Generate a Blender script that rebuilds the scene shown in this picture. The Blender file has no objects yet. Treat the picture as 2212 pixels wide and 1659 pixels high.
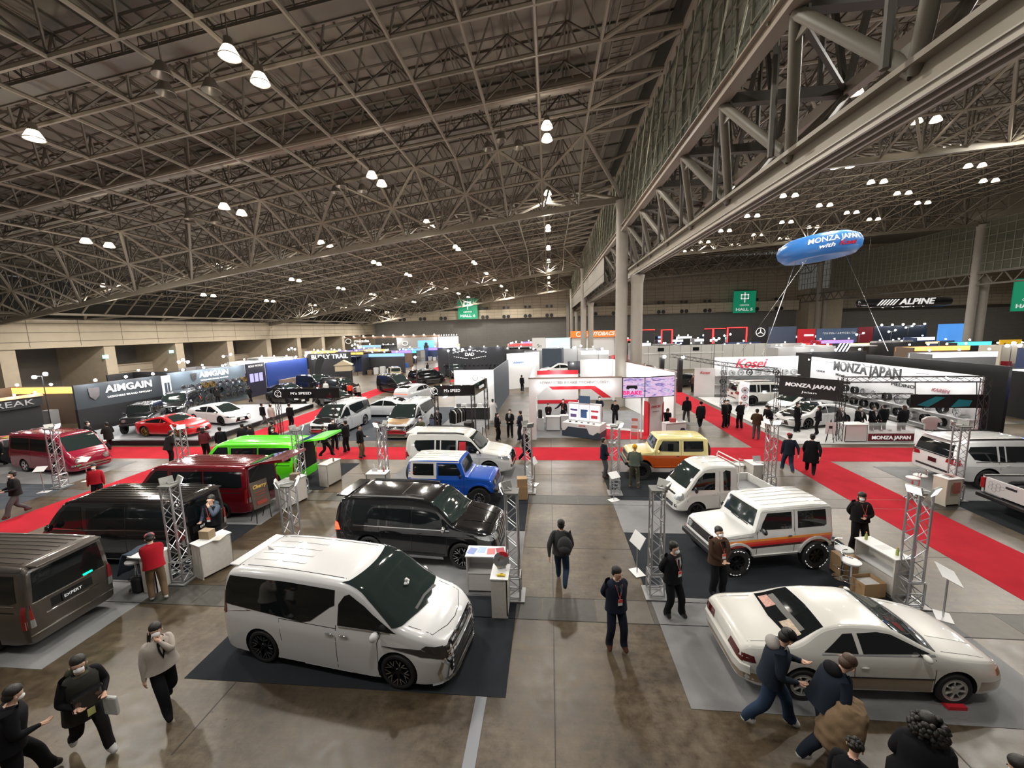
import bpy, bmesh, math, random
from mathutils import Vector, Matrix, Euler
from mathutils.bvhtree import BVHTree
from math import pi, sin, cos, sqrt, radians
random.seed(7)
SC = bpy.context.scene
COL = SC.collection

# ---------------------------------------------------------------- camera
cam_d = bpy.data.cameras.new('camera'); cam = bpy.data.objects.new('camera', cam_d); COL.objects.link(cam)
cam_d.sensor_fit = 'HORIZONTAL'; cam_d.sensor_width = 36.0
cam_d.lens = 36.0 * 868.0 / 2212.0
cam_d.clip_start = 0.05; cam_d.clip_end = 600
CAMH = 6.6
cam.matrix_world = Matrix(((0.99539892, 0.01373838, 0.09482749, 0), (0.09201034, 0.13915143, -0.98598731, 0),
                           (-0.02674125, 0.99017581, 0.13724712, CAMH), (0, 0, 0, 1)))
SC.camera = cam
SC.view_settings.view_transform = 'Standard'; SC.view_settings.look = 'None'
SC.view_settings.gamma = 1.0; SC.view_settings.use_curve_mapping = False
SC.view_settings.exposure = 0.0
SC.cycles.max_bounces = 4; SC.cycles.diffuse_bounces = 2; SC.cycles.glossy_bounces = 2
SC.cycles.transmission_bounces = 3; SC.cycles.transparent_max_bounces = 5
SC.cycles.caustics_reflective = False; SC.cycles.caustics_refractive = False
SC.cycles.sample_clamp_indirect = 4.0; SC.cycles.use_denoising = True
SC.cycles.use_adaptive_sampling = True; SC.cycles.adaptive_threshold = 0.06
SC.cycles.blur_glossy = 1.0

# ---------------------------------------------------------------- world (dim light that comes in from the unbuilt end of the building)
wd = bpy.data.worlds.new('world'); SC.world = wd; wd.use_nodes = True
wd.node_tree.nodes['Background'].inputs[0].default_value = (0.95, 0.92, 0.86, 1)
wd.node_tree.nodes['Background'].inputs[1].default_value = 0.14

# ---------------------------------------------------------------- materials
MATS = {}
def mat(name, col, rough=0.5, metal=0.0, coat=0.0, emis=None, estr=0.0, spec=0.5, nscale=0, namt=0.0, alpha=1.0, bump=0.0, trans=0.0):
    if name in MATS: return MATS[name]
    m = bpy.data.materials.new(name); m.use_nodes = True
    nt = m.node_tree; b = nt.nodes['Principled BSDF']
    c = tuple(col) + (1,)
    b.inputs['Base Color'].default_value = c
    b.inputs['Roughness'].default_value = rough; b.inputs['Metallic'].default_value = metal
    b.inputs['Coat Weight'].default_value = coat; b.inputs['Coat Roughness'].default_value = 0.03
    b.inputs['Specular IOR Level'].default_value = spec
    if trans: b.inputs['Transmission Weight'].default_value = trans
    if alpha < 1: b.inputs['Alpha'].default_value = alpha
    if emis:
        b.inputs['Emission Color'].default_value = tuple(emis) + (1,); b.inputs['Emission Strength'].default_value = estr
    if nscale:
        tc = nt.nodes.new('ShaderNodeTexCoord'); n = nt.nodes.new('ShaderNodeTexNoise')
        n.inputs['Scale'].default_value = nscale; n.inputs['Detail'].default_value = 6
        nt.links.new(tc.outputs['Object'], n.inputs['Vector'])
        mx = nt.nodes.new('ShaderNodeMix'); mx.data_type = 'RGBA'
        mx.inputs[6].default_value = tuple(max(0, v * (1 - namt)) for v in col) + (1,)
        mx.inputs[7].default_value = tuple(min(1, v * (1 + namt)) for v in col) + (1,)
        nt.links.new(n.outputs['Fac'], mx.inputs[0]); nt.links.new(mx.outputs[2], b.inputs['Base Color'])
        if bump:
            bp = nt.nodes.new('ShaderNodeBump'); bp.inputs['Strength'].default_value = bump; bp.inputs['Distance'].default_value = 0.01
            nt.links.new(n.outputs['Fac'], bp.inputs['Height']); nt.links.new(bp.outputs[0], b.inputs['Normal'])
    MATS[name] = m
    return m
def paint(name, col, metal=0.0, rough=0.25): return mat('paint_' + name, col, rough, metal, 1.0)
def cloth(name, col): return mat('cloth_' + name, col, 0.9, spec=0.2, nscale=60, namt=0.15)
def glow(name, col, s): return mat('glow_' + name, (0.02, 0.02, 0.02), 0.5, emis=col, estr=s)

M = dict(
 glass=mat('car_glass', (0.008, 0.010, 0.011), 0.05, 0, 0, spec=0.42),
 glassg=mat('windscreen_glass', (0.016, 0.024, 0.023), 0.05, 0, 0, spec=0.45),
 chrome=mat('chrome', (0.85, 0.86, 0.88), 0.08, 1.0),
 alu=mat('truss_aluminium', (0.62, 0.63, 0.66), 0.3, 0.9),
 dalu=mat('dark_truss_paint', (0.03, 0.03, 0.033), 0.5),
 rubber=mat('tyre_rubber', (0.012, 0.012, 0.013), 0.75, nscale=40, namt=0.2),
 bplast=mat('black_plastic', (0.015, 0.015, 0.017), 0.45),
 gblack=mat('gloss_black', (0.008, 0.008, 0.01), 0.08, coat=1.0),
 well=mat('wheel_well_black', (0.006, 0.006, 0.006), 0.9),
 rimblk=mat('black_alloy', (0.02, 0.02, 0.022), 0.2, 0.6),
 rimsil=mat('silver_alloy', (0.6, 0.6, 0.62), 0.2, 1.0),
 rimwht=mat('painted_pale_alloy', (0.5, 0.49, 0.46), 0.35, 0.3),
 lamp=mat('lamp_lens', (0.55, 0.58, 0.6), 0.08, 0.7, 0.5),
 lampdk=mat('dark_lamp_lens', (0.05, 0.05, 0.055), 0.06, 0.5, 1.0),
 tail=mat('tail_lamp_red', (0.28, 0.012, 0.015), 0.15, 0, 1.0),
 taild=mat('tail_lamp_dark_red', (0.09, 0.006, 0.008), 0.15, 0, 1.0),
 taillit=mat('tail_lamp_lit', (0.5, 0.01, 0.01), 0.2, emis=(1, 0.05, 0.02), estr=5),
 amber=mat('amber_lens', (0.8, 0.2, 0.02), 0.2, coat=1),
 white=mat('white_board', (0.74, 0.74, 0.74), 0.5, nscale=3, namt=0.04),
 offw=mat('offwhite_board', (0.66, 0.64, 0.61), 0.55, nscale=9, namt=0.05),
 woodw=mat('whitewashed_wood', (0.62, 0.59, 0.54), 0.6, nscale=14, namt=0.12),
 card=mat('cardboard', (0.42, 0.27, 0.14), 0.8, nscale=12, namt=0.08),
 black=mat('black_board', (0.012, 0.012, 0.014), 0.5),
 navy=mat('navy_panel', (0.035, 0.05, 0.075), 0.5),
 red=mat('red_panel', (0.6, 0.02, 0.035), 0.45),
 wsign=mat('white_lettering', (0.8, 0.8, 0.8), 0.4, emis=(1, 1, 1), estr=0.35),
 bsign=mat('black_lettering', (0.02, 0.02, 0.02), 0.4),
 rsign=mat('red_lettering', (0.65, 0.01, 0.03), 0.4),
 skin=mat('skin', (0.62, 0.38, 0.27), 0.55, nscale=20, namt=0.05),
 hair=mat('black_hair', (0.012, 0.01, 0.009), 0.5, nscale=90, namt=0.4, bump=0.5),
 hairbr=mat('brown_hair', (0.06, 0.03, 0.018), 0.5, nscale=90, namt=0.4, bump=0.5),
 mask=mat('mask_white', (0.78, 0.78, 0.78), 0.8),
 bulb=glow('spot_bulb', (1, 0.96, 0.9), 60),
)

# ---------------------------------------------------------------- helpers
def tag(o, label=None, cat=None, group=None, kind=None):
    if label: o['label'] = label
    if cat: o['category'] = cat
    if group: o['group'] = group
    if kind: o['kind'] = kind
    return o
def empty(name, loc=(0, 0, 0), rz=0, label=None, cat=None, group=None):
    o = bpy.data.objects.new(name, None); COL.objects.link(o); o.empty_display_size = 0.1
    o.location = loc; o.rotation_euler = (0, 0, rz)
    return tag(o, label, cat, group)
def copy_tree(o, parent=None, top=True):
    c = o.copy(); COL.objects.link(c)
    if parent: c.parent = parent
    for ch in list(o.children): copy_tree(ch, c, False)
    return c
def frame_of(d):
    d = Vector(d).normalized()
    a = Vector((0, 0, 1)) if abs(d.z) < 0.95 else Vector((1, 0, 0))
    u = d.cross(a).normalized(); v = d.cross(u).normalized()
    return u, v
class MB:
    def __init__(s): s.v = []; s.f = []; s.m = []; s.mi = 0
    def add(s, vs, fs, T=None):
        b = len(s.v)
        s.v += [tuple(T @ Vector(v)) for v in vs] if T is not None else [tuple(v) for v in vs]
        s.f += [tuple(i + b for i in f) for f in fs]; s.m += [s.mi] * len(fs)
        return s
    def box(s, c, d, rz=0, T=None, taper=1.0):
        x, y, z = d[0] / 2, d[1] / 2, d[2] / 2
        vs = [Vector((i * x * (taper if k > 0 else 1), j * y * (taper if k > 0 else 1), k * z)) for k in (-1, 1) for j in (-1, 1) for i in (-1, 1)]
        R = Matrix.Translation(Vector(c)) @ Matrix.Rotation(rz, 4, 'Z')
        if T is not None: R = T @ R
        return s.add([R @ v for v in vs], [(0, 2, 3, 1), (4, 5, 7, 6), (0, 1, 5, 4), (2, 6, 7, 3), (0, 4, 6, 2), (1, 3, 7, 5)])
    def bb(s, x0, x1, y0, y1, z0, z1): return s.box(((x0 + x1) / 2, (y0 + y1) / 2, (z0 + z1) / 2), (abs(x1 - x0), abs(y1 - y0), abs(z1 - z0)))
    def tube(s, a, b, r, n=6, r2=None, cap=True):
        a = Vector(a); b = Vector(b); u, v = frame_of(b - a); r2 = r if r2 is None else r2
        vs = [a + (u * cos(2 * pi * i / n) + v * sin(2 * pi * i / n)) * r for i in range(n)] + \
             [b + (u * cos(2 * pi * i / n) + v * sin(2 * pi * i / n)) * r2 for i in range(n)]
        fs = [(i, i + n, (i + 1) % n + n, (i + 1) % n) for i in range(n)]
        if cap: fs += [tuple(range(n)), tuple(range(2 * n - 1, n - 1, -1))]
        return s.add(vs, fs)
    def bar(s, a, b, w, h):   # rectangular bar, h measured upward
        a = Vector(a); b = Vector(b); d = (b - a).normalized()
        u = Vector((0, 0, 1)).cross(d); u = u.normalized() if u.length > 1e-4 else Vector((1, 0, 0)); v = d.cross(u)
        vs = [p + u * i * w / 2 + v * j * h / 2 for p in (a, b) for i, j in ((-1, -1), (1, -1), (1, 1), (-1, 1))]
        return s.add(vs, [(0, 3, 2, 1), (4, 5, 6, 7), (0, 1, 5, 4), (1, 2, 6, 5), (2, 3, 7, 6), (3, 0, 4, 7)])
    def path(s, pts, r, n=6, closed=False):
        k = len(pts); pts = [Vector(p) for p in pts]; vs = []
        for i, p in enumerate(pts):
            q0 = pts[(i - 1) % k] if closed or i > 0 else pts[i]; q1 = pts[(i + 1) % k] if closed or i < k - 1 else pts[i]
            u, v = frame_of(q1 - q0); rr = r[i] if isinstance(r, (list, tuple)) else r
            vs += [p + (u * cos(2 * pi * j / n) + v * sin(2 * pi * j / n)) * rr for j in range(n)]
        fs = []
        for i in range(k if closed else k - 1):
            a = i * n; b = ((i + 1) % k) * n
            fs += [(a + j, b + j, b + (j + 1) % n, a + (j + 1) % n) for j in range(n)]
        if not closed: fs += [tuple(range(n)), tuple(range(k * n - 1, (k - 1) * n - 1, -1))]
        return s.add(vs, fs)
    def lathe(s, prof, n=24, T=None, closed=False):   # prof: (r, z) about z
        vs = []; k = len(prof)
        for r, z in prof: vs += [(r * cos(2 * pi * j / n), r * sin(2 * pi * j / n), z) for j in range(n)]
        fs = []
        for i in range(k if closed else k - 1):
            a = i * n; b = ((i + 1) % k) * n
            fs += [(a + j, a + (j + 1) % n, b + (j + 1) % n, b + j) for j in range(n)]
        if not closed:
            if prof[0][0] > 1e-5: fs.append(tuple(range(n - 1, -1, -1)))
            if prof[-1][0] > 1e-5: fs.append(tuple(range((k - 1) * n, k * n)))
        return s.add(vs, fs, T)
    def prism(s, poly, z0, z1, T=None):
        n = len(poly); vs = [(x, y, z0) for x, y in poly] + [(x, y, z1) for x, y in poly]
        fs = [tuple(range(n - 1, -1, -1)), tuple(range(n, 2 * n))] + [(i, (i + 1) % n, (i + 1) % n + n, i + n) for i in range(n)]
        return s.add(vs, fs, T)
    def ell(s, c, r, nu=12, nv=8, T=None):
        vs = []; fs = []
        for i in range(nv + 1):
            t = pi * i / nv
            for j in range(nu):
                p = 2 * pi * j / nu; vs.append((c[0] + r[0] * sin(t) * cos(p), c[1] + r[1] * sin(t) * sin(p), c[2] - r[2] * cos(t)))
        for i in range(nv):
            for j in range(nu): fs.append((i * nu + j, i * nu + (j + 1) % nu, (i + 1) * nu + (j + 1) % nu, (i + 1) * nu + j))
        return s.add(vs, fs, T)
    def build(s, name, mats, parent=None, smooth=None, bevel=0, **tg):
        me = bpy.data.meshes.new(name); me.from_pydata(s.v, [], s.f)
        if not isinstance(mats, (list, tuple)): mats = [mats]
        for m in mats: me.materials.append(m)
        if len(mats) > 1: me.polygons.foreach_set('material_index', s.m)
        bm = bmesh.new(); bm.from_mesh(me)
        bmesh.ops.recalc_face_normals(bm, faces=bm.faces)
        bm.to_mesh(me); bm.free()
        if smooth:
            me.polygons.foreach_set('use_smooth', [True] * len(me.polygons)); me.set_sharp_from_angle(angle=radians(smooth))
        o = bpy.data.objects.new(name, me); COL.objects.link(o)
        if parent: o.parent = parent
        if bevel:
            b = o.modifiers.new('b', 'BEVEL'); b.width = bevel; b.segments = 2; b.limit_method = 'ANGLE'
        if tg: tag(o, **tg)
        return o
def struct(name, mb, m, smooth=None):
    o = mb.build(name, m, smooth=smooth); o['kind'] = 'structure'; return o
FONTM = {}
def text(s, size, m, parent, name='lettering', loc=(0, 0, 0), rot=(pi / 2, 0, 0), ext=0.01, align='CENTER', shear=0, bold=0, width=None, spacing=1.0):
    key = (s, size, ext, align, shear, bold, width, spacing, m.name)
    if key not in FONTM:
        cu = bpy.data.curves.new('t', 'FONT'); cu.body = s; cu.size = size; cu.extrude = ext; cu.align_x = align; cu.align_y = 'CENTER'
        cu.shear = shear; cu.offset = bold; cu.resolution_u = 3; cu.space_character = spacing
        t = bpy.data.objects.new('t', cu); COL.objects.link(t)
        dg = bpy.context.evaluated_depsgraph_get(); me = bpy.data.meshes.new_from_object(t.evaluated_get(dg))
        bpy.data.objects.remove(t); me.materials.clear(); me.materials.append(m)
        if width and len(me.vertices):
            xs = [v.co.x for v in me.vertices]; k = width / max(1e-6, max(xs) - min(xs)); c = (max(xs) + min(xs)) / 2
            for v in me.vertices: v.co.x = (v.co.x - c) * k
        FONTM[key] = me
    me = FONTM[key]; me.name = name
    o = bpy.data.objects.new(name, me); COL.objects.link(o); o.parent = parent; o.location = loc; o.rotation_euler = rot
    return o
# ================================================================ the hall shell
YF = 115.0; XL = -51.0; XP = 5.8; XQ = 65.5; XR = 130.0
def zk6(x): d = 5.7 - x; return 16.26 - 0.1107 * d - 0.00049 * d * d
def zk5(x): return 17.8 + 0.068 * (x - 20.4) - 0.0003 * max(0, x - 20) ** 2
def zk(x): return zk6(x) if x < 6.5 else zk5(x)

def floor_material():
    m = bpy.data.materials.new('worn_concrete'); m.use_nodes = True; nt = m.node_tree; b = nt.nodes['Principled BSDF']
    tc = nt.nodes.new('ShaderNodeTexCoord')
    def noise(sc, det, rough=0.6, vec=None):
        n = nt.nodes.new('ShaderNodeTexNoise'); n.inputs['Scale'].default_value = sc; n.inputs['Detail'].default_value = det
        n.inputs['Roughness'].default_value = rough; nt.links.new(vec or tc.outputs['Object'], n.inputs['Vector']); return n
    def ramp(src, stops):
        r = nt.nodes.new('ShaderNodeValToRGB'); nt.links.new(src, r.inputs[0])
        while len(r.color_ramp.elements) < len(stops): r.color_ramp.elements.new(0.5)
        for e, (p, c) in zip(r.color_ramp.elements, stops): e.position = p; e.color = c + (1,)
        return r
    big = noise(0.35, 8, 0.7); fine = noise(5, 8, 0.75)
    mp = nt.nodes.new('ShaderNodeMapping'); mp.inputs['Scale'].default_value = (0.25, 3.0, 1); nt.links.new(tc.outputs['Object'], mp.inputs[0])
    scr = noise(2.2, 6, 0.7, mp.outputs[0])
    c1 = ramp(big.outputs['Fac'], [(0.34, (0.045, 0.030, 0.016)), (0.5, (0.105, 0.077, 0.046)), (0.64, (0.165, 0.13, 0.086))])
    c2 = ramp(fine.outputs['Fac'], [(0.34, (0.42, 0.38, 0.33)), (0.58, (1, 1, 1))])
    c3 = ramp(scr.outputs['Fac'], [(0.35, (0.72, 0.7, 0.68)), (0.6, (1, 1, 1))])
    vo = nt.nodes.new('ShaderNodeTexVoronoi'); vo.inputs['Scale'].default_value = 2.6; nt.links.new(tc.outputs['Object'], vo.inputs['Vector'])
    c4 = ramp(vo.outputs['Distance'], [(0.035, (0.25, 0.22, 0.18)), (0.075, (1, 1, 1))])
    def mul(a, bb_, f):
        x = nt.nodes.new('ShaderNodeMix'); x.data_type = 'RGBA'; x.blend_type = 'MULTIPLY'; x.inputs[0].default_value = f
        nt.links.new(a, x.inputs[6]); nt.links.new(bb_, x.inputs[7]); return x.outputs[2]
    o = mul(mul(mul(c1.outputs[0], c2.outputs[0], 0.85), c3.outputs[0], 0.9), c4.outputs[0], 0.8)
    nt.links.new(o, b.inputs['Base Color'])
    rr = ramp(fine.outputs['Fac'], [(0.3, (0.27, 0.27, 0.27)), (0.7, (0.5, 0.5, 0.5))]); nt.links.new(rr.outputs[0], b.inputs['Roughness'])
    bp = nt.nodes.new('ShaderNodeBump'); bp.inputs['Strength'].default_value = 0.12; bp.inputs['Distance'].default_value = 0.02
    nt.links.new(fine.outputs['Fac'], bp.inputs['Height']); nt.links.new(bp.outputs[0], b.inputs['Normal'])
    return m
def panel_material(name, col, w, h, axis='x', mortar=0.012):
    m = bpy.data.materials.new(name); m.use_nodes = True; nt = m.node_tree; b = nt.nodes['Principled BSDF']
    tc = nt.nodes.new('ShaderNodeTexCoord'); sp = nt.nodes.new('ShaderNodeSeparateXYZ'); cb = nt.nodes.new('ShaderNodeCombineXYZ')
    nt.links.new(tc.outputs['Object'], sp.inputs[0])
    nt.links.new(sp.outputs[0 if axis == 'x' else 1], cb.inputs[0]); nt.links.new(sp.outputs[2], cb.inputs[1])
    br = nt.nodes.new('ShaderNodeTexBrick'); br.offset = 0; br.inputs['Scale'].default_value = 1
    br.inputs['Brick Width'].default_value = w; br.inputs['Row Height'].default_value = h; br.inputs['Mortar Size'].default_value = mortar
    br.inputs['Color1'].default_value = tuple(col) + (1,); br.inputs['Color2'].default_value = tuple(c * 0.93 for c in col) + (1,)
    br.inputs['Mortar'].default_value = tuple(c * 0.3 for c in col) + (1,)
    nt.links.new(cb.outputs[0], br.inputs[0])
    ns = nt.nodes.new('ShaderNodeTexNoise'); ns.inputs['Scale'].default_value = 1.2; ns.inputs['Detail'].default_value = 5
    nt.links.new(tc.outputs['Object'], ns.inputs[0])
    rp = nt.nodes.new('ShaderNodeValToRGB'); rp.color_ramp.elements[0].color = (0.8, 0.78, 0.75, 1); rp.color_ramp.elements[1].color = (1, 1, 1, 1)
    nt.links.new(ns.outputs['Fac'], rp.inputs[0])
    mx = nt.nodes.new('ShaderNodeMix'); mx.data_type = 'RGBA'; mx.blend_type = 'MULTIPLY'; mx.inputs[0].default_value = 0.8
    nt.links.new(br.outputs[0], mx.inputs[6]); nt.links.new(rp.outputs[0], mx.inputs[7]); nt.links.new(mx.outputs[2], b.inputs['Base Color'])
    b.inputs['Roughness'].default_value = 0.7
    return m
M['steel'] = mat('painted_steel_grey', (0.23, 0.20, 0.155), 0.5, 0.1)
M['steeld'] = mat('steel_web_grey', (0.16, 0.145, 0.12), 0.5, 0.1)
M['deck'] = mat('roof_deck_grey', (0.25, 0.225, 0.19), 0.8, nscale=0.8, namt=0.25)
M['beige'] = panel_material('beige_wall_panels', (0.47, 0.40, 0.30), 4.4, 0.93, 'y', 0.035)
M['beigex'] = panel_material('beige_wall_panels_end', (0.62, 0.53, 0.40), 2.2, 0.8, 'x', 0.03)
M['endwall'] = panel_material('brown_grey_end_wall', (0.42, 0.35, 0.27), 2.4, 0.8, 'x', 0.035)
M['dwall'] = panel_material('dark_grey_roller_wall', (0.24, 0.23, 0.215), 6.0, 0.25, 'x', 0.01)
M['pier'] = mat('pier_concrete', (0.42, 0.35, 0.26), 0.75, nscale=1.5, namt=0.15)
M['colm'] = mat('column_concrete', (0.33, 0.30, 0.26), 0.75, nscale=1.2, namt=0.12)
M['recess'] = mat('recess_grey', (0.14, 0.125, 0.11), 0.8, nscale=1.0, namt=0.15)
M['floor'] = floor_material()

struct('floor', MB().bb(XL - 6, XR, -1.5, YF + 3, -0.3, 0), M['floor'])
# trench covers and joints set in the floor
tm = mat('trench_cover_grey', (0.055, 0.052, 0.045), 0.5, nscale=5, namt=0.3, bump=0.3)
tm2 = mat('trench_cover_brown', (0.10, 0.085, 0.066), 0.5, nscale=5, namt=0.25)
jm = mat('floor_joint', (0.03, 0.028, 0.025), 0.6)
k = 0
mb = MB(); jb = MB()
for y0 in (8.36, 14.45, 26.6, 38.8, 51, 63, 75, 87, 99):
    w = 0.75
    x = -24.0
    while x < 48:
        L = 1.25
        mb.mi = 1 if (int(x * 7.3 + y0) % 5 == 0) else 0
        mb.bb(x, x + L - 0.02, y0, y0 + w, 0, 0.004); x += L
    jb.bb(-24, 48, y0 - 0.02, y0, 0, 0.006); jb.bb(-24, 48, y0 + w, y0 + w + 0.02, 0, 0.006)
for x in (-18.3, -12.2, -6.1, 0.0, 6.1, 12.2, 18.3, 24.4): jb.bb(x - 0.01, x + 0.01, 5, 110, 0, 0.0035)
for y in (4, 11.4, 17.5, 23.6, 29.7, 35.8): jb.bb(-45, 60, y - 0.008, y + 0.008, 0, 0.0035)
o = mb.build('floor_trench_covers', [tm, tm2]); o['kind'] = 'structure'
o = jb.build('floor_joints', jm); o['kind'] = 'structure'

# left wall: parapet band, piers, recesses
mb = MB().bb(XL - 1.2, XL, -1, YF, 6.0, 8.8); struct('wall_left', mb, M['beige'])
struct('trim_1', MB().bb(XL - 0.02, XL + 0.12, -1, YF, 5.85, 6.0), M['pier'])
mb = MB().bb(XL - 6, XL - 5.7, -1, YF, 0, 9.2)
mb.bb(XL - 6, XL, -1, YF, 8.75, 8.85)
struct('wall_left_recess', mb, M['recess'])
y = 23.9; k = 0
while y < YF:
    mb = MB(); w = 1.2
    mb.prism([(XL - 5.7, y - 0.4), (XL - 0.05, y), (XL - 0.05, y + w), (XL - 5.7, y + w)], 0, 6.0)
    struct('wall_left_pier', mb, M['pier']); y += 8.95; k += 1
for i, (y0, z0, z1) in enumerate([(25.1, 0, 3.4), (43.0, 0, 3.4), (61, 0, 3.4), (79, 0, 3.4)]):
    struct('wall_left_gallery', MB().bb(XL - 5.7, XL - 3.6, y0, y0 + 8.0, z0, z1), M['endwall'])
# upper wall behind the roof edge
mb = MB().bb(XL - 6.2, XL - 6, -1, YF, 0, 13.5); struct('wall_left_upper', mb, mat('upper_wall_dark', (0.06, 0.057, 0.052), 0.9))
# far wall
mb = MB().bb(XL - 6, XQ, YF, YF + 0.6, 11.9, 24); struct('wall_back', mb, M['endwall'])
mb = MB().bb(XL - 6, XQ - 0.4, YF - 1.6, YF + 0.6, 9.4, 11.9); struct('wall_back_band', mb, M['beigex'])
mb = MB().bb(XL - 6, XR, YF + 0.2, YF + 0.6, 0, 9.4); struct('wall_back_lower', mb, M['dwall'])
mb = MB().bb(XQ + 8, XR, YF, YF + 0.6, 11.9, 26); mb.bb(XQ + 8, XR, YF - 1.6, YF, 9.4, 11.9); struct('wall_back_far_hall', mb, M['endwall'])
mb = MB().bb(XQ, XQ + 8, YF - 5, YF + 0.6, 0, 14.5); struct('wall_corner_tower', mb, M['pier'])
mb = MB().bb(XR, XR + 0.4, -1, YF, 0, 26); struct('wall_right', mb, M['endwall'])
# roof deck
def deck(xs, y0, y1, off, name):
    mb = MB()
    for a, b in zip(xs, xs[1:]):
        za, zb = zk(a + 1e-3) + off, zk(b - 1e-3) + off
        mb.add([(a, y0, za), (b, y0, zb), (b, y1, zb), (a, y1, za), (a, y0, za + .3), (b, y0, zb + .3), (b, y1, zb + .3), (a, y1, za + .3)],
               [(0, 3, 2, 1), (4, 5, 6, 7), (0, 1, 5, 4), (1, 2, 6, 5), (2, 3, 7, 6), (3, 0, 4, 7)])
    # purlins under the deck
    pm = MB()
    y = y0 + 0.7
    while y < y1:
        for a, b in zip(xs, xs[1:]): pm.bar((a, y, zk(a + 1e-3) + off - .06), (b, y, zk(b - 1e-3) + off - .06), .06, .1)
        y += 2.8
    x = xs[0] + .9
    while x < xs[-1] - .1:
        pm.bar((x, y0, zk(x) + off - .05), (x, y1, zk(x) + off - .05), .05, .08); x += 0.93
    struct(name, mb, M['deck']); o = pm.build('roof_purlins', M['steeld']); o['kind'] = 'structure'
B = 2.8
xs6 = [2.4 - B * i for i in range(20, -1, -1)] + [6.1]
xs5 = [6.6] + [10 + B * i for i in range(0, 21)]
xsR = [65.9] + [66 + 8 * i for i in range(1, 9)]
deck(xs6, -1, YF + .5, 5.2, 'ceiling')
deck(xs5, -1, YF + .5, 5.2, 'ceiling_hall5')
mb = MB().bb(65.9, XR, -1, YF, 25.5, 25.8); struct('ceiling_hall4', mb, M['deck'])

# space frame of the roof: bottom grid, keels over the column lines, top grid, webs
KEEL = (-3.0, 33.5, 70.0, 106.5)
def yrows():
    rows = []
    for a, b in zip(KEEL, KEEL[1:]):
        n = 13; s = (b - a) / n
        for i in range(n): rows.append((a + s * i, {0: 0.0, 1: 1.55, n - 1: 1.55}.get(i, 2.9)))
    rows.append((KEEL[-1], 0.0)); s = (KEEL[-1] - KEEL[-2]) / 13
    for i in range(1, 4): rows.append((KEEL[-1] + s * i, (1.55, 2.9, 2.9)[i - 1]))
    return rows
ROWS = yrows()
def space_frame(xs, name, detail=True):
    bot = MB(); web = MB(); top = MB()
    nx = len(xs); ny = len(ROWS)
    P = [[Vector((x, y, zk(x) + dz)) for x in xs] for y, dz in ROWS]
    for j in range(ny):
        if ROWS[j][0] < 2: continue
        near = ROWS[j][0] < 40
        r = 0.095 if near else 0.085; n = 6 if near else 4
        for i in range(nx):
            key = ROWS[j][1] == 0.0
            if i < nx - 1:
                if key: bot.bar(P[j][i], P[j][i + 1], .32, .42)
                else: bot.tube(P[j][i], P[j][i + 1], r, n, cap=False)
            if j < ny - 1: bot.tube(P[j][i], P[j + 1][i], r * .95, n, cap=False)
            # slanted keel faces are braced with diagonals
            if j < ny - 1 and i < nx - 1 and (ROWS[j][1] < 2.5 or ROWS[j + 1][1] < 2.5):
                if (i + j) % 2: bot.tube(P[j][i], P[j + 1][i + 1], r, n, cap=False)
                else: bot.tube(P[j][i + 1], P[j + 1][i], r, n, cap=False)
    # top nodes over the cell centres
    for j in range(ny - 1):
        if ROWS[j][0] < 2: continue
        y = (ROWS[j][0] + ROWS[j + 1][0]) / 2; near = y < 40
        for i in range(nx - 1):
            x = (xs[i] + xs[i + 1]) / 2; T = Vector((x, y, zk(x) + 4.85))
            n = 4
            for q in ((j, i), (j, i + 1), (j + 1, i), (j + 1, i + 1)): web.tube(T, P[q[0]][q[1]], 0.05, n, cap=False)
            if i < nx - 2:
                x2 = (xs[i + 1] + xs[i + 2]) / 2; top.tube(T, (x2, y, zk(x2) + 4.85), 0.06, n, cap=False)
            if j < ny - 2:
                y2 = (ROWS[j + 1][0] + ROWS[j + 2][0]) / 2
                for e in (-.09, .09): top.tube(T + Vector((e, 0, 0)), (x + e, y2, zk(x) + 4.85), 0.04, n, cap=False)
    for nm, m_, mt in (('_lower_chords', bot, M['steel']), ('_web', web, M['steeld']), ('_upper_chords', top, M['steeld'])):
        o = m_.build(name + nm, mt); o['kind'] = 'structure'
space_frame(xs6[:-1], 'roof_truss')
space_frame(xs5[1:], 'roof_truss')
# ducts and catwalks between the chords
for y in (14.2, 24.5, 45, 61, 82):
    mb = MB()
    if y > 15:
         for a, b in zip(xs6[:-1], xs6[1:-1]): mb.tube((a, y, zk(a) + 4.1), (b, y, zk(b) + 4.1), 0.38, 12, cap=False)
    if y > 15: o = mb.build('roof_air_duct', mat('duct_grey', (0.3, 0.27, 0.23), 0.45, 0.4), smooth=40); o['kind'] = 'structure'
    mb = MB()
    for a, b in zip(xs6[:-1], xs6[1:-1]):
        for e in (.9, 1.7):
            mb.bar((a, y + e, zk(a) + 3.4), (b, y + e, zk(b) + 3.4), .06, .12)
            mb.tube((a, y + e, zk(a) + 4.2), (b, y + e, zk(b) + 4.2), .025, 4, cap=False)
            mb.tube((a, y + e, zk(a) + 3.4), (a, y + e, zk(a) + 4.2), .025, 4, cap=False)
        mb.bar((a, y + 1.3, zk(a) + 3.4), (b, y + 1.3, zk(b) + 3.4), .7, .03)
        for q in range(5):
            x = a + (b - a) * q / 5; mb.tube((x, y + .9, zk(x) + 3.4), (x, y + .9, zk(x) + 4.2), .018, 4, cap=False)
    o = mb.build('roof_catwalk', M['steeld']); o['kind'] = 'structure'
mb = MB()   # ladder-like catwalk along the partition
for x in (3.15, 4.2):
    mb.bar((x, 8, zk6(x) + 3.9), (x, 112, zk6(x) + 3.9), .06, .16)
y = 8
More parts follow.
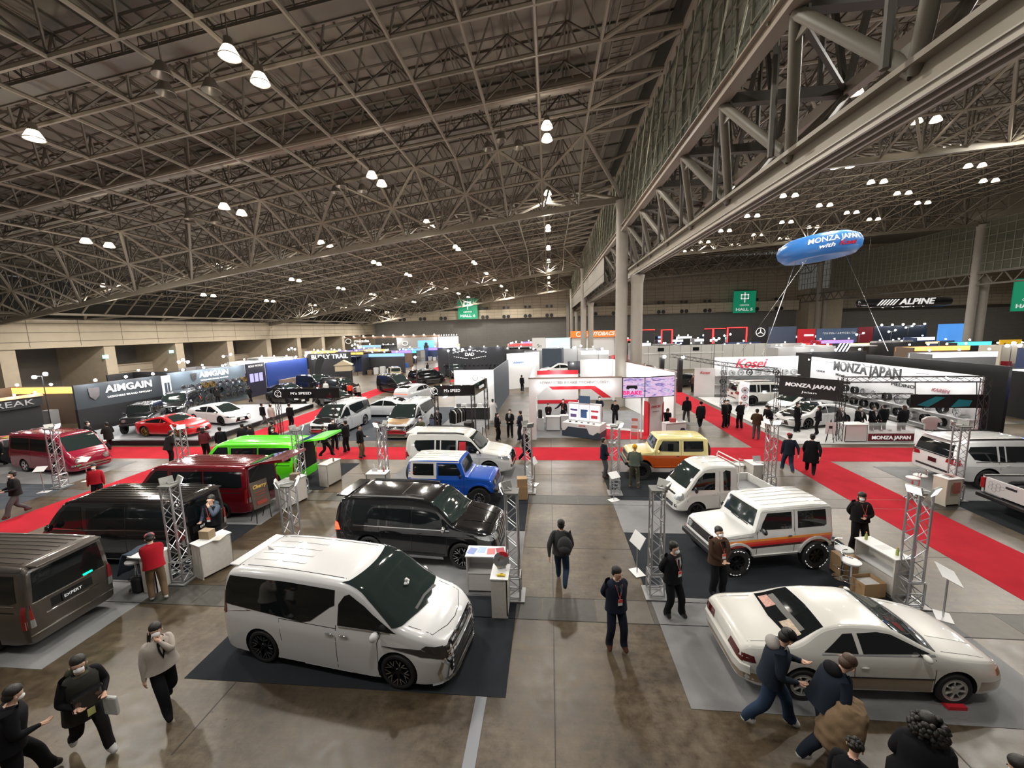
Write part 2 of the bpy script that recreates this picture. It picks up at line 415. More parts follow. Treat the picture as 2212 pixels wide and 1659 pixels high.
while y < 112: mb.bar((3.15, y, zk6(3.15) + 3.9), (4.2, y, zk6(4.2) + 3.9), .04, .04); y += .42
o = mb.build('roof_catwalk', M['steel']); o['kind'] = 'structure'

# left eave: posts, diagonals over the parapet
mb = MB()
y = 5.0
while y < YF - 4:
    mb.tube((XL - .6, y, 8.8), (XL + 2.4, y + 2.2, zk(XL + 3) + 0.3), .13, 6); mb.tube((XL - .6, y, 8.8), (XL + 2.4, y - 2.2, zk(XL + 3) + .3), .13, 6)
    y += 8.95
mb.tube((XL + 2.4, 3, zk(XL + 3) + .3), (XL + 2.4, YF, zk(XL + 3) + .3), .13, 6)
y = 3.0
while y < YF - 2:
    mb.tube((XL + 2.4, y, zk(XL + 3) + .3), (XL + 5.2, y, zk(XL + 5.2) + 2.6), .08, 5)
    y += 2.2
o = mb.build('eave_truss', M['steel']); o['kind'] = 'structure'

# ---- partition line between the two halls
def col(x, y, z1, r, name='column'):
    mb = MB().tube((x, y, 0), (x, y, z1), r, 20)
    for z in (4.2, 8.4, 12.6):
        if z < z1: mb.tube((x, y, z - .02), (x, y, z + .02), r + .012, 20)
    mb.tube((x, y, z1 - .7), (x, y, z1), r, 20, r2=r * 1.25)
    o = mb.build(name, M['colm'], smooth=40); o['kind'] = 'structure'
for y in (33.5, 70.0, 106.5):
    col(5.78, y, zk6(5.7) - .1, .47); col(6.98, y, 10.5, .46)
ZA, ZB, ZC = 10.75, 13.85, 18.9; XA = 7.15; XD = 9.7
mb = MB()
mb.bb(XA - .35, XA + .25, 2.5, YF, ZA, ZA + .12); mb.bb(XA - .12, XA, 2.5, YF, ZA, ZA + .62); mb.bb(XA - .35, XA + .25, 2.5, YF, ZA + .55, ZA + .67)
o = mb.build('partition_lower_beam', M['steel']); o['kind'] = 'structure'
mb = MB()
for i, (x, z) in enumerate([(XA - .3, ZA - .16), (XA - .05, ZA - .16), (XA + .2, ZA - .16)]):
    mb.bb(x - .035, x + .035, 2.5, YF, z, z + .16)
mb.bb(XA - .38, XA + .28, 2.5, YF, ZA - .03, ZA)
o = mb.build('partition_track', mat('track_pale_steel', (0.36, 0.33, 0.28), 0.45, 0.3)); o['kind'] = 'structure'
mb = MB(); mb.bb(XP - .2, XP + .2, 2.5, YF, ZB - .06, ZB + .06); mb.bb(XP - .05, XP + .05, 2.5, YF, ZB, ZB + .4); mb.bb(XP - .2, XP + .2, 2.5, YF, ZB + .36, ZB + .42)
mb.bb(XP - .12, XP + .12, 2.5, YF, ZC - .12, ZC + .12)
mb.bb(XD - .15, XD + .15, 2.5, YF, ZB - .1, ZB + .25)
o = mb.build('partition_chords', mat('chord_warm_grey', (0.27, 0.225, 0.18), 0.5)); o['kind'] = 'structure'
STP = 4.06
mb = MB(); db = MB()
y = 3.05
while y < YF - 3:
    yb = y; ya = y + STP * .5
    mb.tube((XP + .1, yb, ZB - .05), (XA - .1, ya, ZA + .5), .15, 10); mb.tube((XP + .1, yb + STP, ZB - .05), (XA - .1, ya, ZA + .5), .15, 10)
    mb.tube((XD, yb, ZB - .05), (XA + .1, ya, ZA + .5), .12, 8); mb.tube((XD, yb + STP, ZB - .05), (XA + .1, ya, ZA + .5), .12, 8)
    mb.box((XP + .25, yb, ZB - .3), (.06, .5, .5)); mb.box((XA - .2, ya, ZA + .8), (.06, .7, .5))
    db.bar((XP, yb, ZB + .1), (XD, yb, ZB + .1), .3, .32)
    db.bar((XP, yb, ZB + .1), (XD, yb + STP, ZB + .1), .12, .12)
    db.tube((XP + .7, ya, ZA + .6), (XP + .7, ya, ZC), .09, 6); db.tube((XD - .8, yb, ZB), (XD - .8, yb, ZC + 2), .09, 6)
    db.bar((XD, yb, ZB + .1), (XD + .2, yb + STP / 2, ZC + 1.2), .16, .16); db.bar((XD + .2, yb + STP / 2, ZC + 1.2), (XD, yb + STP, ZB + .1), .16, .16)
    y += STP
db.bb(XD + .1, XD + .3, 2.5, YF, ZC + 1.1, ZC + 1.3); db.bb(XP + .6, XP + .8, 2.5, YF, 16.1, 16.25)
o = mb.build('partition_girder_tubes', mat('girder_olive_grey', (0.15, 0.135, 0.105), 0.5), smooth=40); o['kind'] = 'structure'
o = db.build('partition_girder_beams', mat('girder_dark_brown', (0.075, 0.066, 0.055), 0.6)); o['kind'] = 'structure'
# glazing screen of the partition: clear panes between many mullions
mb = MB(); y = 3.0; k = 0
while y < YF:
    mb.bb(XP - .03, XP + .03, y - .035, y + .035, ZB, ZC)
    mb.bb(XP + .35, XP + .39, y + .25, y + .29, ZB, ZC)
    y += 1.02; k += 1
for z in (14.9, 16.0, 17.1, 18.1): mb.bb(XP - .03, XP + .03, 2.5, YF, z - .03, z + .03)
y = 3.0
while y < YF - 4:
    mb.tube((XP - .1, y, ZC), (XP - .1, y + 3.0, ZB + .3), .035, 4); y += 2.04
o = mb.build('window_1', mat('mullion_green_grey', (0.22, 0.22, 0.165), 0.35, 0.4)); o['kind'] = 'structure'
gm = mat('screen_glass', (0.55, 0.62, 0.5), 0.12, spec=0.5, alpha=0.09)
o = MB().bb(XP + .05, XP + .07, 2.5, YF, ZB + .4, ZC - .1).build('window_2', gm); o['kind'] = 'structure'
# wall strip above the screen, up to the deck
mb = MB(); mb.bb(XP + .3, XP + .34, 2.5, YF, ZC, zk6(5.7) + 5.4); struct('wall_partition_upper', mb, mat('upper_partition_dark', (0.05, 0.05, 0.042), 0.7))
# tubes from the roof grid to the screen head
mb = MB()
for j in range(len(ROWS) - 1):
    y, dz = ROWS[j]
    if y < 3 or dz < 2.5: continue
    a = Vector((2.4, y, zk(2.4) + dz)); s = ROWS[j + 1][0] - y
    mb.tube(a, (XP - .1, y - s * .1, ZC), .11, 8); mb.tube(a, (XP - .1, y - s * 1.0, ZC), .11, 8)
for yk in KEEL[1:]:
    mb.bar((2.4, yk, zk(2.4)), (5.78, yk, zk(5.7)), .32, .42)
    for s in (-1, 1): mb.tube((2.4, yk + s * 5.6, zk(2.4) + 2.9), (5.78, yk, zk6(5.7)), .14, 8); mb.tube((2.4, yk + s * 2.8, zk(2.4) + 1.55), (5.78, yk + s * 3, ZC - .4), .09, 8)
o = mb.build('roof_edge_tubes', M['steel'], smooth=40); o['kind'] = 'structure'
# solid dark cladding panel under the screen between second column pair and far wall
mb = MB().bb(XP - .05, XP + .1, 44, YF, ZB - 2.6, ZB); struct('partition_panel', mb, panel_material('grey_partition_panels', (0.22, 0.2, 0.17), 1.0, 4.0, 'y', .05))
mb = MB().bb(4.6, 5.4, YF - 3, YF, 0, 14); struct('trim_2', mb, M['colm'])
# ---- partition line to the hall on the right
for y in (33.5, 70.0, 106.5):
    col(XQ, y, zk5(XQ), .55); col(XQ + 1.5, y, 12.5, .5)
mb = MB(); y = 40.0
while y < YF: mb.bb(XQ - .04, XQ + .04, y - .04, y + .04, 13.2, 20.6); y += 1.15
for z in (13.2, 14.5, 15.8, 17.1, 18.4, 19.7, 20.6): mb.bb(XQ - .04, XQ + .04, 40, YF, z - .04, z + .04)
o = mb.build('window_3', mat('mullion_pale', (0.3, 0.29, 0.24), 0.4, 0.3)); o['kind'] = 'structure'
o = MB().bb(XQ + .06, XQ + .1, 40, YF, 13.2, 20.6).build('window_4', mat('screen_grey_green', (0.2, 0.22, 0.17), 0.3, alpha=0.28)); o['kind'] = 'structure'
mb = MB()
for z in (11.3, 13.0): mb.bb(XQ - .3, XQ + .3, 40, YF, z - .12, z + .12)
y = 40
while y < YF - 2: mb.bar((XQ, y, 13), (XQ, y + 1.3, 11.3), .14, .14); mb.bar((XQ, y + 1.3, 11.3), (XQ, y + 2.6, 13), .14, .14); y += 2.6
o = mb.build('partition_girder', M['steeld']); o['kind'] = 'structure'
# lattice under the roof along the far wall of hall 5
mb = MB(); x = 8.0
while x < XQ - 1:
    z = zk5(x) + .2; mb.bar((x, 110, z), (x + 1.4, 110, z - 2.0), .12, .12); mb.bar((x + 1.4, 110, z - 2.0), (x + 2.8, 110, z), .12, .12); x += 2.8
for dz in (0.2, -1.8): mb.bar((8, 110, zk5(8) + dz), (XQ, 110, zk5(XQ) + dz), .18, .2)
o = mb.build('end_truss', M['steel']); o['kind'] = 'structure'
# ================================================================ hall lamps
LAMPW = 1280.0
def make_lamp(lit=True):
    r = empty('hall_lamp')
    MB().lathe([(0.05, 0.62), (0.14, 0.58), (0.17, 0.32), (0.19, 0.30)], 16).build('housing', mat('lamp_housing', (0.25, 0.23, 0.2), 0.4, 0.5), r, smooth=40)
    MB().lathe([(0.17, 0.32), (0.24, 0.2), (0.33, 0.02), (0.335, 0.0), (0.32, 0.0), (0.23, 0.19), (0.15, 0.3)], 20).build('reflector', mat('lamp_reflector_glass', (0.8, 0.76, 0.7), 0.15, 0.3, emis=(1, 0.85, 0.65), estr=3.0 if lit else 0), r, smooth=50)
    MB().tube((0, 0, 0.6), (0, 0, 1.5), 0.02, 6).build('suspension_rod', M['steeld'], r)
    MB().lathe([(0.34, 0.0), (0.36, -0.02), (0.34, -0.04), (0.32, -0.02)], 20, closed=True).build('rim', mat('lamp_rim', (0.5, 0.48, 0.45), 0.3, 0.6), r, smooth=50)
    MB().lathe([(0.001, 0.02), (0.1, 0.05), (0.13, 0.14), (0.08, 0.24), (0.001, 0.27)], 12).build('bulb', glow('hall_bulb', (1, 0.9, 0.76), 90), r, smooth=60)
    return r
def lamp_light(x, y, z, p):
    ld = bpy.data.lights.new('lamp_light', 'SPOT'); ld.energy = p * 2.6; ld.color = (1.0, 0.955, 0.88); ld.shadow_soft_size = 0.3
    ld.spot_size = radians(165); ld.spot_blend = 0.6
    o = bpy.data.objects.new('lamp_light', ld); COL.objects.link(o); o.location = (x, y, z - 0.35)
    ld = bpy.data.lights.new('ceiling_fill', 'POINT'); ld.energy = p * 0.17; ld.color = (1.0, 0.88, 0.70); ld.shadow_soft_size = 0.3  # fill light added well below the lamp to brighten ceiling and upper walls
    o = bpy.data.objects.new('ceiling_fill', ld); COL.objects.link(o); o.location = (x, y, z - 2.6)
lamp0 = None
def place_lamp(x, y, z, lab, grp):
    global lamp0
    o = lamp0 = make_lamp() if lamp0 is None else lamp0
    if o.get('label'): o = copy_tree(lamp0)
    o.location = (x, y, z); tag(o, lab, 'lamp', grp)
ORD = ['nearest', 'second', 'third', 'fourth', 'fifth', 'sixth', 'seventh', 'eighth', 'ninth', 'tenth']
rows6 = [(0.0, 'beside the glazed partition', 24.0), (-10.9, 'over the near hall', 14.4), (-21.0, 'left of the near hall middle', 14.4), (-32.0, 'one in from the beige wall', 26.2), (-42.8, 'along the beige wall', 36.0)]
for x, where, y0 in rows6:
    y = y0; k = 0
    while y < 105:
        z = zk6(x) + 1.9
        for e in (0, 1.5):
            place_lamp(x, y + e, z, 'glowing bell lamp, %s of %s pair in row %s' % ('nearer' if e == 0 else 'farther', ORD[k], where), 'bell lamps under the roof')
        if y < 112: lamp_light(x, y + .75, z, LAMPW)
        y += 11.3; k += 1
rows5 = [(17.4, 'beside the partition girder', 18.5), (25.0, 'second from the partition girder', 24.0), (32.6, 'third from the partition girder', 30.5), (39.8, 'over the middle of the right hall', 36.6), (47.2, 'near the right columns', 43.0)]
for x, where, y0 in rows5:
    y = y0; k = 0
    while y < 82:
        z = zk5(x) + 1.6
        for e in (0, 1.2):
            place_lamp(x + e, y, z, 'glowing bell lamp, %s of %s pair in row %s' % ('inner' if e == 0 else 'outer', ORD[k], where), 'bell lamps under the right hall roof')
        if k % 2 == 0: lamp_light(x + .6, y, z, LAMPW * 1.1)
        y += 7.9; k += 1
for x_ in (84, 106):
    for y_ in (44, 66, 90):
        place_lamp(x_, y_, 24.0, 'glowing bell lamp in the third hall beyond the right columns, %s row %s' % ('inner' if x_ < 90 else 'outer', ORD[int(y_ / 22) - 2]), 'bell lamps of the third hall'); lamp_light(x_, y_, 20, LAMPW * 1.2)
# unseen lights added overhead to fill the near sides, roughly continuing the lamp rows
for x_, y_ in ((0, 12.7), (0, 1.4), (-10.9, 3.1), (-21, 3.1), (14, 4.0)): lamp_light(x_, y_, zk(x_) + 1.9, LAMPW * .55)
# two unlit spare lamps hang beside most lit pairs
M['unlit'] = mat('unlit_lamp', (0.22, 0.2, 0.18), 0.4, 0.4)
k = 0
for x, y0 in ((-2.6, 24.5), (-13.6, 14.5), (-13.2, 26.2), (-24, 26.2)):
    for q, (ex, ey) in enumerate(((0, 0), (.9, 1.1), (-.9, 1.0))):
        o = MB().lathe([(0.05, 0.5), (0.16, 0.42), (0.34, 0.02), (0.33, 0.0), (0.15, 0.36), (0.04, 0.42)], 16).tube((0, 0, .45), (0, 0, 1.4), .02, 5).build('unlit_hall_lamp', M['unlit'], smooth=40)
        o.location = (x + ex, y0 + ey, zk6(x) + 1.9)
        tag(o, 'unlit grey bell lamp hanging beside a glowing pair under the roof', 'lamp', 'unlit bell lamps')
# ================================================================ cars
def pchip(pts):
    xs = [p[0] for p in pts]; ys = [p[1] for p in pts]; n = len(xs)
    h = [xs[i + 1] - xs[i] for i in range(n - 1)]; d = [(ys[i + 1] - ys[i]) / h[i] for i in range(n - 1)]
    m = [0.0] * n
    if n == 2: m = [d[0], d[0]]
    else:
        for i in range(1, n - 1):
            if d[i - 1] * d[i] <= 0: m[i] = 0
            else:
                w1 = 2 * h[i] + h[i - 1]; w2 = h[i] + 2 * h[i - 1]; m[i] = (w1 + w2) / (w1 / d[i - 1] + w2 / d[i])
        m[0] = d[0]; m[-1] = d[-1]
    def f(x):
        if x <= xs[0]: return ys[0]
        if x >= xs[-1]: return ys[-1]
        i = 0
        while x > xs[i + 1]: i += 1
        t = (x - xs[i]) / h[i]
        return ys[i] * (1 + 2 * t) * (1 - t) ** 2 + h[i] * m[i] * t * (1 - t) ** 2 + ys[i + 1] * t * t * (3 - 2 * t) + h[i] * m[i + 1] * t * t * (t - 1)
    return f
def plin(pts):
    def f(x):
        if x <= pts[0][0]: return pts[0][1]
        for (a, u), (b, v) in zip(pts, pts[1:]):
            if x <= b: return u + (v - u) * (x - a) / (b - a)
        return pts[-1][1]
    return f
def clip_tess(poly, step=0.09):
    """2D polygon -> finely cut flat mesh (bmesh)"""
    bm = bmesh.new(); vs = [bm.verts.new((p[0], p[1], 0)) for p in poly]; bm.faces.new(vs)
    for ax in (0, 1):
        lo = min(p[ax] for p in poly); hi = max(p[ax] for p in poly); c = lo + step * .5 + 1e-4
        while c < hi:
            co = [0, 0, 0]; no = [0, 0, 0]; co[ax] = c; no[ax] = 1
            bmesh.ops.bisect_plane(bm, geom=bm.verts[:] + bm.edges[:] + bm.faces[:], plane_co=co, plane_no=no, dist=1e-5); c += step
    return bm
class Car:
    def __init__(s, name, sp):
        s.sp = sp; s.root = empty(name); s.name = name
        top = (plin if sp.get('lin') else pchip)(sp['top']); bot = plin(sp['bot']); belt = pchip(sp['belt'])
        x0 = sp['top'][0][0]; x1 = sp['top'][-1][0]; W = sp['w'] / 2; rf, rr = sp.get('rf', .35), sp.get('rr', .25)
        pw = plin(sp.get('plan', [(x0, 1), (x1, 1)])); tum = sp.get('tum', .28); crown = sp.get('crown', .03); rc = sp.get('rc', .09)
        df, dr = sp.get('df', rf), sp.get('dr', rr)
        def wid(x):
            w = W * pw(x)
            d = x1 - x
            if d < rf: w -= df * (1 - sqrt(max(0, 1 - ((rf - d) / rf) ** 2)))
            d = x - x0
            if d < rr: w -= dr * (1 - sqrt(max(0, 1 - ((rr - d) / rr) ** 2)))
            return w
        xs = set(); n = 46
        for i in range(n + 1): xs.add(round(x0 + (x1 - x0) * i / n, 4))
        for k in (0, .01, .03, .06, .1, .15, .21, .28): xs.add(round(x1 - k, 4)); xs.add(round(x0 + k, 4))
        for p in sp['top'][1:-1]: xs.add(round(p[0], 4))
        xs = sorted(xs); xs = [x for i, x in enumerate(xs) if i == 0 or x - xs[i - 1] > 0.006 or x == x1]
        mb = MB(); rows = []
        flare = sp.get('flare', 0.0)
        for x in xs:
            w = wid(x); zb = bot(x); zt = top(x); hb = min(belt(x), zt - 0.05); h = hb - zb
            rcc = min(rc, (zt - hb) * .5 + .02)
            inset = tum * (zt - rcc - hb)
            sh = .03
            pts = [(0, zb), (w * .7, zb), (w - .07, zb + .005), (w - .02, zb + .05), (w - .008, zb + .22 * h), (w, zb + .5 * h), (w, zb + .75 * h), (w - .006, zb + .9 * h), (w - sh, hb)]
            yr = w - sh - inset
            for t in (.15, .35, .55, .75, .9, 1): pts.append((w - sh - inset * t - .012 * sin(pi * t) * -1 * min(1, (zt - hb) * 2), hb + (zt - rcc - hb) * t))
            for a in (25, 50, 70, 90): pts.append((yr - rcc * 1.3 * (1 - cos(radians(a))), zt - crown - rcc + rcc * sin(radians(a)) + crown * .15 * a / 90))
            ye = yr - rcc * 1.3
            for t in (.75, .5, .25, 0): pts.append((ye * t, zt - crown * (t * t) * .85))
            rows.append([(x, y, z) for y, z in pts])
        k = len(rows[0]); vid = {}
        for i, r in enumerate(rows):
            for j, p in enumerate(r):
                vid[i, j, 1] = len(mb.v); mb.v.append(p)
                if 0 < j < k - 1: vid[i, j, -1] = len(mb.v); mb.v.append((p[0], -p[1], p[2]))
                else: vid[i, j, -1] = vid[i, j, 1]
        def f(*q): mb.f.append(q); mb.m.append(0)
        for sd in (1, -1):
            for i in range(len(rows) - 1):
                for j in range(k - 1):
                    q = (vid[i, j, sd], vid[i + 1, j, sd], vid[i + 1, j + 1, sd], vid[i, j + 1, sd])
                    f(*(q if sd > 0 else q[::-1]))
        for i in (0, len(rows) - 1):
            loop = [vid[i, j, 1] for j in range(k)] + [vid[i, j, -1] for j in range(k - 2, 0, -1)]
            f(*(loop if i == 0 else loop[::-1]))
        o = mb.build('body', [sp['paint'], M['well']], s.root, smooth=sp.get('smooth', 32))
        me = o.data; bm = bmesh.new(); bm.from_mesh(me); s.bvh = BVHTree.FromBMesh(bm); bm.free()
        # wheel arches
        cm = MB(); cm.mi = 1
        for xw in sp['axles']:
            for sd in (1, -1): cm.tube((xw, sd * (W - .30), sp['rw'] + sp.get('arch_dz', .02)), (xw, sd * (W + .3), sp['rw'] + sp.get('arch_dz', .02)), sp['arch'], 28)
        co = cm.build('cut', [M['well'], M['well']])
        for p in co.data.polygons: p.material_index = 1
        b = o.modifiers.new('b', 'BOOLEAN'); b.operation = 'DIFFERENCE'; b.object = co; b.solver = 'EXACT'
        dg = bpy.context.evaluated_depsgraph_get(); dg.update()
        nm = bpy.data.meshes.new_from_object(o.evaluated_get(dg)); o.modifiers.clear(); o.data = nm; nm.name = 'body'
        bpy.data.objects.remove(co)
        bm = bmesh.new(); bm.from_mesh(nm); bm.to_mesh(nm); bm.free()
        nm.polygons.foreach_set('use_smooth', [True] * len(nm.polygons)); nm.set_sharp_from_angle(angle=radians(sp.get('smooth', 32)))
        s.body = o; s.W = W; s.x0 = x0; s.x1 = x1
        s.wheels()
    def hit(s, proj, a, b):
        d = {'L': ((a, 3, b), (0, -1, 0)), 'R': ((a, -3, b), (0, 1, 0)), 'F': ((6, a, b), (-1, 0, 0)), 'B': ((-6, a, b), (1, 0, 0)), 'T': ((a, b, 5), (0, 0, -1))}[proj]
        h = s.bvh.ray_cast(Vector(d[0]), Vector(d[1]))
        return (h[0], h[1]) if h[0] is not None else (None, None)
    def panel(s, name, proj, poly, m, off=.006, th=.012, step=.09, both=False, par=None, mats=None, smooth=50):
        """a thin raised panel that follows the body; poly in (x,z) for sides, (y,z) for ends, (x,y) for the top"""
        if both:
            a = s.panel(name, proj, poly, m, off, th, step, par=par)
            p2 = 'R' if proj == 'L' else proj
            pl = poly if proj in 'LR' else ([(-y, z) for y, z in poly] if proj in 'FB' else [(x, -y) for x, y in poly])
            return a, s.panel(name, p2, pl, m, off, th, step, par=par)
        bm = clip_tess(poly, step); bad = []
        base = {}
        for v in bm.verts:
            h, n = s.hit(proj, v.co.x, v.co.y)
            if h is None: bad.append(v); continue
            if (h - s.body.location).length > 50: bad.append(v); continue
            base[v] = n; v.co = h + n * off
        bmesh.ops.delete(bm, geom=bad, context='VERTS')
        if not bm.faces: bm.free(); return None
        top = bm.faces[:]
        # skirt
        norm = {v: base[v] for v in bm.verts}
        be = [e for e in bm.edges if len(e.link_faces) == 1]; low = {}
        for e in be:
            for v in e.verts:
                if v not in low: low[v] = bm.verts.new(v.co - norm[v] * (off + th))
        for e in be:
            try: bm.faces.new((e.verts[0], e.verts[1], low[e.verts[1]], low[e.verts[0]]))
            except ValueError: pass
        bmesh.ops.recalc_face_normals(bm, faces=bm.faces)
        me = bpy.data.meshes.new(name); bm.to_mesh(me); bm.free()
        # make the outside face outward
        me.materials.append(m)
        me.polygons.foreach_set('use_smooth', [True] * len(me.polygons)); me.set_sharp_from_angle(angle=radians(smooth))
        o = bpy.data.objects.new(name, me); COL.objects.link(o); o.parent = par or s.root
        return o
    def strip(s, name, proj, pts, w, m, off=.004, th=.006, both=False, par=None):
        """a line of given width along pts"""
        poly = []; n = len(pts); L = []; R = []
        for i, p in enumerate(pts):
            a = Vector(pts[max(0, i - 1)]); b = Vector(pts[min(n - 1, i + 1)]); d = (b - a).normalized(); nn = Vector((-d.y, d.x)) * w / 2
            L.append((p[0] + nn.x, p[1] + nn.y)); R.append((p[0] - nn.x, p[1] - nn.y))
        return s.panel(name, proj, L + R[::-1], m, off, th, .15, both, par)
    def wheels(s):
        sp = s.sp; r = sp['rw']; ww = sp.get('ww', .23); kind = sp.get('rim', 'black'); rim_r = sp.get('rimr', r * .75)
        proto = None
        for xw in sp['axles']:
            for sd in (1, -1):
                y = sd * (s.W - sp.get('wout', .03) - ww / 2)
                if proto is None: proto = make_wheel(r, rim_r, ww, kind); w = proto
                else: w = copy_tree(proto)
                w.parent = s.root; w.location = (xw, y, r); w.rotation_euler = (0, radians(17 * xw), 0 if sd > 0 else pi)
WH = {}
def make_wheel(r, rr, ww, kind):
    key = (r, rr, ww, kind)
    if key in WH: return copy_tree(WH[key])
    h = ww / 2; T = Matrix.Rotation(-pi / 2, 4, 'X')      # lathe axis -> +y outward
    mb = MB().lathe([(rr, -h * .9), (rr + .02, -h), (r - .03, -h), (r, -h + .04), (r, h - .04), (r - .03, h), (rr + .02, h), (rr, h * .9)], 36, T, closed=True)
    w = mb.build('wheel', M['rubber'], smooth=30)
    rm = {'black': M['rimblk'], 'blkcut': M['rimblk'], 'silver': M['rimsil'], 'chrome': M['chrome'], 'pale': M['rimwht'], 'steel': M['rimblk'], 'letter': M['rimblk'], 'disc': M['rimwht'], 'gold': mat('gold_alloy', (.5, .3, .08), .25, .9)}[kind]
    mb = MB().lathe([(rr, -h * .9), (rr - .015, -h * .85), (rr - .04, h * .3), (rr - .035, h * .75), (rr, h * .95), (rr + .008, h * .9)], 36, T, closed=True)
    mb.build('rim_barrel', rm, w, smooth=40)
    MB().lathe([(.001, h * .15), (rr - .03, h * .1), (rr - .03, 0), (.001, 0)], 24, T).build('brake_disc', M['well'], w)
    mb = MB(); c = MB(); ye = h * .82
    n = {'blkcut': 5, 'black': 6, 'silver': 10, 'chrome': 5, 'pale': 8, 'steel': 8, 'letter': 8, 'disc': 7, 'gold': 10}[kind]
    if kind == 'disc':   # flat disc with round openings: a ring, a hub and short wide spokes
        mb.lathe([(rr * .78, ye - .01), (rr - .02, ye - .02), (rr - .02, ye + .005), (rr * .78, ye + .012)], 36, T, closed=True)
        for i in range(n):
            a = 2 * pi * i / n; mb.bar((cos(a) * .05, ye - .005, sin(a) * .05), (cos(a) * rr * .82, ye, sin(a) * rr * .82), rr * .26, .02)
        mb.lathe([(.001, ye + .02), (rr * .34, ye + .015), (rr * .36, ye - .02), (.001, ye - .02)], 24, T)
    else:
        for i in range(n):
            a = 2 * pi * i / n
            prs = [(a, a)] if kind in ('silver', 'gold', 'steel', 'letter', 'black') else [(a - .07, a - .17), (a + .07, a + .17)]
            for a0, a1 in prs:
                p0 = Vector((cos(a0) * .05, ye - .02, sin(a0) * .05)); p1 = Vector((cos(a1) * (rr - .02), ye + .004, sin(a1) * (rr - .02)))
                wd = {'silver': .03, 'gold': .03, 'steel': .07, 'letter': .06, 'black': .055, 'pale': .04, 'chrome': .045, 'blkcut': .032}[kind]
                mb.bar(p0, p1, .035, wd) if False else spoke(mb, p0, p1, wd, .035)
                if kind == 'blkcut':
                    q = (p0 * .55 + p1 * .45); spoke(c, q + Vector((0, .019, 0)), p1 + Vector((0, .019, 0)), .016, .006)
                    a2 = a + (a1 - a) * 3.2; p2 = Vector((cos(a2) * (rr - .02), ye + .004, sin(a2) * (rr - .02))); spoke(mb, q, p2, .022, .03); spoke(c, q + Vector((0, .018, 0)), p2 + Vector((0, .018, 0)), .013, .006)
        mb.lathe([(.001, ye + .012), (.055, ye + .01), (.075, ye - .02), (.001, ye - .03)], 20, T)
    mb.build('spokes', rm, w, smooth=30)
    if c.v: c.build('spoke_edges', M['rimsil'], w)
    if kind == 'letter':
        lm = MB()
        for i in range(24):
            if i % 6 in (4, 5): continue
            a = 2 * pi * i / 24; q = r * .86
            lm.bar(Vector((cos(a) * q, h + .001, sin(a) * q)), Vector((cos(a + .16) * q, h + .001, sin(a + .16) * q)), .004, .022)
        lm.build('tyre_lettering', M['wsign'], w)
    WH[key] = w
    return w
def spoke(mb, a, b, w, t):
    d = (b - a).normalized(); y = Vector((0, 1, 0)); u = d.cross(y).normalized()
    vs = [p + u * i * w / 2 + y * j * t / 2 for p in (a, b) for i, j in ((-1, -1), (1, -1), (1, 1), (-1, 1))]
    mb.add(vs, [(0, 3, 2, 1), (4, 5, 6, 7), (0, 1, 5, 4), (1, 2, 6, 5), (2, 3, 7, 6), (3, 0, 4, 7)])
def mirror(car, x, z, m, y=None, sz=(.14, .2, .16)):
    for sd in (1, -1):
        yy = (y or car.W) * sd
        mb = MB().ell((x, yy + sd * .1, z), (sz[0] / 2, sz[1] / 2, sz[2] / 2), 12, 8)
        o = mb.build('wing_mirror', m, car.root, smooth=60)
        MB().bar((x, yy - sd * .05, z - .03), (x, yy + sd * .06, z - .02), .04, .03).build('mirror_arm', M['bplast'], o)
def handle(car, x, z, m, L=.16):
    for sd in 'LR':
        h, n = car.hit(sd, x, z)
        if h is None: continue
        MB().ell(h + n * .02, (L / 2, .02, .016), 10, 6).build('door_handle', m, car.root, smooth=60)
def seam(car, pts, both=True): car.strip('door_seam', 'L', pts, .012, M['well'], off=.0015, th=.004, both=both)
def plate(car, proj, z, txt='', m=None, w=.34, tm=None, y=0.0):
    h, n = car.hit(proj, y, z)
    if h is None: return
    sg = 1 if proj == 'F' else -1
    o = MB().box((h.x + sg * .012, y, z), (.015, w, .17)).build('number_plate', m or M['gblack'], car.root)
    if txt: text(txt, .09, tm or M['wsign'], o, 'plate_lettering', (h.x + sg * .022, y, z), (pi / 2, 0, pi / 2 if sg > 0 else -pi / 2), ext=.002, width=w * .8)
def place(car, x, y, rz, label, cat='car', group=None):
    car.root.location = (x, y, 0); car.root.rotation_euler = (0, 0, radians(rz)); tag(car.root, label, cat, group); return car.root

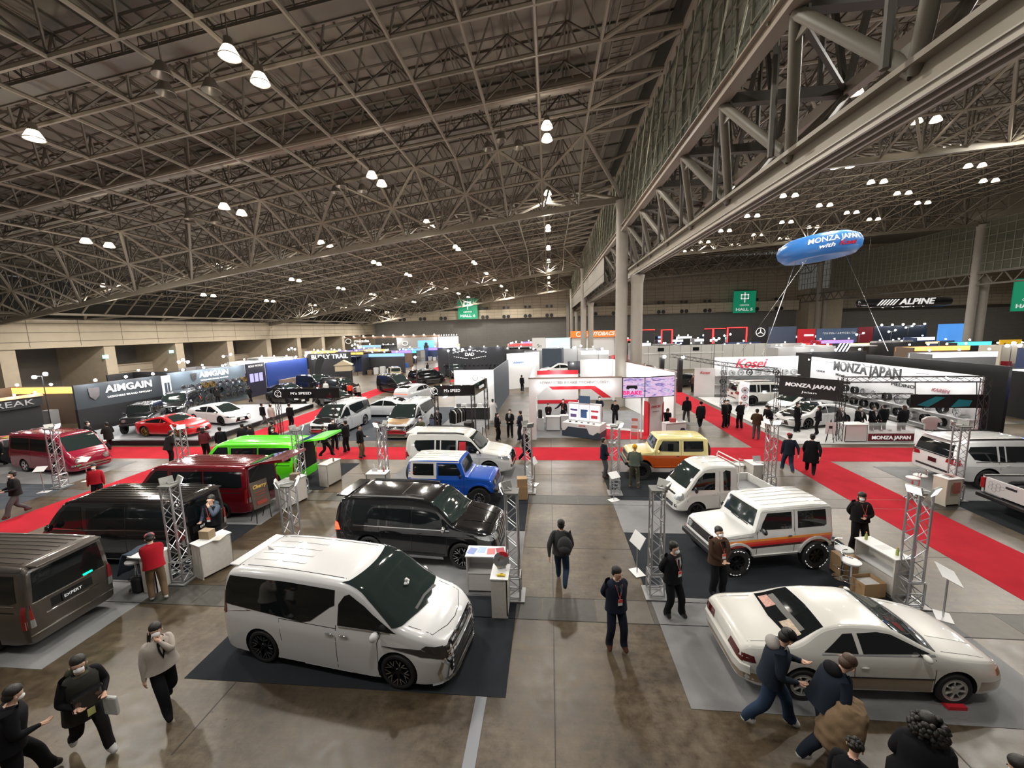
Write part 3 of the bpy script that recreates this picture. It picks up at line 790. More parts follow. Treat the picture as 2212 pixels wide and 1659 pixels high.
# ---- big luxury minivan (three of them in the hall)
def minivan(name, pt, pt2=None, hood=None, rim='blkcut', low=.0, grille='dark'):
    c = Car(name, dict(paint=pt, w=1.87, top=[(-2.47, 1.18), (-2.42, 1.62), (-2.30, 1.84), (-2.0, 1.90), (-1.0, 1.93), (.3, 1.905), (.55, 1.86), (1.62, 1.19), (2.05, 1.07), (2.3, .93), (2.42, .80), (2.48, .66)],
        belt=[(-2.47, 1.08), (-1.0, 1.03), (1.2, .98), (2.48, .62)], bot=[(-2.47, .26), (-2.2, .16), (-1.9, .14), (1.9, .13), (2.25, .12), (2.48, .14)], rf=.62, df=.42, rr=.22, dr=.12, tum=.17, axles=(1.5, -1.5), rw=.355, arch=.40, ww=.24,
        rim=rim, wout=.01, plan=[(-2.47, .98), (-1.5, 1), (1.2, 1), (2.48, .97)], rc=.11))
    dark = M['glass']
    c.panel('windscreen', 'F', [(-.86, 1.19), (0, 1.15), (.86, 1.19), (.77, 1.60), (.70, 1.86), (-.70, 1.86), (-.77, 1.60)], M['glassg'], off=.016, step=.06)
    c.panel('side_window', 'L', [(1.40, 1.12), (.28, 1.10), (.30, 1.50), (.42, 1.66), (.52, 1.70), (.85, 1.52)], dark, both=True)
    c.panel('side_window', 'L', [(.21, 1.74), (.21, 1.46), (.12, 1.42), (-.32, 1.10), (-.52, 1.05), (-1.4, 1.12), (-2.36, 1.18), (-2.36, 1.5), (-2.26, 1.74), (-.9, 1.77)], dark, both=True)
    c.panel('quarter_window', 'L', [(1.5, 1.10), (1.44, 1.13), (1.05, 1.38), (1.1, 1.12)], dark, both=True, off=.004)
    c.panel('rear_window', 'B', [(-.72, 1.22), (.72, 1.22), (.66, 1.66), (-.66, 1.66)], dark)
    c.panel('tail_lamp', 'B', [(.62, .98), (.9, .98), (.88, 1.4), (.78, 1.42), (.74, 1.14), (.62, 1.1)], M['taild'], both=True)
    c.panel('tail_lamp', 'L', [(-2.46, .98), (-2.3, 1.0), (-2.36, 1.4), (-2.44, 1.42)], M['taild'], both=True)
    g = M['gblack'] if grille == 'dark' else M['chrome']
    gr = c.panel('grille', 'F', [(-.62, .30), (.62, .30), (.68, .52), (.74, .78), (.52, .84), (-.52, .84), (-.74, .78), (-.68, .52)], M['gblack'], off=.004)
    for z in (.36, .45, .54, .63, .72, .80):
        c.strip('grille_bar', 'F', [(-.66 if z > .5 else -.58, z), (0, z - .02), (.66 if z > .5 else .58, z)], .03, M['chrome'], off=.016, th=.012, par=gr)
    c.panel('headlight', 'F', [(.56, .80), (.60, .70), (.74, .62), (.90, .74), (.93, .86), (.80, .86)], M['lampdk'], both=True, off=.012)
    c.panel('headlight', 'L', [(2.40, .70), (2.2, .74), (1.98, .88), (2.06, .92), (2.32, .85)], M['lampdk'], both=True, off=.01)
    for sd in (1, -1):
        c.strip('front_trim', 'F', [(sd * .74, .62), (sd * .80, .40), (sd * .76, .2)], .035, M['chrome'], off=.014, th=.02)
        c.strip('front_trim', 'F', [(sd * .74, .62), (sd * .66, .48), (sd * .70, .22)], .025, M['chrome'], off=.014, th=.02)
    c.strip('bumper_trim', 'F', [(-.72, .22), (0, .19), (.72, .22)], .03, M['chrome'], off=.014)
    c.panel('lower_intake', 'F', [(-.6, .23), (.6, .23), (.55, .29), (-.55, .29)], M['well'], off=.003)
    c.strip('side_moulding', 'L', [(1.05, .17), (-1.05, .15)], .035, M['chrome'], both=True, off=.012)
    c.strip('window_trim', 'L', [(1.38, 1.10), (.3, 1.075)], .015, M['chrome'], both=True, off=.01)
    c.panel('front_spoiler', 'F', [(-.8, .13), (.8, .13), (.8, .17), (-.8, .17)], M['chrome'], off=.03, th=.04)
    seam(c, [(1.12, .22), (1.12, .9), (1.2, 1.1)]); seam(c, [(.24, .18), (.24, 1.1)]); seam(c, [(-1.0, .6), (-1.05, 1.05), (.24, 1.03)])
    c.strip('roof_seam', 'T', [(-2.2, .58), (.35, .60)], .018, M['well'] if pt2 is None else pt2, both=True, off=.001, th=.003)
    for y in (-.36, -.12, .12, .36):
        for x in (-1.75, -1.05): c.strip('roof_rib', 'T', [(x - .28, y), (x + .28, y)], .05, pt2 or pt, off=.008, th=.012)
    MB().add([(-2.05, 0, 1.89), (-1.85, -.03, 1.90), (-1.85, .03, 1.90), (-2.06, -.015, 1.98), (-2.06, .015, 1.98)], [(0, 1, 3), (0, 4, 2), (1, 2, 4, 3), (0, 3, 4), (0, 2, 1)]).build('roof_antenna', pt2 or pt, c.root)
    MB().bb(-2.44, -2.2, -.62, .62, 1.845, 1.875).build('roof_spoiler', pt2 or pt, c.root, bevel=.015)
    if hood is not None:
        c.panel('bonnet', 'T', [(1.68, -.66), (2.2, -.60), (2.3, 0), (2.2, .60), (1.68, .66)], hood, off=.006)
    c.strip('bonnet_seam', 'T', [(1.66, .70), (2.12, .66), (2.26, .3), (2.3, 0), (2.26, -.3), (2.12, -.66), (1.66, -.70)], .012, M['well'], off=.0012, th=.003)
    c.strip('wiper', 'F', [(.5, 1.17), (.1, 1.2), (-.3, 1.19)], .02, M['bplast'], off=.02)
    mirror(c, 1.15, 1.12, pt, y=.95); handle(c, .12, .93, M['chrome'], .2); handle(c, .42, .93, M['chrome'], .2)
    plate(c, 'B', .75)
    return c
pw = paint('pearl_white', (0.70, 0.70, 0.71)); pbk = paint('black', (0.006, 0.006, 0.007), rough=.12); psil = paint('silver_white', (.55, .57, .6))
c = minivan('minivan', pw)
MB().ell((0, 0, 0), (.05, .05, .045), 8, 6).ell((.0, .0, .07), (.04, .04, .04), 8, 6).ell((0, .07, .01), (.03, .03, .03), 8, 6).ell((0, -.06, .02), (.03, .03, .03), 8, 6).build('plush_toy', M['mask'], c.root, smooth=60).location = (1.25, .05, 1.47)
place(c, -4.24, 7.5, -8, 'white minivan with black glass and chrome grille parked on the black carpet')
# ---- box vans: long side windows, ribbed roof
def van(name, pt, hatch=False, retro=False, rim='black', tint=None):
    c = Car(name, dict(paint=pt, w=1.70, top=[(-2.35, 1.5), (-2.33, 1.86), (-2.22, 1.96), (-1.2, 1.99), (.9, 1.98), (1.25, 1.93), (2.0, 1.18), (2.22, .98), (2.33, .72), (2.35, .55)],
        belt=[(-2.35, 1.12), (1.6, 1.10), (2.35, .5)], bot=[(-2.35, .26), (-2.0, .2), (1.8, .19), (2.35, .22)], rf=.35, df=.22, rr=.12, dr=.07, tum=.13, axles=(1.28, -1.27), rw=.32, arch=.365, ww=.2, rim=rim, wout=.02, rc=.10))
    g = tint or M['glass']
    c.panel('windscreen', 'F', [(-.72, 1.2), (.72, 1.2), (.64, 1.86), (-.64, 1.86)], M['glassg'], off=.012, step=.07)
    for sd in 'LR':
        c.panel('front_window', sd, [(1.78, 1.16), (.72, 1.13), (.76, 1.78), (1.22, 1.78)], g)
        c.panel('side_window', sd, [(.60, 1.16), (.60, 1.74), (-.62, 1.76), (-.62, 1.18), (.5, 1.14)], g)
        c.panel('side_window', sd, [(-.68, 1.18), (-.68, 1.76), (-2.1, 1.76), (-2.16, 1.22), (-2.0, 1.17)], g)
        c.strip('window_trim', sd, [(1.74, 1.13), (.6, 1.105), (-.6, 1.12), (-2.1, 1.13)], .014, M['chrome'], off=.008)
        c.strip('gutter', sd, [(1.3, 1.86), (-2.25, 1.87)], .025, pt, off=.02, th=.03)
        c.strip('door_seam', sd, [(.66, .26), (.66, 1.8)], .012, M['well'], off=.0015); c.strip('door_seam', sd, [(-.65, .5), (-.65, 1.8)], .012, M['well'], off=.0015)
        c.strip('slide_rail', sd, [(-.7, 1.0), (-2.1, 1.0)], .03, M['well'], off=.002)
    c.strip('side_skirt', 'L', [(.92, .22), (-.9, .22)], .04, M['chrome'], both=True, off=.01)
    for y in (-.56, -.40, -.24, -.08, .08, .24, .40, .56): c.strip('roof_rib', 'T', [(1.05, y), (-2.1, y)], .045, pt, off=.012, th=.015)
    if not hatch:
        c.panel('rear_window', 'B', [(-.68, 1.14), (.68, 1.14), (.62, 1.78), (-.62, 1.78)], M['glass'])
        c.strip('window_trim', 'B', [(-.7, 1.12), (.7, 1.12)], .02, M['chrome'], off=.008)
        c.strip('rear_garnish', 'B', [(-.5, .78), (.5, .78)], .02, M['chrome'], off=.012)
        c.panel('plate_recess', 'B', [(-.4, .84), (.4, .84), (.4, 1.04), (-.4, 1.04)], M['well'], off=.002)
        plate(c, 'B', .93, 'EXPERT', w=.42)
        c.strip('bumper_trim', 'B', [(-.8, .46), (.8, .46)], .025, M['chrome'], off=.015)
        MB().bb(-2.5, -2.2, -.62, .62, 1.88, 1.93).build('roof_spoiler', pt, c.root, bevel=.015)
        MB().bb(-2.375, -2.36, -.42, -.24, 1.16, 1.19).build('green_light', glow('green_led', (0, 1, .25), 12), c.root)
    else:
        c.panel('boot_opening', 'B', [(-.70, .62), (.70, .62), (.70, 1.1), (.64, 1.8), (-.64, 1.8), (-.70, 1.1)], M['well'], off=.003)
        # raised tailgate, hinged at the roof edge
        a = radians(12); L = 1.45
        T = Matrix.Translation((-2.28, 0, 1.93)) @ Matrix.Rotation(a, 4, 'Y')
        t = MB().add([T @ Vector((x, y * w, z)) for x, w, z in ((0, 1, 0), (-.62, .97, .04), (-.75, 1.02, .04), (-L, .98, -.02)) for y in (-.72, .72)] + [T @ Vector((x, y * w, z)) for x, w, z in ((0, 1, -.06), (-.62, .97, -.03), (-.75, 1.02, -.05), (-L, .98, -.12)) for y in (-.72, .72)],
            [(0, 1, 3, 2), (2, 3, 5, 4), (4, 5, 7, 6), (8, 10, 11, 9), (10, 12, 13, 11), (12, 14, 15, 13), (0, 2, 10, 8), (2, 4, 12, 10), (4, 6, 14, 12), (1, 9, 11, 3), (3, 11, 13, 5), (5, 13, 15, 7), (6, 7, 15, 14), (0, 8, 9, 1)]).build('tailgate', pt, c.root, bevel=.01)
        MB().box((-.36, 0, .035), (.5, 1.2, .02), T=T).build('tailgate_window', M['glass'], t)
        MB().tube(T @ Vector((-.5, .66, -.05)), (-2.33, .68, 1.35), .012).tube(T @ Vector((-.5, -.66, -.05)), (-2.33, -.68, 1.35), .012).build('gas_strut', M['bplast'], t)
    c.panel('tail_lamp', 'B', [(.70, .62), (.83, .62), (.83, 1.12), (.74, 1.12)], M['tail'], both=True, off=.012)
    c.panel('tail_lamp', 'L', [(-2.33, .62), (-2.24, .62), (-2.26, 1.12), (-2.33, 1.12)], M['tail'], both=True, off=.012)
    c.panel('tail_lamp_lens', 'B', [(.70, .62), (.83, .62), (.83, .80), (.71, .80)], M['lamp'], both=True, off=.016)
    if retro:
        for sd in (1, -1):
            h, n = c.hit('F', sd * .55, .74); T = Matrix.Translation(h) @ Matrix.Rotation(pi / 2, 4, 'Y')
            MB().lathe([(.14, -.02), (.14, .04), (.115, .05), (.11, .03)], 20, T).build('headlight_ring', M['chrome'], c.root, smooth=40)
            MB().lathe([(.11, .02), (.07, .05), (.001, .06)], 20, T).build('headlight', M['lamp'], c.root, smooth=60)
        c.strip('front_bumper', 'F', [(-.78, .50), (.78, .50)], .09, M['chrome'], off=.05, th=.06)
        c.strip('front_bumper_bar', 'F', [(-.6, .36), (.6, .36)], .05, M['chrome'], off=.05, th=.06)
        c.strip('nose_crease', 'F', [(-.6, .98), (0, .82), (.6, .98)], .02, pt, off=.01)
    else:
        c.panel('headlight', 'F', [(.45, .72), (.78, .76), (.80, .92), (.5, .86)], M['lamp'], both=True, off=.01)
        c.panel('grille', 'F', [(-.45, .62), (.45, .62), (.45, .84), (-.45, .84)], M['gblack'], off=.008)
    mirror(c, 1.62, 1.22, pt if not retro else M['chrome'], y=.86, sz=(.12, .2, .22)); handle(c, .86, .98, M['chrome']); handle(c, .42, .98, M['chrome'])
    return c
place(van('van', paint('brown_grey', (.075, .062, .052), .3, .3)), -13.25, 7.45, 180, 'grey brown box van with closed tailgate and lettered black plate, seen from behind')
place(van('van', paint('black_van', (.008, .007, .007), rough=.12)), -12.9, 10.62, 180, 'black box van with ribbed roof beside the white counter and truss tower')
place(van('van', paint('dark_cherry', (.16, .006, .012), .2, .2), hatch=True), -13.2, 13.6, 180, 'dark cherry red box van with its tailgate raised beside the brown sign')
place(van('van', paint('lime_green', (.10, .75, .01), 0, .3), hatch=True), -13.3, 16.5, 180, 'lime green box van with its tailgate raised')
place(van('van', paint('wine_red', (.26, .008, .03), .1, .2), retro=True, rim='chrome'), -25.3, 17.9, -10, 'wine red retro van with round headlamps and chrome bumper behind a truss tower')
place(van('van', paint('wine_red', (.26, .008, .03), .1, .2), retro=True, rim='chrome'), -26.1, 13.4, -6, 'red retro van cut off by the picture edge below the other retro van')

# ---- big off-roaders
def suv(name, pt, kind='prado', rim='blkcut', doors=False):
    if kind == 'prado':
        top = [(-2.42, 1.12), (-2.36, 1.55), (-2.2, 1.82), (-1.8, 1.88), (-.3, 1.90), (.45, 1.84), (.62, 1.78), (1.28, 1.27), (1.6, 1.22), (2.15, 1.10), (2.34, .98), (2.42, .66)]; w = 1.89; ax = (1.46, -1.33); r = .385
    elif kind == 'lc':
        top = [(-2.48, 1.12), (-2.42, 1.5), (-2.22, 1.84), (-1.8, 1.91), (-.3, 1.93), (.4, 1.88), (.6, 1.82), (1.25, 1.30), (1.6, 1.25), (2.2, 1.14), (2.42, 1.0), (2.49, .66)]; w = 1.98; ax = (1.5, -1.35); r = .4
    else:   # long softer wagon with high roof
        top = [(-2.45, 1.2), (-2.40, 1.75), (-2.25, 1.95), (-1.8, 2.0), (-.2, 2.0), (.35, 1.93), (.5, 1.86), (1.2, 1.25), (1.5, 1.2), (2.1, 1.08), (2.36, .92), (2.45, .6)]; w = 1.87; ax = (1.45, -1.35); r = .38
    x0, x1 = top[0][0], top[-1][0]
    c = Car(name, dict(paint=pt, w=w, top=top, belt=[(x0, 1.08), (-.5, 1.07), (1.2, 1.06), (x1, .75)], bot=[(x0, .42), (-1.9, .30), (1.9, .30), (x1, .36)], rf=.5, df=.28, rr=.25, dr=.12, tum=.24, axles=ax, rw=r, arch=r + .06, ww=.26, rim=rim, rc=.09, wout=.0))
    g = M['glass']; W = w / 2
    c.panel('windscreen', 'F', [(-W + .13, 1.29), (0, 1.26), (W - .13, 1.29), (W - .26, 1.80), (-W + .26, 1.80)], M['glassg'], off=.012, step=.07)
    for sd in 'LR':
        c.panel('front_window', sd, [(1.12, 1.13), (.02, 1.12), (.04, 1.68), (.46, 1.67), (.66, 1.60)], g)
        c.panel('side_window', sd, [(-.06, 1.12), (-.06, 1.68), (-.74, 1.68), (-.74, 1.12)], g)
        c.panel('side_window', sd, [(-.80, 1.12), (-.80, 1.68), (-.98, 1.68), (-.98, 1.12)], g)
        if kind == 'prado': c.panel('quarter_window', sd, [(-1.06, 1.12), (-1.06, 1.68), (-1.86, 1.66), (-2.02, 1.46), (-1.76, 1.12)], g)
        else: c.panel('quarter_window', sd, [(-1.06, 1.12), (-1.06, 1.68), (-1.95, 1.66), (-2.05, 1.48), (-1.85, 1.2), (-1.6, 1.14)], g)
        c.strip('window_trim', sd, [(1.1, 1.105), (-1.8, 1.10)], .02, M['chrome'] if kind != 'wagon' else pt, off=.01)
        c.strip('roof_rail', 'T', [(.3, (W - .30) * (1 if sd == 'L' else -1)), (-1.9, (W - .28) * (1 if sd == 'L' else -1))], .045, M['bplast'] if kind != 'lc' else M['gblack'], off=.05, th=.03)
        c.strip('side_step', sd, [(.92, .36), (-.80, .36)], .05, M['rimsil'] if kind == 'prado' else M['gblack'], off=.08, th=.1)
        c.strip('body_crease', sd, [(2.0, .95), (1.0, .93), (-2.1, .93)], .03, pt, off=.008)
        c.strip('door_seam', sd, [(1.02, .4), (1.02, .95), (1.1, 1.1)], .012, M['well'], off=.0015); c.strip('door_seam', sd, [(-.02, .4), (-.02, 1.7)], .012, M['well'], off=.0015); c.strip('door_seam', sd, [(-.95, .8), (-1.02, 1.1)], .012, M['well'], off=.0015)
        c.panel('headlight', sd, [(x1 - .12, .84), (x1 - .45, .92), (x1 - .62, 1.0), (x1 - .2, .99)], M['lamp'], off=.01)
        c.panel('tail_lamp', sd, [(x0 + .02, .92), (x0 + .22, .96), (x0 + .12, 1.14), (x0 + .02, 1.14)], M['taillit'] if kind == 'prado' else M['tail'], off=.012)
    c.panel('headlight', 'F', [(.50, .84), (W - .08, .86), (W - .1, 1.0), (.52, .98)], M['lamp'], both=True, off=.012)
    gr = c.panel('grille', 'F', [(-.48, .62), (.48, .62), (.5, .98), (-.5, .98)], M['gblack'], off=.01)
    for y in (-.36, -.18, 0, .18, .36): c.strip('grille_bar', 'F', [(y, .66), (y, .96)], .04, M['chrome'] if kind == 'prado' else M['gblack'], off=.025, par=gr)
    c.panel('lower_intake', 'F', [(-.6, .42), (.6, .42), (.6, .56), (-.6, .56)], M['bplast'], off=.006)
    c.panel('fog_lamp', 'F', [(.66, .5), (.78, .5), (.78, .62), (.66, .62)], M['lampdk'], both=True)
    c.panel('rear_window', 'B', [(-W + .2, 1.2), (W - .2, 1.2), (W - .28, 1.68), (-W + .28, 1.68)], g)
    c.panel('tail_lamp', 'B', [(W - .45, .98), (W - .06, .94), (W - .05, 1.16), (W - .4, 1.12)] if kind == 'lc' else [(W - .18, .85), (W - .03, .85), (W - .04, 1.2), (W - .14, 1.2)], M['tail'], both=True, off=.012)
    if kind == 'lc': c.strip('rear_garnish', 'B', [(-W + .1, 1.17), (W - .1, 1.17)], .04, M['gblack'], off=.02); c.panel('bumper_insert', 'B', [(-.7, .56), (.7, .56), (.72, .64), (-.72, .64)], M['bplast'], off=.008)
    plate(c, 'B', .9)
    MB().bb(x0 - .02, x0 + .35, -W + .3, W - .3, top[4][1] - .07, top[4][1] - .03).build('roof_spoiler', pt, c.root, bevel=.015)
    if kind == 'prado':
        c.strip('sunroof_seam', 'T', [(.15, -.42), (.15, .42), (-.45, .42), (-.45, -.42), (.15, -.42)], .02, M['bplast'], off=.004)
    if kind != 'prado':
        for y in (-.4, -.2, 0, .2, .4): c.strip('roof_rib', 'T', [(.2, y), (-1.9, y)], .03, pt, off=.008)
    for y in (.3, -.3): c.strip('bonnet_crease', 'T', [(1.4, y * 1.6), (2.15, y)], .03, pt, off=.008)
    c.strip('wiper', 'F', [(.6, 1.28), (.1, 1.3)], .02, M['bplast'], off=.02)
    mirror(c, .98, 1.2, M['chrome'] if kind == 'prado' else pt, y=W, sz=(.12, .2, .18)); handle(c, .22, .98, pt if kind != 'prado' else M['gblack']); handle(c, -.72, .98, pt if kind != 'prado' else M['gblack'])
    return c
c = suv('off_road_car', pbk); place(c, -3.85, 11.2, -5, 'glossy black off-road car with roof rails, silver step and split-spoke wheels')
c = suv('off_road_car', paint('cream_white', (.72, .71, .67)), 'wagon', rim='steel')
for y in (-1, 1):   # opened front doors
    T = Matrix.Translation((1.05, y * .93, 0)) @ Matrix.Rotation(radians(-62 * y), 4, 'Z')
    if y > 0: 
        d = MB().box((-.5, 0, .82), (1.0, .06, .6), T=T).build('open_door', paint('cream_white', (.72, .71, .67)), c.root, bevel=.01)
        MB().tube(T @ Vector((-.02, 0, 1.1)), T @ Vector((-.45, 0, 1.66)), .02).tube(T @ Vector((-.45, 0, 1.66)), T @ Vector((-.98, 0, 1.66)), .02).tube(T @ Vector((-.98, 0, 1.66)), T @ Vector((-1, 0, 1.1)), .02).build('door_frame', M['bplast'], d)
c.panel('red_headlining', 'R', [(.40, 1.16), (.40, 1.62), (.10, 1.62), (.08, 1.16)], M['red'], off=.014)
place(c, -4.15, 17.95, -3, 'cream white off-road wagon with its far door open behind the blue car')
c = suv('off_road_car', paint('pure_white', (.72, .72, .72)), 'lc', rim='steel'); place(c, 17.8, 17.15, 0, 'white off-road car with dark rear glass beside the right red carpet')
c = suv('off_road_car', paint('cream_white', (.72, .71, .67)), 'lc', rim='black'); place(c, 17.1, 33.6, 0, 'cream white off-road car behind the small black banner, on the wheel stand')

# ---- small boxy off-roaders
def boxy(name, pt, roofp=None, hoodp=None, lower=None, stripes=False, rim='letter', lift=0.0, rearp=None, belly=None):
    L0, L1 = -1.62, 1.70; z = lift
    c = Car(name, dict(paint=pt, w=1.50, top=[(L0, 1.15 + z), (L0 + .03, 1.62 + z), (L0 + .12, 1.69 + z), (-1.0, 1.72 + z), (.35, 1.70 + z), (.44, 1.64 + z), (.62, 1.14 + z), (.72, 1.10 + z), (1.5, 1.04 + z), (1.62, .97 + z), (1.70, .70 + z)],
        belt=[(L0, 1.06 + z), (.4, 1.05 + z), (1.70, .98 + z)], bot=[(L0, .5 + z), (-1.2, .38 + z), (1.2, .38 + z), (1.70, .48 + z)], rf=.16, df=.08, rr=.1, dr=.05, tum=.13, axles=(1.13, -1.12), rw=.36 + z * .35, arch=.41 + z * .3, ww=.22, rim=rim, rimr=.21, rc=.07, wout=-.06, arch_dz=.03 + z * .4, smooth=28, lin=True))
    g = M['glass']
    for sd in 'LR':
        if lower: c.panel('lower_paint', sd, [(1.64, .55 + z), (1.64, .94 + z), (-1.58, .94 + z), (-1.58, .58 + z), (-1.52, .56 + z), (-1.45, .75 + z), (-.8, .75 + z), (-.68, .44 + z), (.66, .44 + z), (.8, .75 + z), (1.46, .75 + z), (1.52, .56 + z)], lower, off=.003, th=.004)
        c.panel('front_window', sd, [(.46, 1.12 + z), (-.42, 1.10 + z), (-.42, 1.54 + z), (.26, 1.54 + z), (.40, 1.30 + z)], g)
        c.panel('side_window', sd, [(-.60, 1.10 + z), (-.60, 1.54 + z), (-1.40, 1.54 + z), (-1.42, 1.14 + z), (-1.36, 1.10 + z)], g)
        c.strip('gutter', sd, [(.38, 1.60 + z), (-1.58, 1.60 + z)], .03, roofp or pt, off=.02, th=.03)
        c.strip('door_seam', sd, [(.56, .45 + z), (.56, 1.08 + z)], .012, M['well'], off=.0015); c.strip('door_seam', sd, [(-.50, .45 + z), (-.50, 1.58 + z)], .012, M['well'], off=.0015)
        c.strip('bonnet_seam', sd, [(1.6, .93 + z), (.66, .97 + z)], .012, M['well'], off=.0015)
        fl = lower or pt
        for xw in (1.13, -1.12):
            rr = .43 + z * .3; zc = .39 + z * .75
            pts = [(xw + cos(radians(a)) * rr * 1.05, zc + sin(radians(a)) * rr) for a in range(8, 180, 19)]
            c.strip('wheel_arch_flare', sd, pts, .06, fl, off=.045, th=.05)
        c.strip('sill', sd, [(.62, .43 + z), (-.62, .43 + z)], .05, pt if not lower else lower, off=.04, th=.05)
        if stripes:
            for k, (cl, w0) in enumerate((('orange', (.85, .28, .02)), ('vermilion', (.75, .06, .02)), ('scarlet', (.6, .02, .02)), ('dark_plum', (.05, .015, .02)))):
                zz = .955 - k * .062; m_ = paint('stripe_' + cl, w0)
                c.strip('side_stripe', sd, [(1.52 - k * .09, zz - .03 - .0), (.95 - .0, zz - .02), (-.45, zz), (-1.56, zz + .012)], .062, m_, off=.004, th=.006)
    if roofp: c.panel('roof_skin', 'T', [(.36, -.62), (.36, .62), (-1.54, .64), (-1.54, -.64)], roofp, off=.008, th=.012)
    if rearp:
        for sd in 'LR':
            c.panel('cabin_paint', sd, [(-.49, .98 + z), (-.49, 1.60 + z), (-1.60, 1.60 + z), (-1.61, .98 + z)], rearp, off=.003, th=.004)
            c.panel('side_window_glass', sd, [(-.62, 1.12 + z), (-.62, 1.52 + z), (-1.38, 1.52 + z), (-1.40, 1.12 + z)], g, off=.02)
    for y in (-.44, -.22, 0, .22, .44): c.strip('roof_rib', 'T', [(.3, y), (-1.5, y)], .035, roofp or pt, off=.018 if roofp else .01, th=.015)
    c.panel('windscreen', 'F', [(-.60, 1.19 + z), (.60, 1.19 + z), (.54, 1.60 + z), (-.54, 1.60 + z)], M['glassg'], off=.012, step=.07)
    if hoodp: c.panel('bonnet_skin', 'T', [(.66, -.60), (.66, .60), (1.58, .60), (1.58, -.60)], hoodp, off=.005)
    gr = c.panel('grille', 'F', [(-.64, .72 + z), (.64, .72 + z), (.64, .92 + z), (-.64, .92 + z)], M['bplast'], off=.01)
    for k in range(5): c.strip('grille_bar', 'F', [(-.36, .75 + z + k * .036), (.36, .75 + z + k * .036)], .012, M['gblack'], off=.02, par=gr)
    for sd in (1, -1):
        h, n = c.hit('F', sd * .50, .83 + z); T = Matrix.Translation(h + Vector((.015, 0, 0))) @ Matrix.Rotation(pi / 2, 4, 'Y')
        MB().lathe([(.095, -.01), (.095, .025), (.08, .03), (.05, .02), (.001, .03)], 18, T).build('headlight', M['lamp'], c.root, smooth=50)
        MB().box((h.x + .02, sd * .68, .66 + z), (.02, .08, .05)).build('indicator_lamp', M['amber'], c.root)
        c.panel('tail_lamp', 'B', [(sd * .5, .62 + z), (sd * .68, .62 + z), (sd * .68, .7 + z), (sd * .5, .7 + z)], M['tail'])
    MB().bb(1.66, 1.82, -.72, .72, .50 + z, .64 + z).build('front_bumper', M['bplast'] if not belly else belly, c.root, bevel=.03)
    MB().bb(-1.76, -1.6, -.72, .72, .50 + z, .62 + z).build('rear_bumper', M['bplast'], c.root, bevel=.03)
    c.panel('rear_window', 'B', [(-.5, 1.14 + z), (.5, 1.14 + z), (.48, 1.55 + z), (-.48, 1.55 + z)], g)
    T = Matrix.Translation((-1.76, 0, .98 + z)) @ Matrix.Rotation(-pi / 2, 4, 'Y'); h_ = .1
    sw = MB().lathe([(.21, -h_), (.33, -h_), (.355, -h_ + .03), (.355, h_ - .03), (.33, h_), (.21, h_)], 28, T, closed=True).build('spare_wheel', M['rubber'], c.root, smooth=40)
    MB().lathe([(.001, .05), (.2, .05), (.21, .09), (.21, -.05), (.001, -.05)], 20, T).build('spare_rim', M['rimblk'], sw, smooth=40)
    for y in (.1, .42): c.strip('wiper', 'F', [(y, 1.16 + z), (y - .35, 1.18 + z)], .02, M['bplast'], off=.02)
    mirror(c, .46, 1.14 + z, M['gblack'] if not hoodp else (hoodp if lower else M['gblack']), y=.76, sz=(.1, .2, .16)); handle(c, -.36, .92 + z, M['bplast'], .12)
    return c
ivory = paint('ivory', (.68, .68, .66))
place(boxy('compact_off_road_car', ivory, stripes=True, lift=.08), 5.72, 11.2, 191.5, 'pale boxy off-road car with orange, red and plum side stripes')
place(boxy('compact_off_road_car', paint('mid_blue', (.01, .10, .55), .2, .25), roofp=paint('cream_white', (.72, .71, .67)), rearp=paint('cream_white', (.72, .71, .67)), lift=.12, rim='silver'), -3.75, 14.75, -3, 'blue boxy off-road car with white roof and rear cabin')
cy = paint('pale_yellow', (.80, .68, .30)); oc = paint('burnt_orange', (.60, .10, .01), .1, .25)
place(boxy('compact_off_road_car', cy, hoodp=cy, lower=oc, lift=.14, belly=M['bplast'], rim='steel'), 4.95, 17.7, 181, 'boxy off-road car, pale yellow above and burnt orange below')

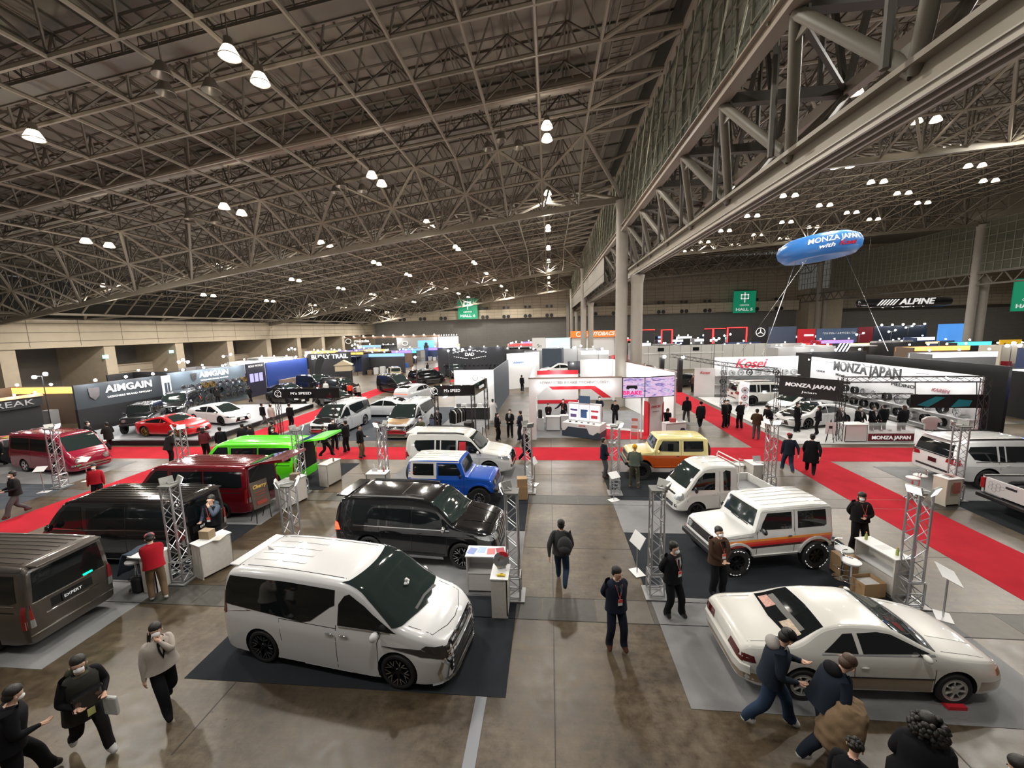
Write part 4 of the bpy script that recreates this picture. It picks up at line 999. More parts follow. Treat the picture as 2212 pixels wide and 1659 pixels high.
# ---- small cab-over truck
def keitruck():
    wht = paint('truck_white', (.68, .68, .65))
    c = Car('small_truck', dict(paint=wht, w=1.475, top=[(-.42, 1.60), (-.38, 1.76), (-.28, 1.80), (.4, 1.82), (.75, 1.74), (.98, 1.55), (1.42, 1.02), (1.58, .86), (1.68, .68), (1.70, .5)],
        belt=[(-.42, 1.0), (1.1, .96), (1.70, .48)], bot=[(-.42, .32), (1.70, .28)], rf=.3, df=.2, rr=.06, dr=.02, tum=.12, axles=(1.0,), rw=.28, arch=.33, ww=.17, rim='black', rc=.1))
    c.panel('windscreen', 'F', [(-.62, 1.06), (.62, 1.06), (.54, 1.66), (-.54, 1.66)], M['glassg'], off=.012, step=.07)
    for sd in 'LR':
        c.panel('front_window', sd, [(1.22, 1.02), (.38, 1.0), (.36, 1.58), (.72, 1.58), (.95, 1.40)], M['glass'])
        c.panel('quarter_window', sd, [(.08, .95), (-.16, .95), (-.18, 1.60), (-.02, 1.64), (.08, 1.58)], M['glass'])
        c.strip('door_seam', sd, [(.22, .4), (.2, 1.62)], .012, M['well'], off=.0015); c.strip('door_seam', sd, [(1.34, .62), (1.34, 1.0)], .012, M['well'], off=.0015)
        c.panel('headlight', sd, [(1.66, .66), (1.46, .70), (1.46, .90), (1.56, .90)], M['lamp'], off=.01)
    c.panel('headlight', 'F', [(.42, .68), (.68, .66), (.68, .86), (.45, .84)], M['lamp'], both=True, off=.01)
    c.strip('grille_bar', 'F', [(-.4, .80), (.4, .80)], .05, M['gblack'], off=.01); c.panel('lower_intake', 'F', [(-.38, .36), (.38, .36), (.42, .5), (-.42, .5)], M['gblack'])
    c.panel('fog_lamp', 'F', [(.5, .40), (.62, .40), (.62, .5), (.5, .5)], M['lampdk'], both=True)
    # load bed
    m = MB(); y = .73
    m.bb(-1.75, -.45, -y, y, .62, .68); b = m.build('load_bed', wht, c.root)
    MB().bb(-1.73, -.46, -y + .04, y - .04, .68, .69).build('bed_mat', mat('bed_mat', (.2, .2, .21), .7), b)
    MB().bb(-1.75, -.45, -y, -y + .03, .68, .97).build('bed_side', wht, c.root, bevel=.006); MB().bb(-1.75, -.45, y - .03, y, .68, .97).build('bed_side', wht, c.root, bevel=.006)
    MB().bb(-1.78, -1.75, -y, y, .68, .97).build('bed_tailboard', wht, c.root, bevel=.006); MB().bb(-.47, -.44, -y, y, .68, 1.0).build('bed_headboard', wht, c.root, bevel=.006)
    g = MB()
    for s_ in (-1, 1): g.path([(-.46, s_ * .66, 1.0), (-.50, s_ * .66, 1.8), (-.50, s_ * .58, 1.9)], .02)
    g.tube((-.50, -.6, 1.9), (-.50, .6, 1.9), .022).tube((-.5, -.6, 1.75), (-.5, .6, 1.75), .018).build('guard_frame', wht, c.root, smooth=40)
    MB().bb(-1.7, -.4, -.45, .45, .4, .6).build('chassis', M['well'], c.root)
    w = [o for o in c.root.children if o.name.startswith('wheel')][:2]
    for o, s_ in zip(w, (1, -1)):
        q = copy_tree(o); q.parent = c.root; q.location.x = -.95
    for y in (-.2, .2): c.strip('roof_rib', 'T', [(.6, y), (-.3, y)], .05, wht, off=.008)
    mirror(c, 1.12, 1.08, M['gblack'], y=.76, sz=(.12, .16, .22)); handle(c, .42, .86, wht)
    return c
place(keitruck(), 5.75, 14.3, 190, 'small white cab-over truck with an open load bed')

# ---- two-tone coupe
def coupe():
    up = paint('coupe_white', (.70, .69, .65)); lo = paint('coupe_beige', (.36, .28, .19), .3, .35)
    c = Car('coupe', dict(paint=up, w=1.69, top=[(-2.23, .72), (-2.18, .90), (-2.0, .965), (-1.5, .985), (-1.32, 1.0), (-.72, 1.24), (-.4, 1.285), (.1, 1.275), (.32, 1.24), (1.02, .93), (1.2, .89), (1.7, .80), (2.05, .70), (2.2, .60), (2.24, .50)],
        belt=[(-2.23, .80), (-1, .86), (1.0, .82), (2.24, .45)], bot=[(-2.23, .30), (-1.9, .20), (1.9, .19), (2.24, .28)], rf=.62, df=.35, rr=.4, dr=.2, tum=.62, axles=(1.27, -1.2), rw=.30, arch=.345, ww=.2, rim='disc', rimr=.2, rc=.06, wout=.0, crown=.035))
    c.panel('windscreen', 'T', [(.40, -.54), (.36, 0), (.40, .54), (.62, .60), (.98, .68), (1.06, 0), (.98, -.68), (.62, -.60)], M['glassg'], off=.006)
    c.strip('windscreen_trim', 'T', [(.98, .70), (1.08, .35), (1.10, 0), (1.08, -.35), (.98, -.70)], .05, M['bplast'], off=.01)
    rw_ = c.panel('rear_window', 'T', [(-.74, -.55), (-.72, 0), (-.74, .55), (-1.3, .66), (-1.38, 0), (-1.3, -.66)], M['glass'], off=.006)
    c.panel('paper_flyer', 'T', [(-1.12, .2), (-1.12, .52), (-1.28, .54), (-1.30, .2)], mat('flyer_red_white', (.55, .3, .25), .6, nscale=25, namt=.8), off=.014, par=rw_)
    c.panel('paper_flyer', 'T', [(-1.10, -.56), (-1.10, -.2), (-1.28, -.2), (-1.26, -.58)], mat('flyer_yellow', (.5, .4, .3), .6, nscale=25, namt=.8), off=.014, par=rw_)
    c.strip('shelf_strip', 'T', [(-1.06, .5), (-1.08, 0), (-1.06, -.5)], .10, mat('parcel_shelf', (.12, .12, .115), .6), off=.010, par=rw_)  # grey parcel shelf strip laid on the rear glass
    for sd in 'LR':
        c.panel('side_window', sd, [(.88, .91), (-.22, .90), (-.24, 1.16), (.1, 1.18), (.32, 1.15)], M['glass'])
        c.panel('quarter_window', sd, [(-.30, .90), (-.32, 1.16), (-.48, 1.15), (-.86, .91)], M['glass'])
        c.strip('window_trim', sd, [(.95, .885), (-.9, .885)], .02, M['chrome'], off=.008)
        c.panel('lower_paint', sd, [(.90, .24), (.90, .50), (-.82, .50), (-.82, .24)], lo, off=.003, th=.004); c.panel('lower_paint', sd, [(2.2, .32), (2.2, .44), (1.66, .48), (1.64, .3)], lo, off=.003, th=.004); c.panel('lower_paint', sd, [(-1.6, .3), (-1.6, .50), (-2.2, .48), (-2.2, .34)], lo, off=.003, th=.004)
        c.strip('body_moulding', sd, [(.92, .50), (-.84, .50)], .02, M['bplast'], off=.008)
        c.strip('door_seam', sd, [(.92, .3), (.94, .84)], .01, M['well'], off=.0015); c.strip('door_seam', sd, [(-.36, .3), (-.38, .88)], .01, M['well'], off=.0015)
        c.panel('indicator_lamp', sd, [(2.16, .50), (1.98, .53), (2.0, .60), (2.12, .59)], mat('dull_amber', (.3, .1, .04), .2, coat=1), off=.008)
    c.panel('tail_lamp', 'B', [(.30, .68), (.74, .66), (.76, .80), (.34, .82)], M['taild'], both=True, off=.008)
    for sd in 'LR': c.panel('tail_lamp', sd, [(-2.2, .68), (-2.0, .70), (-2.02, .80), (-2.16, .81)], M['taild'], off=.008)
    c.strip('rear_bumper_lip', 'B', [(-.8, .56), (.8, .56)], .14, up, off=.05, th=.07); c.strip('rear_valance', 'B', [(-.75, .4), (.75, .4)], .12, lo, off=.01)
    c.panel('headlight', 'F', [(.35, .52), (.70, .50), (.68, .58), (.38, .60)], M['lamp'], both=True); c.panel('lower_intake', 'F', [(-.5, .32), (.5, .32), (.5, .40), (-.5, .40)], M['well'])
    c.strip('bonnet_seam', 'T', [(1.14, .66), (1.9, .60)], .01, M['well'], both=True, off=.0012); c.strip('boot_seam', 'T', [(-1.42, .62), (-2.05, .6)], .01, M['well'], both=True, off=.0012)
    c.strip('bonnet_crease', 'T', [(1.2, -.30), (1.95, -.28)], .02, up, off=.006)
    mirror(c, .72, .93, up, y=.80, sz=(.1, .17, .11)); handle(c, -.22, .70, up, .14)
    MB().box((1.27, -.86, .03), (.3, .12, .06)).build('red_wheel_stand', M['red'], c.root)
    return c
place(coupe(), 5.48, 7.5, 1.5, 'white and beige two-tone coupe with pale disc wheels')

# ---- low hatchbacks and saloons
def lowcar(name, pt, kind='hatch', rim='silver', nose=None, z0=0.0, roofp=None, wing=False):
    if kind == 'hatch': top = [(-2.28, .80), (-2.2, 1.0), (-1.6, 1.2), (-.6, 1.40), (0, 1.43), (.35, 1.38), (1.45, .90), (1.8, .80), (2.15, .66), (2.3, .48)]
    elif kind == 'crossover': top = [(-2.38, .95), (-2.3, 1.25), (-2.05, 1.5), (-1.2, 1.64), (0, 1.68), (.4, 1.62), (1.25, 1.12), (1.7, 1.02), (2.2, .86), (2.38, .6)]
    elif kind == 'sport': top = [(-2.12, .78), (-2.05, .95), (-1.7, 1.0), (-.7, 1.25), (-.2, 1.30), (.1, 1.27), (.85, .93), (1.2, .88), (1.9, .68), (2.12, .5)]
    else: top = [(-2.38, .82), (-2.3, 1.02), (-1.9, 1.08), (-1.0, 1.36), (-.3, 1.44), (.2, 1.42), (1.15, 1.0), (1.6, .92), (2.2, .74), (2.38, .5)]
    x0, x1 = top[0][0], top[-1][0]; hi = .25 if kind == 'crossover' else 0
    c = Car(name, dict(paint=pt, w=1.82 if kind != 'crossover' else 1.92, top=top, belt=[(x0, .85 + hi * .6), (0, .90 + hi), (1.2, .84 + hi), (x1, .48)], bot=[(x0, .28), (-1.8, .17 + hi * .2), (1.9, .16 + hi * .2), (x1, .2)], rf=.65, df=.4, rr=.4, dr=.22, tum=.45, axles=(1.38, -1.37) if kind != 'sport' else (1.28, -1.28), rw=.34 + hi * .1, arch=.385 + hi * .1, ww=.23, rim=rim, rc=.06))
    g = M['glass']; b = .93 + hi; t = top[4][1] - .13
    ws = [p for p in top if p[1] > b + .02 and p[0] > .2]
    xa = top[5][0] + .03; xb = top[6][0] - .06
    c.panel('windscreen', 'T', [(xa, -.52), (xa - .04, 0), (xa, .52), (xb - .02, .66), (xb + .06, 0), (xb - .02, -.66)], M['glassg'], off=.006)
    c.panel('rear_window', 'T', [(top[2][0] + .05, -.56), (top[2][0] + .05, .56), (top[3][0] - .1, .50), (top[3][0] - .1, -.50)], g, off=.006)
    for sd in 'LR':
        c.panel('side_window', sd, [(xb - .2, b), (.0, b - .01), (.0, t), (xa - .1, t - .02)], g); c.panel('side_window', sd, [(-.06, b - .01), (-.06, t), (-.7, t - .06), (-1.25, b + .05), (-1.1, b)], g)
        c.strip('door_seam', sd, [(1.0, .3), (1.02, b - .05)], .01, M['well'], off=.0015); c.strip('door_seam', sd, [(-.03, .3), (-.03, b)], .01, M['well'], off=.0015)
        c.panel('headlight', sd, [(x1 - .14, .56 + hi * .6), (x1 - .6, .66 + hi * .8), (x1 - .3, .68 + hi * .7)], M['lampdk'], off=.01)
    c.panel('headlight', 'F', [(.42, .56 + hi * .6), (.74, .58 + hi * .6), (.72, .66 + hi * .6), (.42, .62 + hi * .6)], M['lamp'], both=True, off=.01)
    c.panel('grille', 'F', [(-.5, .24), (.5, .24), (.36, .52), (-.36, .52)], M['gblack'], off=.008)
    if nose: c.panel('bonnet_skin', 'T', [(top[6][0] + .1, -.66), (top[6][0] + .1, .66), (x1 - .3, .56), (x1 - .12, 0), (x1 - .3, -.56)], nose, off=.006)
    if roofp: c.panel('roof_skin', 'T', [(xa - .05, -.5), (xa - .05, .5), (top[3][0], .5), (top[3][0], -.5)], roofp, off=.006)
    c.panel('tail_lamp', 'B', [(-.78, .82 + hi * .7), (.78, .82 + hi * .7), (.76, .88 + hi * .7), (-.76, .88 + hi * .7)], M['taillit'] if kind == 'crossover' else M['tail'], off=.01)
    plate(c, 'F', .40, w=.33, m=M['mask']); mirror(c, xb - .35, b + .03, pt, y=.88, sz=(.1, .17, .11)); handle(c, .1, b - .12, pt, .14)
    if wing: MB().bb(x0 - .05, x0 + .15, -.7, .7, 1.16, 1.19).bb(x0, x0 + .06, -.5, -.46, .95, 1.17).bb(x0, x0 + .06, .46, .5, .95, 1.17).build('rear_wing', pt, c.root)
    return c
def place2(c, x, y, rz, label, z=0):
    place(c, x, y, rz, label); c.root.location.z = z
wh = paint('pure_white', (.72, .72, .72)); sv = paint('silver_white', (.55, .57, .6)); dg_ = paint('dark_metal', (.02, .022, .026), .4, .2)
place(minivan('minivan', psil, roofp if False else paint('cream_white', (.72, .71, .67)), hood=paint('bronze', (.42, .27, .14), .5, .3), rim='silver'), -9.35, 25.6, -92, 'silver minivan with bronze bonnet facing the front under the spotlights')
place(minivan('minivan', psil, paint('cream_white', (.72, .71, .67)), hood=pbk, rim='silver'), -14.3, 25.75, -94, 'white minivan with black bonnet behind the green van')
place(lowcar('hatchback', sv, 'hatch'), -12.9, 30.4, 176, 'silver hatchback between the two silver minivans and the red lit crossover')
place(lowcar('crossover_car', sv, 'crossover'), -12.6, 36.6, 72, 'silver crossover car with lit red tail bar, seen from behind')
place2(lowcar('hatchback', wh, 'hatch', 'black'), -24.3, 26.9, -14, 'white wedge-shaped hatchback on the low stage under the wheel display', .32)
place(lowcar('sports_car', paint('bright_red', (.55, .01, .015), 0, .25), 'sport', 'gold', wing=False), -24.6, 23.6, -4, 'bright red sports car with gold wheels in front of the white hatchback')
place(boxy('compact_off_road_car', dg_, rim='black', lift=.1), -28.2, 24.9, -60, 'dark grey boxy off-road car below the left grey banner')
place(suv('off_road_car', dg_, 'prado', rim='black'), -30.2, 29.6, -60, 'dark off-road car half hidden at the left stage below the banner')
place(lowcar('hatchback', wh, 'hatch', 'silver'), 18.0, 30.6, 200, 'white hatchback between the cream off-roader and the black-nosed car')
place(lowcar('saloon_car', wh, 'saloon', 'black', nose=M['gblack'], roofp=M['gblack']), 16.6, 26.6, 197, 'white saloon car with gloss black bonnet beside the reception desk')
place(lowcar('saloon_car', dg_, 'saloon', 'black'), 13.7, 44.0, 200, 'dark saloon car at the far end of the right red carpet')
place(lowcar('saloon_car', wh, 'saloon', 'silver'), 12.6, 49.5, 185, 'white saloon car behind the dark saloon')
place2(lowcar('saloon_car', wh, 'saloon', 'silver'), 1.0, 48.5, 190, 'white saloon car raised on the platform above the dark booth', .865)
place(lowcar('saloon_car', pbk, 'saloon', 'black'), -19.5, 34.5, -30, 'black saloon car left of the hanging black speed sign')
place(suv('off_road_car', pbk, 'prado', rim='black'), -22.3, 40.5, -25, 'black off-road car with pale roof reflections behind the black speed sign')
place(minivan('minivan', pbk, rim='black'), -17.0, 42.5, -35, 'black minivan among the dark cars left of the far red carpet')
place(lowcar('saloon_car', pbk, 'saloon', 'silver'), -9.0, 45.5, 120, 'black saloon car beside the strip lights of the far red carpet')
place(lowcar('saloon_car', dg_, 'saloon', 'silver'), -8.2, 51.0, 120, 'dark grey saloon car second along the strip lights')
place(boxy('compact_off_road_car', paint('sand', (.33, .29, .2)), rim='black', lift=.2), -20.5, 51.5, -60, 'sand coloured boxy car under the roof tent')
place(suv('off_road_car', dg_, 'lc', rim='black'), -13.5, 55.5, -60, 'dark off-road car right of the roof tent')

def dup_car(src, x, y, rz, label):
    c = copy_tree(src); c.location = (x, y, 0); c.rotation_euler = (0, 0, radians(rz)); tag(c, label, 'car'); return c
_b = {o['label']: o for o in SC.objects if o.get('category') == 'car'}
_s = _b['black saloon car left of the hanging black speed sign']; _v = _b['black minivan among the dark cars left of the far red carpet']; _h = _b['silver hatchback between the two silver minivans and the red lit crossover']
dup_car(_s, -25.4, 36.3, -24, 'black saloon car just behind the black stage, nearer one'); dup_car(_s, -28.0, 40.0, -24, 'black saloon car behind the black stage, farther one'); dup_car(_v, -27.2, 44.0, -24, 'black minivan in front of the royal blue wall')
dup_car(_s, -28.6, 48.4, 20, 'black saloon car beside the feather flag'); dup_car(_v, -15.2, 48.6, 60, 'black minivan at the far end of the left carpet'); dup_car(_s, 12.0, 54.0, 185, 'dark saloon car, last in line before the grey hoarding')
dup_car(_s, 33.5, 42.5, 20, 'black saloon car in the dark stand right of the wheel stand'); dup_car(_v, 42.0, 28.3, 10, 'black minivan in the dark stand behind the cloth counter'); dup_car(_h, 37.0, 39.8, 30, 'silver hatchback deep in the right rows'); dup_car(_s, -7.9, 56.6, 110, 'black saloon car beside the ornate logo wall')
# ---- pickup
def pickup():
    wht = paint('pickup_white', (.66, .65, .66))
    c = Car('pickup_truck', dict(paint=wht, w=1.90, top=[(-.62, 1.62), (-.55, 1.78), (-.3, 1.83), (.55, 1.80), (.75, 1.74), (1.35, 1.22), (1.7, 1.17), (2.4, 1.05), (2.62, .9), (2.68, .6)],
        belt=[(-.62, 1.08), (1.3, 1.05), (2.68, .7)], bot=[(-.62, .36), (2.68, .36)], rf=.4, df=.22, rr=.05, dr=.02, tum=.24, axles=(1.65,), rw=.39, arch=.45, ww=.25, rim='steel'))
    c.panel('windscreen', 'F', [(-.80, 1.26), (.80, 1.26), (.68, 1.74), (-.68, 1.74)], M['glassg'], off=.012, step=.07)
    for sd in 'LR':
        c.panel('front_window', sd, [(1.2, 1.14), (.45, 1.13), (.45, 1.66), (.72, 1.66)], M['glass']); c.panel('side_window', sd, [(.38, 1.13), (.38, 1.66), (-.3, 1.64), (-.42, 1.16)], M['glass'])
    c.panel('headlight', 'F', [(.5, .82), (.86, .84), (.86, .98), (.52, .96)], M['lamp'], both=True)
    for y0, y1 in ((-.94, -.86), (.86, .94)):
        m = MB(); pts = [(-2.62, .55), (-2.1, .50), (-1.98, .80), (-1.8, .93), (-1.5, .97), (-1.2, .93), (-1.02, .8), (-.9, .5), (-.66, .45), (-.66, 1.12), (-2.62, 1.12)]
        n = len(pts); m.add([(x, y0, z) for x, z in pts] + [(x, y1, z) for x, z in pts], [tuple(range(n)), tuple(range(2 * n - 1, n - 1, -1))] + [(i, (i + 1) % n, (i + 1) % n + n, i + n) for i in range(n)])
        m.build('bed_side', wht, c.root, bevel=.01)
        MB().bb(-2.62, -.66, y0 - .01, y1 + .01, 1.12, 1.16).build('bed_rail_cap', M['bplast'], c.root)
    MB().bb(-2.6, -.66, -.86, .86, .62, .68).build('load_bed', M['bplast'], c.root)
    t = MB().bb(-2.67, -2.60, -.78, .78, .60, 1.12).build('tailgate', wht, c.root, bevel=.015)
    MB().bb(-2.685, -2.66, -.16, .16, .95, 1.02).build('tailgate_handle', M['bplast'], t)
    hx = MB(); 
    for (a, b_) in ((.62, .96), (.50, .90), (.62, .82), (.38, .96), (.50, .76), (.26, .9), (.38, .82)):
        P6 = [(-2.672, a + cos(pi / 3 * i) * .065, b_ + sin(pi / 3 * i) * .065) for i in range(6)]
        hx.path(P6, .005, 4, closed=True)
    hx.build('honeycomb_decal', mat('decal_grey', (.15, .15, .16), .4), t)
    for y in (-1, 1): MB().bb(-2.68, -2.5, y * .80 if y > 0 else -.94, .94 if y > 0 else -.80, .72, 1.08).build('tail_lamp', M['tail'], c.root, bevel=.01)
    MB().bb(-2.82, -2.6, -.92, .92, .42, .56).build('rear_bumper', M['bplast'], c.root, bevel=.03)
    MB().bb(-2.5, -.5, -.4, .4, .4, .6).build('chassis', M['well'], c.root)
    for o in [o for o in c.root.children if o.name.startswith('wheel')][:2]:
        q = copy_tree(o); q.parent = c.root; q.location.x = -1.45
    mirror(c, 1.08, 1.2, M['bplast'], y=.95); handle(c, .55, .98, wht)
    return c
place(pickup(), 17.5, 13.85, 0, 'white pickup truck with a honeycomb decal on its tailgate')
# ================================================================ people
def two_bone(a, t, l1, l2, pole):
    d = t - a; L = min(d.length, (l1 + l2) * .999); dn = d.normalized(); t2 = a + dn * L
    c = (l1 * l1 - l2 * l2 + L * L) / (2 * L); h = sqrt(max(0, l1 * l1 - c * c))
    p = pole - dn * pole.dot(dn); p = p.normalized() if p.length > 1e-4 else Vector((1, 0, 0))
    return a + dn * c + p * h, t2
ARMS = {  # wrist target (x forward, y outward, z) and elbow pole
 'down': ((.04, .25, .84), (-1, .6, 0)), 'swingf': ((.24, .23, .93), (-.6, .6, -1)), 'swingb': ((-.22, .26, .90), (-.6, .8, 0)),
 'back': ((-.15, .05, .93), (-.5, 1, 0)), 'clasp': ((.20, .035, 1.0), (-.4, 1, -.6)), 'phone': ((.30, .06, 1.20), (-.2, .8, -1)),
 'mic': ((.17, .05, 1.43), (.2, .7, -1)), 'bent': ((.26, .16, 1.08), (-.6, .6, -1)), 'chin': ((.13, .0, 1.42), (.3, .7, -1)),
 'point': ((.35, .45, 1.12), (-.4, .3, -1)), 'desk': ((.36, .12, .98), (-.3, .8, -.6)), 'pocket': ((.06, .21, .92), (-1, .8, 0)), 'crossed': ((.2, -.1, 1.16), (.1, 1, -.8)), 'fold': ((.22, .0, 1.08), (-.2, 1, -.5)),
}
def mats_(top, bottom, shoe): return [M['skin'], top, bottom, shoe]
NP = 0
def person(x, y, rz, label, top, bottom, shoe=None, h=1.72, arms=('down', 'down'), feet=((.02, .11), (-.02, -.11)), lean=0, head=(0, 0), hair='short', haircol=None, mask=True, coat=0.0, coatm=None, shirt=None, tie=None, badge=False, lod=1, seated=False, cap=None, hood=None, skirtflare=1.0, z=0, fat=1.0, group=None):
    global NP; NP += 1
    s = h / 1.72 * 1.04; fat = fat * 1.07; root = empty('person', (x, y, z), radians(rz)); tag(root, label, 'person', group)
    shoe = shoe or M['bplast']; V = Vector
    Rl = Matrix.Rotation(radians(lean), 3, 'Y'); ph = .92 * (.62 if seated else 1) ; pel = V((0, 0, ph))
    fts = [V((f[0], f[1], (f[2] if len(f) > 2 else 0) + .075)) for f in feet]
    if not seated:
        mx = max((V((0, sg * .09, ph - .04)) - ft).length for sg, ft in zip((1, -1), fts)); 
        if mx > .80: pel.z -= (mx - .80) * 1.1
    else: pel.z = .60
    def up(v): return pel + Rl @ (V(v) - V((0, 0, .92)))
    N = []; E = []; R = []; cls = []
    def nd(p, r): N.append(V(p) * s); R.append(r * s); return len(N) - 1
    def ed(a, b, c): E.append((a, b)); cls.append(c)
    P0 = nd(pel, .115 * fat); W1 = nd(up((0, 0, 1.06)), .105 * fat); C1 = nd(up((0, 0, 1.25)), .115 * fat); C2 = nd(up((-.01, 0, 1.385)), .08); K = nd(up((0, 0, 1.45)), .05)
    ed(P0, W1, 2 if coat < .01 and False else 1); ed(W1, C1, 1); ed(C1, C2, 1); ed(C2, K, 0)
    Rh = Rl @ Matrix.Rotation(radians(head[0]), 3, 'Z') @ Matrix.Rotation(radians(head[1]), 3, 'Y'); kp = up((0, 0, 1.47))
    def hp(v): return kp + Rh @ V(v)
    J = nd(hp((.03, 0, .075)), .062); CR = nd(hp((.005, 0, .14)), .088); TP = nd(hp((0, 0, .19)), .06)
    ed(K, J, 0); ed(J, CR, 0); ed(CR, TP, 0)
    hands = []
    for sg, an in zip((1, -1), arms):
        t, pole = ARMS[an] if isinstance(an, str) else an
        sh = up((-.01, sg * .175, 1.375)); tw = V((t[0], sg * t[1], t[2]))
        tw = up(tw) if an != 'down' else V((tw.x, tw.y, tw.z - .92 + pel.z)) + (up((0, 0, 1.37)) - V((0, 0, pel.z + .45)))
        el, wr = two_bone(sh, tw, .29, .25, V((pole[0], sg * pole[1], pole[2])))
        S = nd(sh, .072 * fat); EL = nd(el, .060 * fat); WR = nd(wr, .030)
        ed(C2, S, 1); ed(S, EL, 1); ed(EL, WR, 1)
        d = (wr - el).normalized(); side = d.cross(V((0, 0, 1))); side = side.normalized() if side.length > .2 else V((1, 0, 0)); nrm = side.cross(d).normalized()
        if an in ('down', 'swingf', 'swingb', 'pocket'): side = (V((1, 0, 0)) - d * d.x).normalized(); nrm = V((0, -sg, 0))
        PL = nd(wr + d * .055, .027); ed(WR, PL, 0); hands.append((wr, d))
        if lod > 0:
            for q, (off, L) in enumerate(((-.026, .062), (-.009, .074), (.009, .078), (.026, .068))):
                k0 = wr + d * .085 + side * off; k1 = k0 + (d + nrm * .3).normalized() * L * .55; k2 = k1 + (d + nrm * .9).normalized() * L * .45
                a0 = nd(k0, .0105); a1 = nd(k1, .009); a2 = nd(k2, .0075); ed(PL, a0, 0); ed(a0, a1, 0); ed(a1, a2, 0)
            k0 = wr + d * .035 + side * .034; k1 = k0 + (d * .7 + side * .7).normalized() * .035; k2 = k1 + (d + nrm * .3).normalized() * .028
            a0 = nd(k0, .012); a1 = nd(k1, .0105); a2 = nd(k2, .009); ed(WR, a0, 0); ed(a0, a1, 0); ed(a1, a2, 0)
    for sg, ft in zip((1, -1), fts):
        hpj = pel + V((0, sg * .088, -.05))
        kn, an_ = two_bone(hpj, ft, .408, .397, V((1, sg * .1, .15)))
        Hh = nd(hpj, .10 * fat); KN = nd(kn, .078 * fat); AN = nd(an_ + V((0, 0, .05)), .060 * fat); TO = nd(an_ + V((.14, sg * .02, -.03)), .042); HL = nd(an_ + V((-.05, 0, -.03)), .042)
        ed(P0, Hh, 2); ed(Hh, KN, 2); ed(KN, AN, 2); ed(AN, TO, 3); ed(AN, HL, 3)
    me = bpy.data.meshes.new('body'); me.from_pydata([tuple(v) for v in N], E, []); o = bpy.data.objects.new('body', me); COL.objects.link(o)
    sk = o.modifiers.new('s', 'SKIN'); sk.use_smooth_shade = True
    for i, r in enumerate(R): me.skin_vertices[0].data[i].radius = (r, r)
    me.skin_vertices[0].data[0].use_root = True
    sb = o.modifiers.new('u', 'SUBSURF'); sb.levels = 2 if lod > 0 else 1
    dg = bpy.context.evaluated_depsgraph_get(); nm = bpy.data.meshes.new_from_object(o.evaluated_get(dg)); o.modifiers.clear(); o.data = nm; nm.name = 'body'
    nm.materials.clear()
    for m_ in mats_(top, bottom, shoe): nm.materials.append(m_)
    tc = [N[i] for i in (P0, W1, C1, C2)]
    import numpy as np
    A = np.array([tuple(N[a]) for a, b in E]); Bv = np.array([tuple(N[b]) for a, b in E]); RA = np.array([min(R[a], R[b]) for a, b in E]); D = Bv - A; DD = (D * D).sum(1) + 1e-9
    co = np.empty(len(nm.vertices) * 3, np.float32); nm.vertices.foreach_get('co', co); co = co.reshape(-1, 3)
    def near(P):
        t = np.clip(((P[:, None, :] - A[None]) * D[None]).sum(2) / DD[None], 0, 1); Q = A[None] + D[None] * t[..., None]
        return (np.linalg.norm(P[:, None, :] - Q, axis=2) - RA[None] * .8).argmin(1)
    bn = near(co); ntor = 4
    tor = bn < 3
    co[tor, 1] *= 1.32; co[tor, 0] = (co[tor, 0]) * .96
    co2 = co.reshape(-1); nm.vertices.foreach_set('co', co2)
    pc = np.empty(len(nm.polygons) * 3, np.float32); nm.polygons.foreach_get('center', pc); pc = pc.reshape(-1, 3)
    idx = near(pc); ca = np.array(cls)[idx]
    ca[(idx == 0) & (pc[:, 2] < (pel.z + .03) * s)] = 2
    nm.polygons.foreach_set('material_index', ca.astype(np.int32)); nm.polygons.foreach_set('use_smooth', np.ones(len(ca), bool)); nm.update()
    o.parent = root
    # head furniture
    HM = Matrix.Translation(kp * s) @ Rh.to_4x4() @ Matrix.Scale(s, 4)
    hc = haircol or M['hair']
    if hair == 'short': MB().ell((-.026, 0, .176), (.098, .090, .082), 14, 10, HM).ell((-.045, 0, .11), (.07, .083, .08), 12, 8, HM).build('hair', hc, root, smooth=60)
    elif hair == 'long': MB().ell((-.018, 0, .168), (.104, .094, .087), 14, 10, HM).ell((-.055, 0, .06), (.07, .095, .15), 12, 8, HM).build('hair', hc, root, smooth=60)
    elif hair == 'pony':
        MB().ell((-.018, 0, .168), (.104, .092, .087), 14, 10, HM).ell((-.05, 0, .11), (.07, .08, .08), 12, 8, HM).path([HM @ V(p) for p in ((-.05, -.085, .10), (-.03, -.10, .0), (.02, -.11, -.10), (.03, -.11, -.22))], [.03 * s, .028 * s, .022 * s, .008 * s], 8).build('hair', hc, root, smooth=60)
    elif hair == 'curly':
        m = MB(); rr = random.Random(NP)
        for _ in range(70):
            a = rr.uniform(0, 6.28); b = rr.uniform(-.3, 1.5); q = (-.02 + .09 * cos(b) * cos(a), .085 * cos(b) * sin(a), .15 + .085 * sin(b))
            if q[0] > .05 and q[2] < .17: continue
            m.ell(q, (.028, .028, .028), 6, 4, HM)
        m.ell((-.02, 0, .15), (.098, .088, .09), 12, 8, HM).build('hair', hc, root, smooth=60)
    if cap:
        MB().ell((-.008, 0, .185), (.112, .10, .075), 16, 8, HM).build('cap', cap, root, smooth=60) if hair != 'beanie' else MB().ell((-.01, 0, .175), (.108, .098, .10), 16, 10, HM).build('beanie', cap, root, smooth=60)
    if mask: MB().ell((.062, 0, .072), (.052, .060, .050), 12, 8, HM).build('face_mask', M['mask'], root, smooth=60)
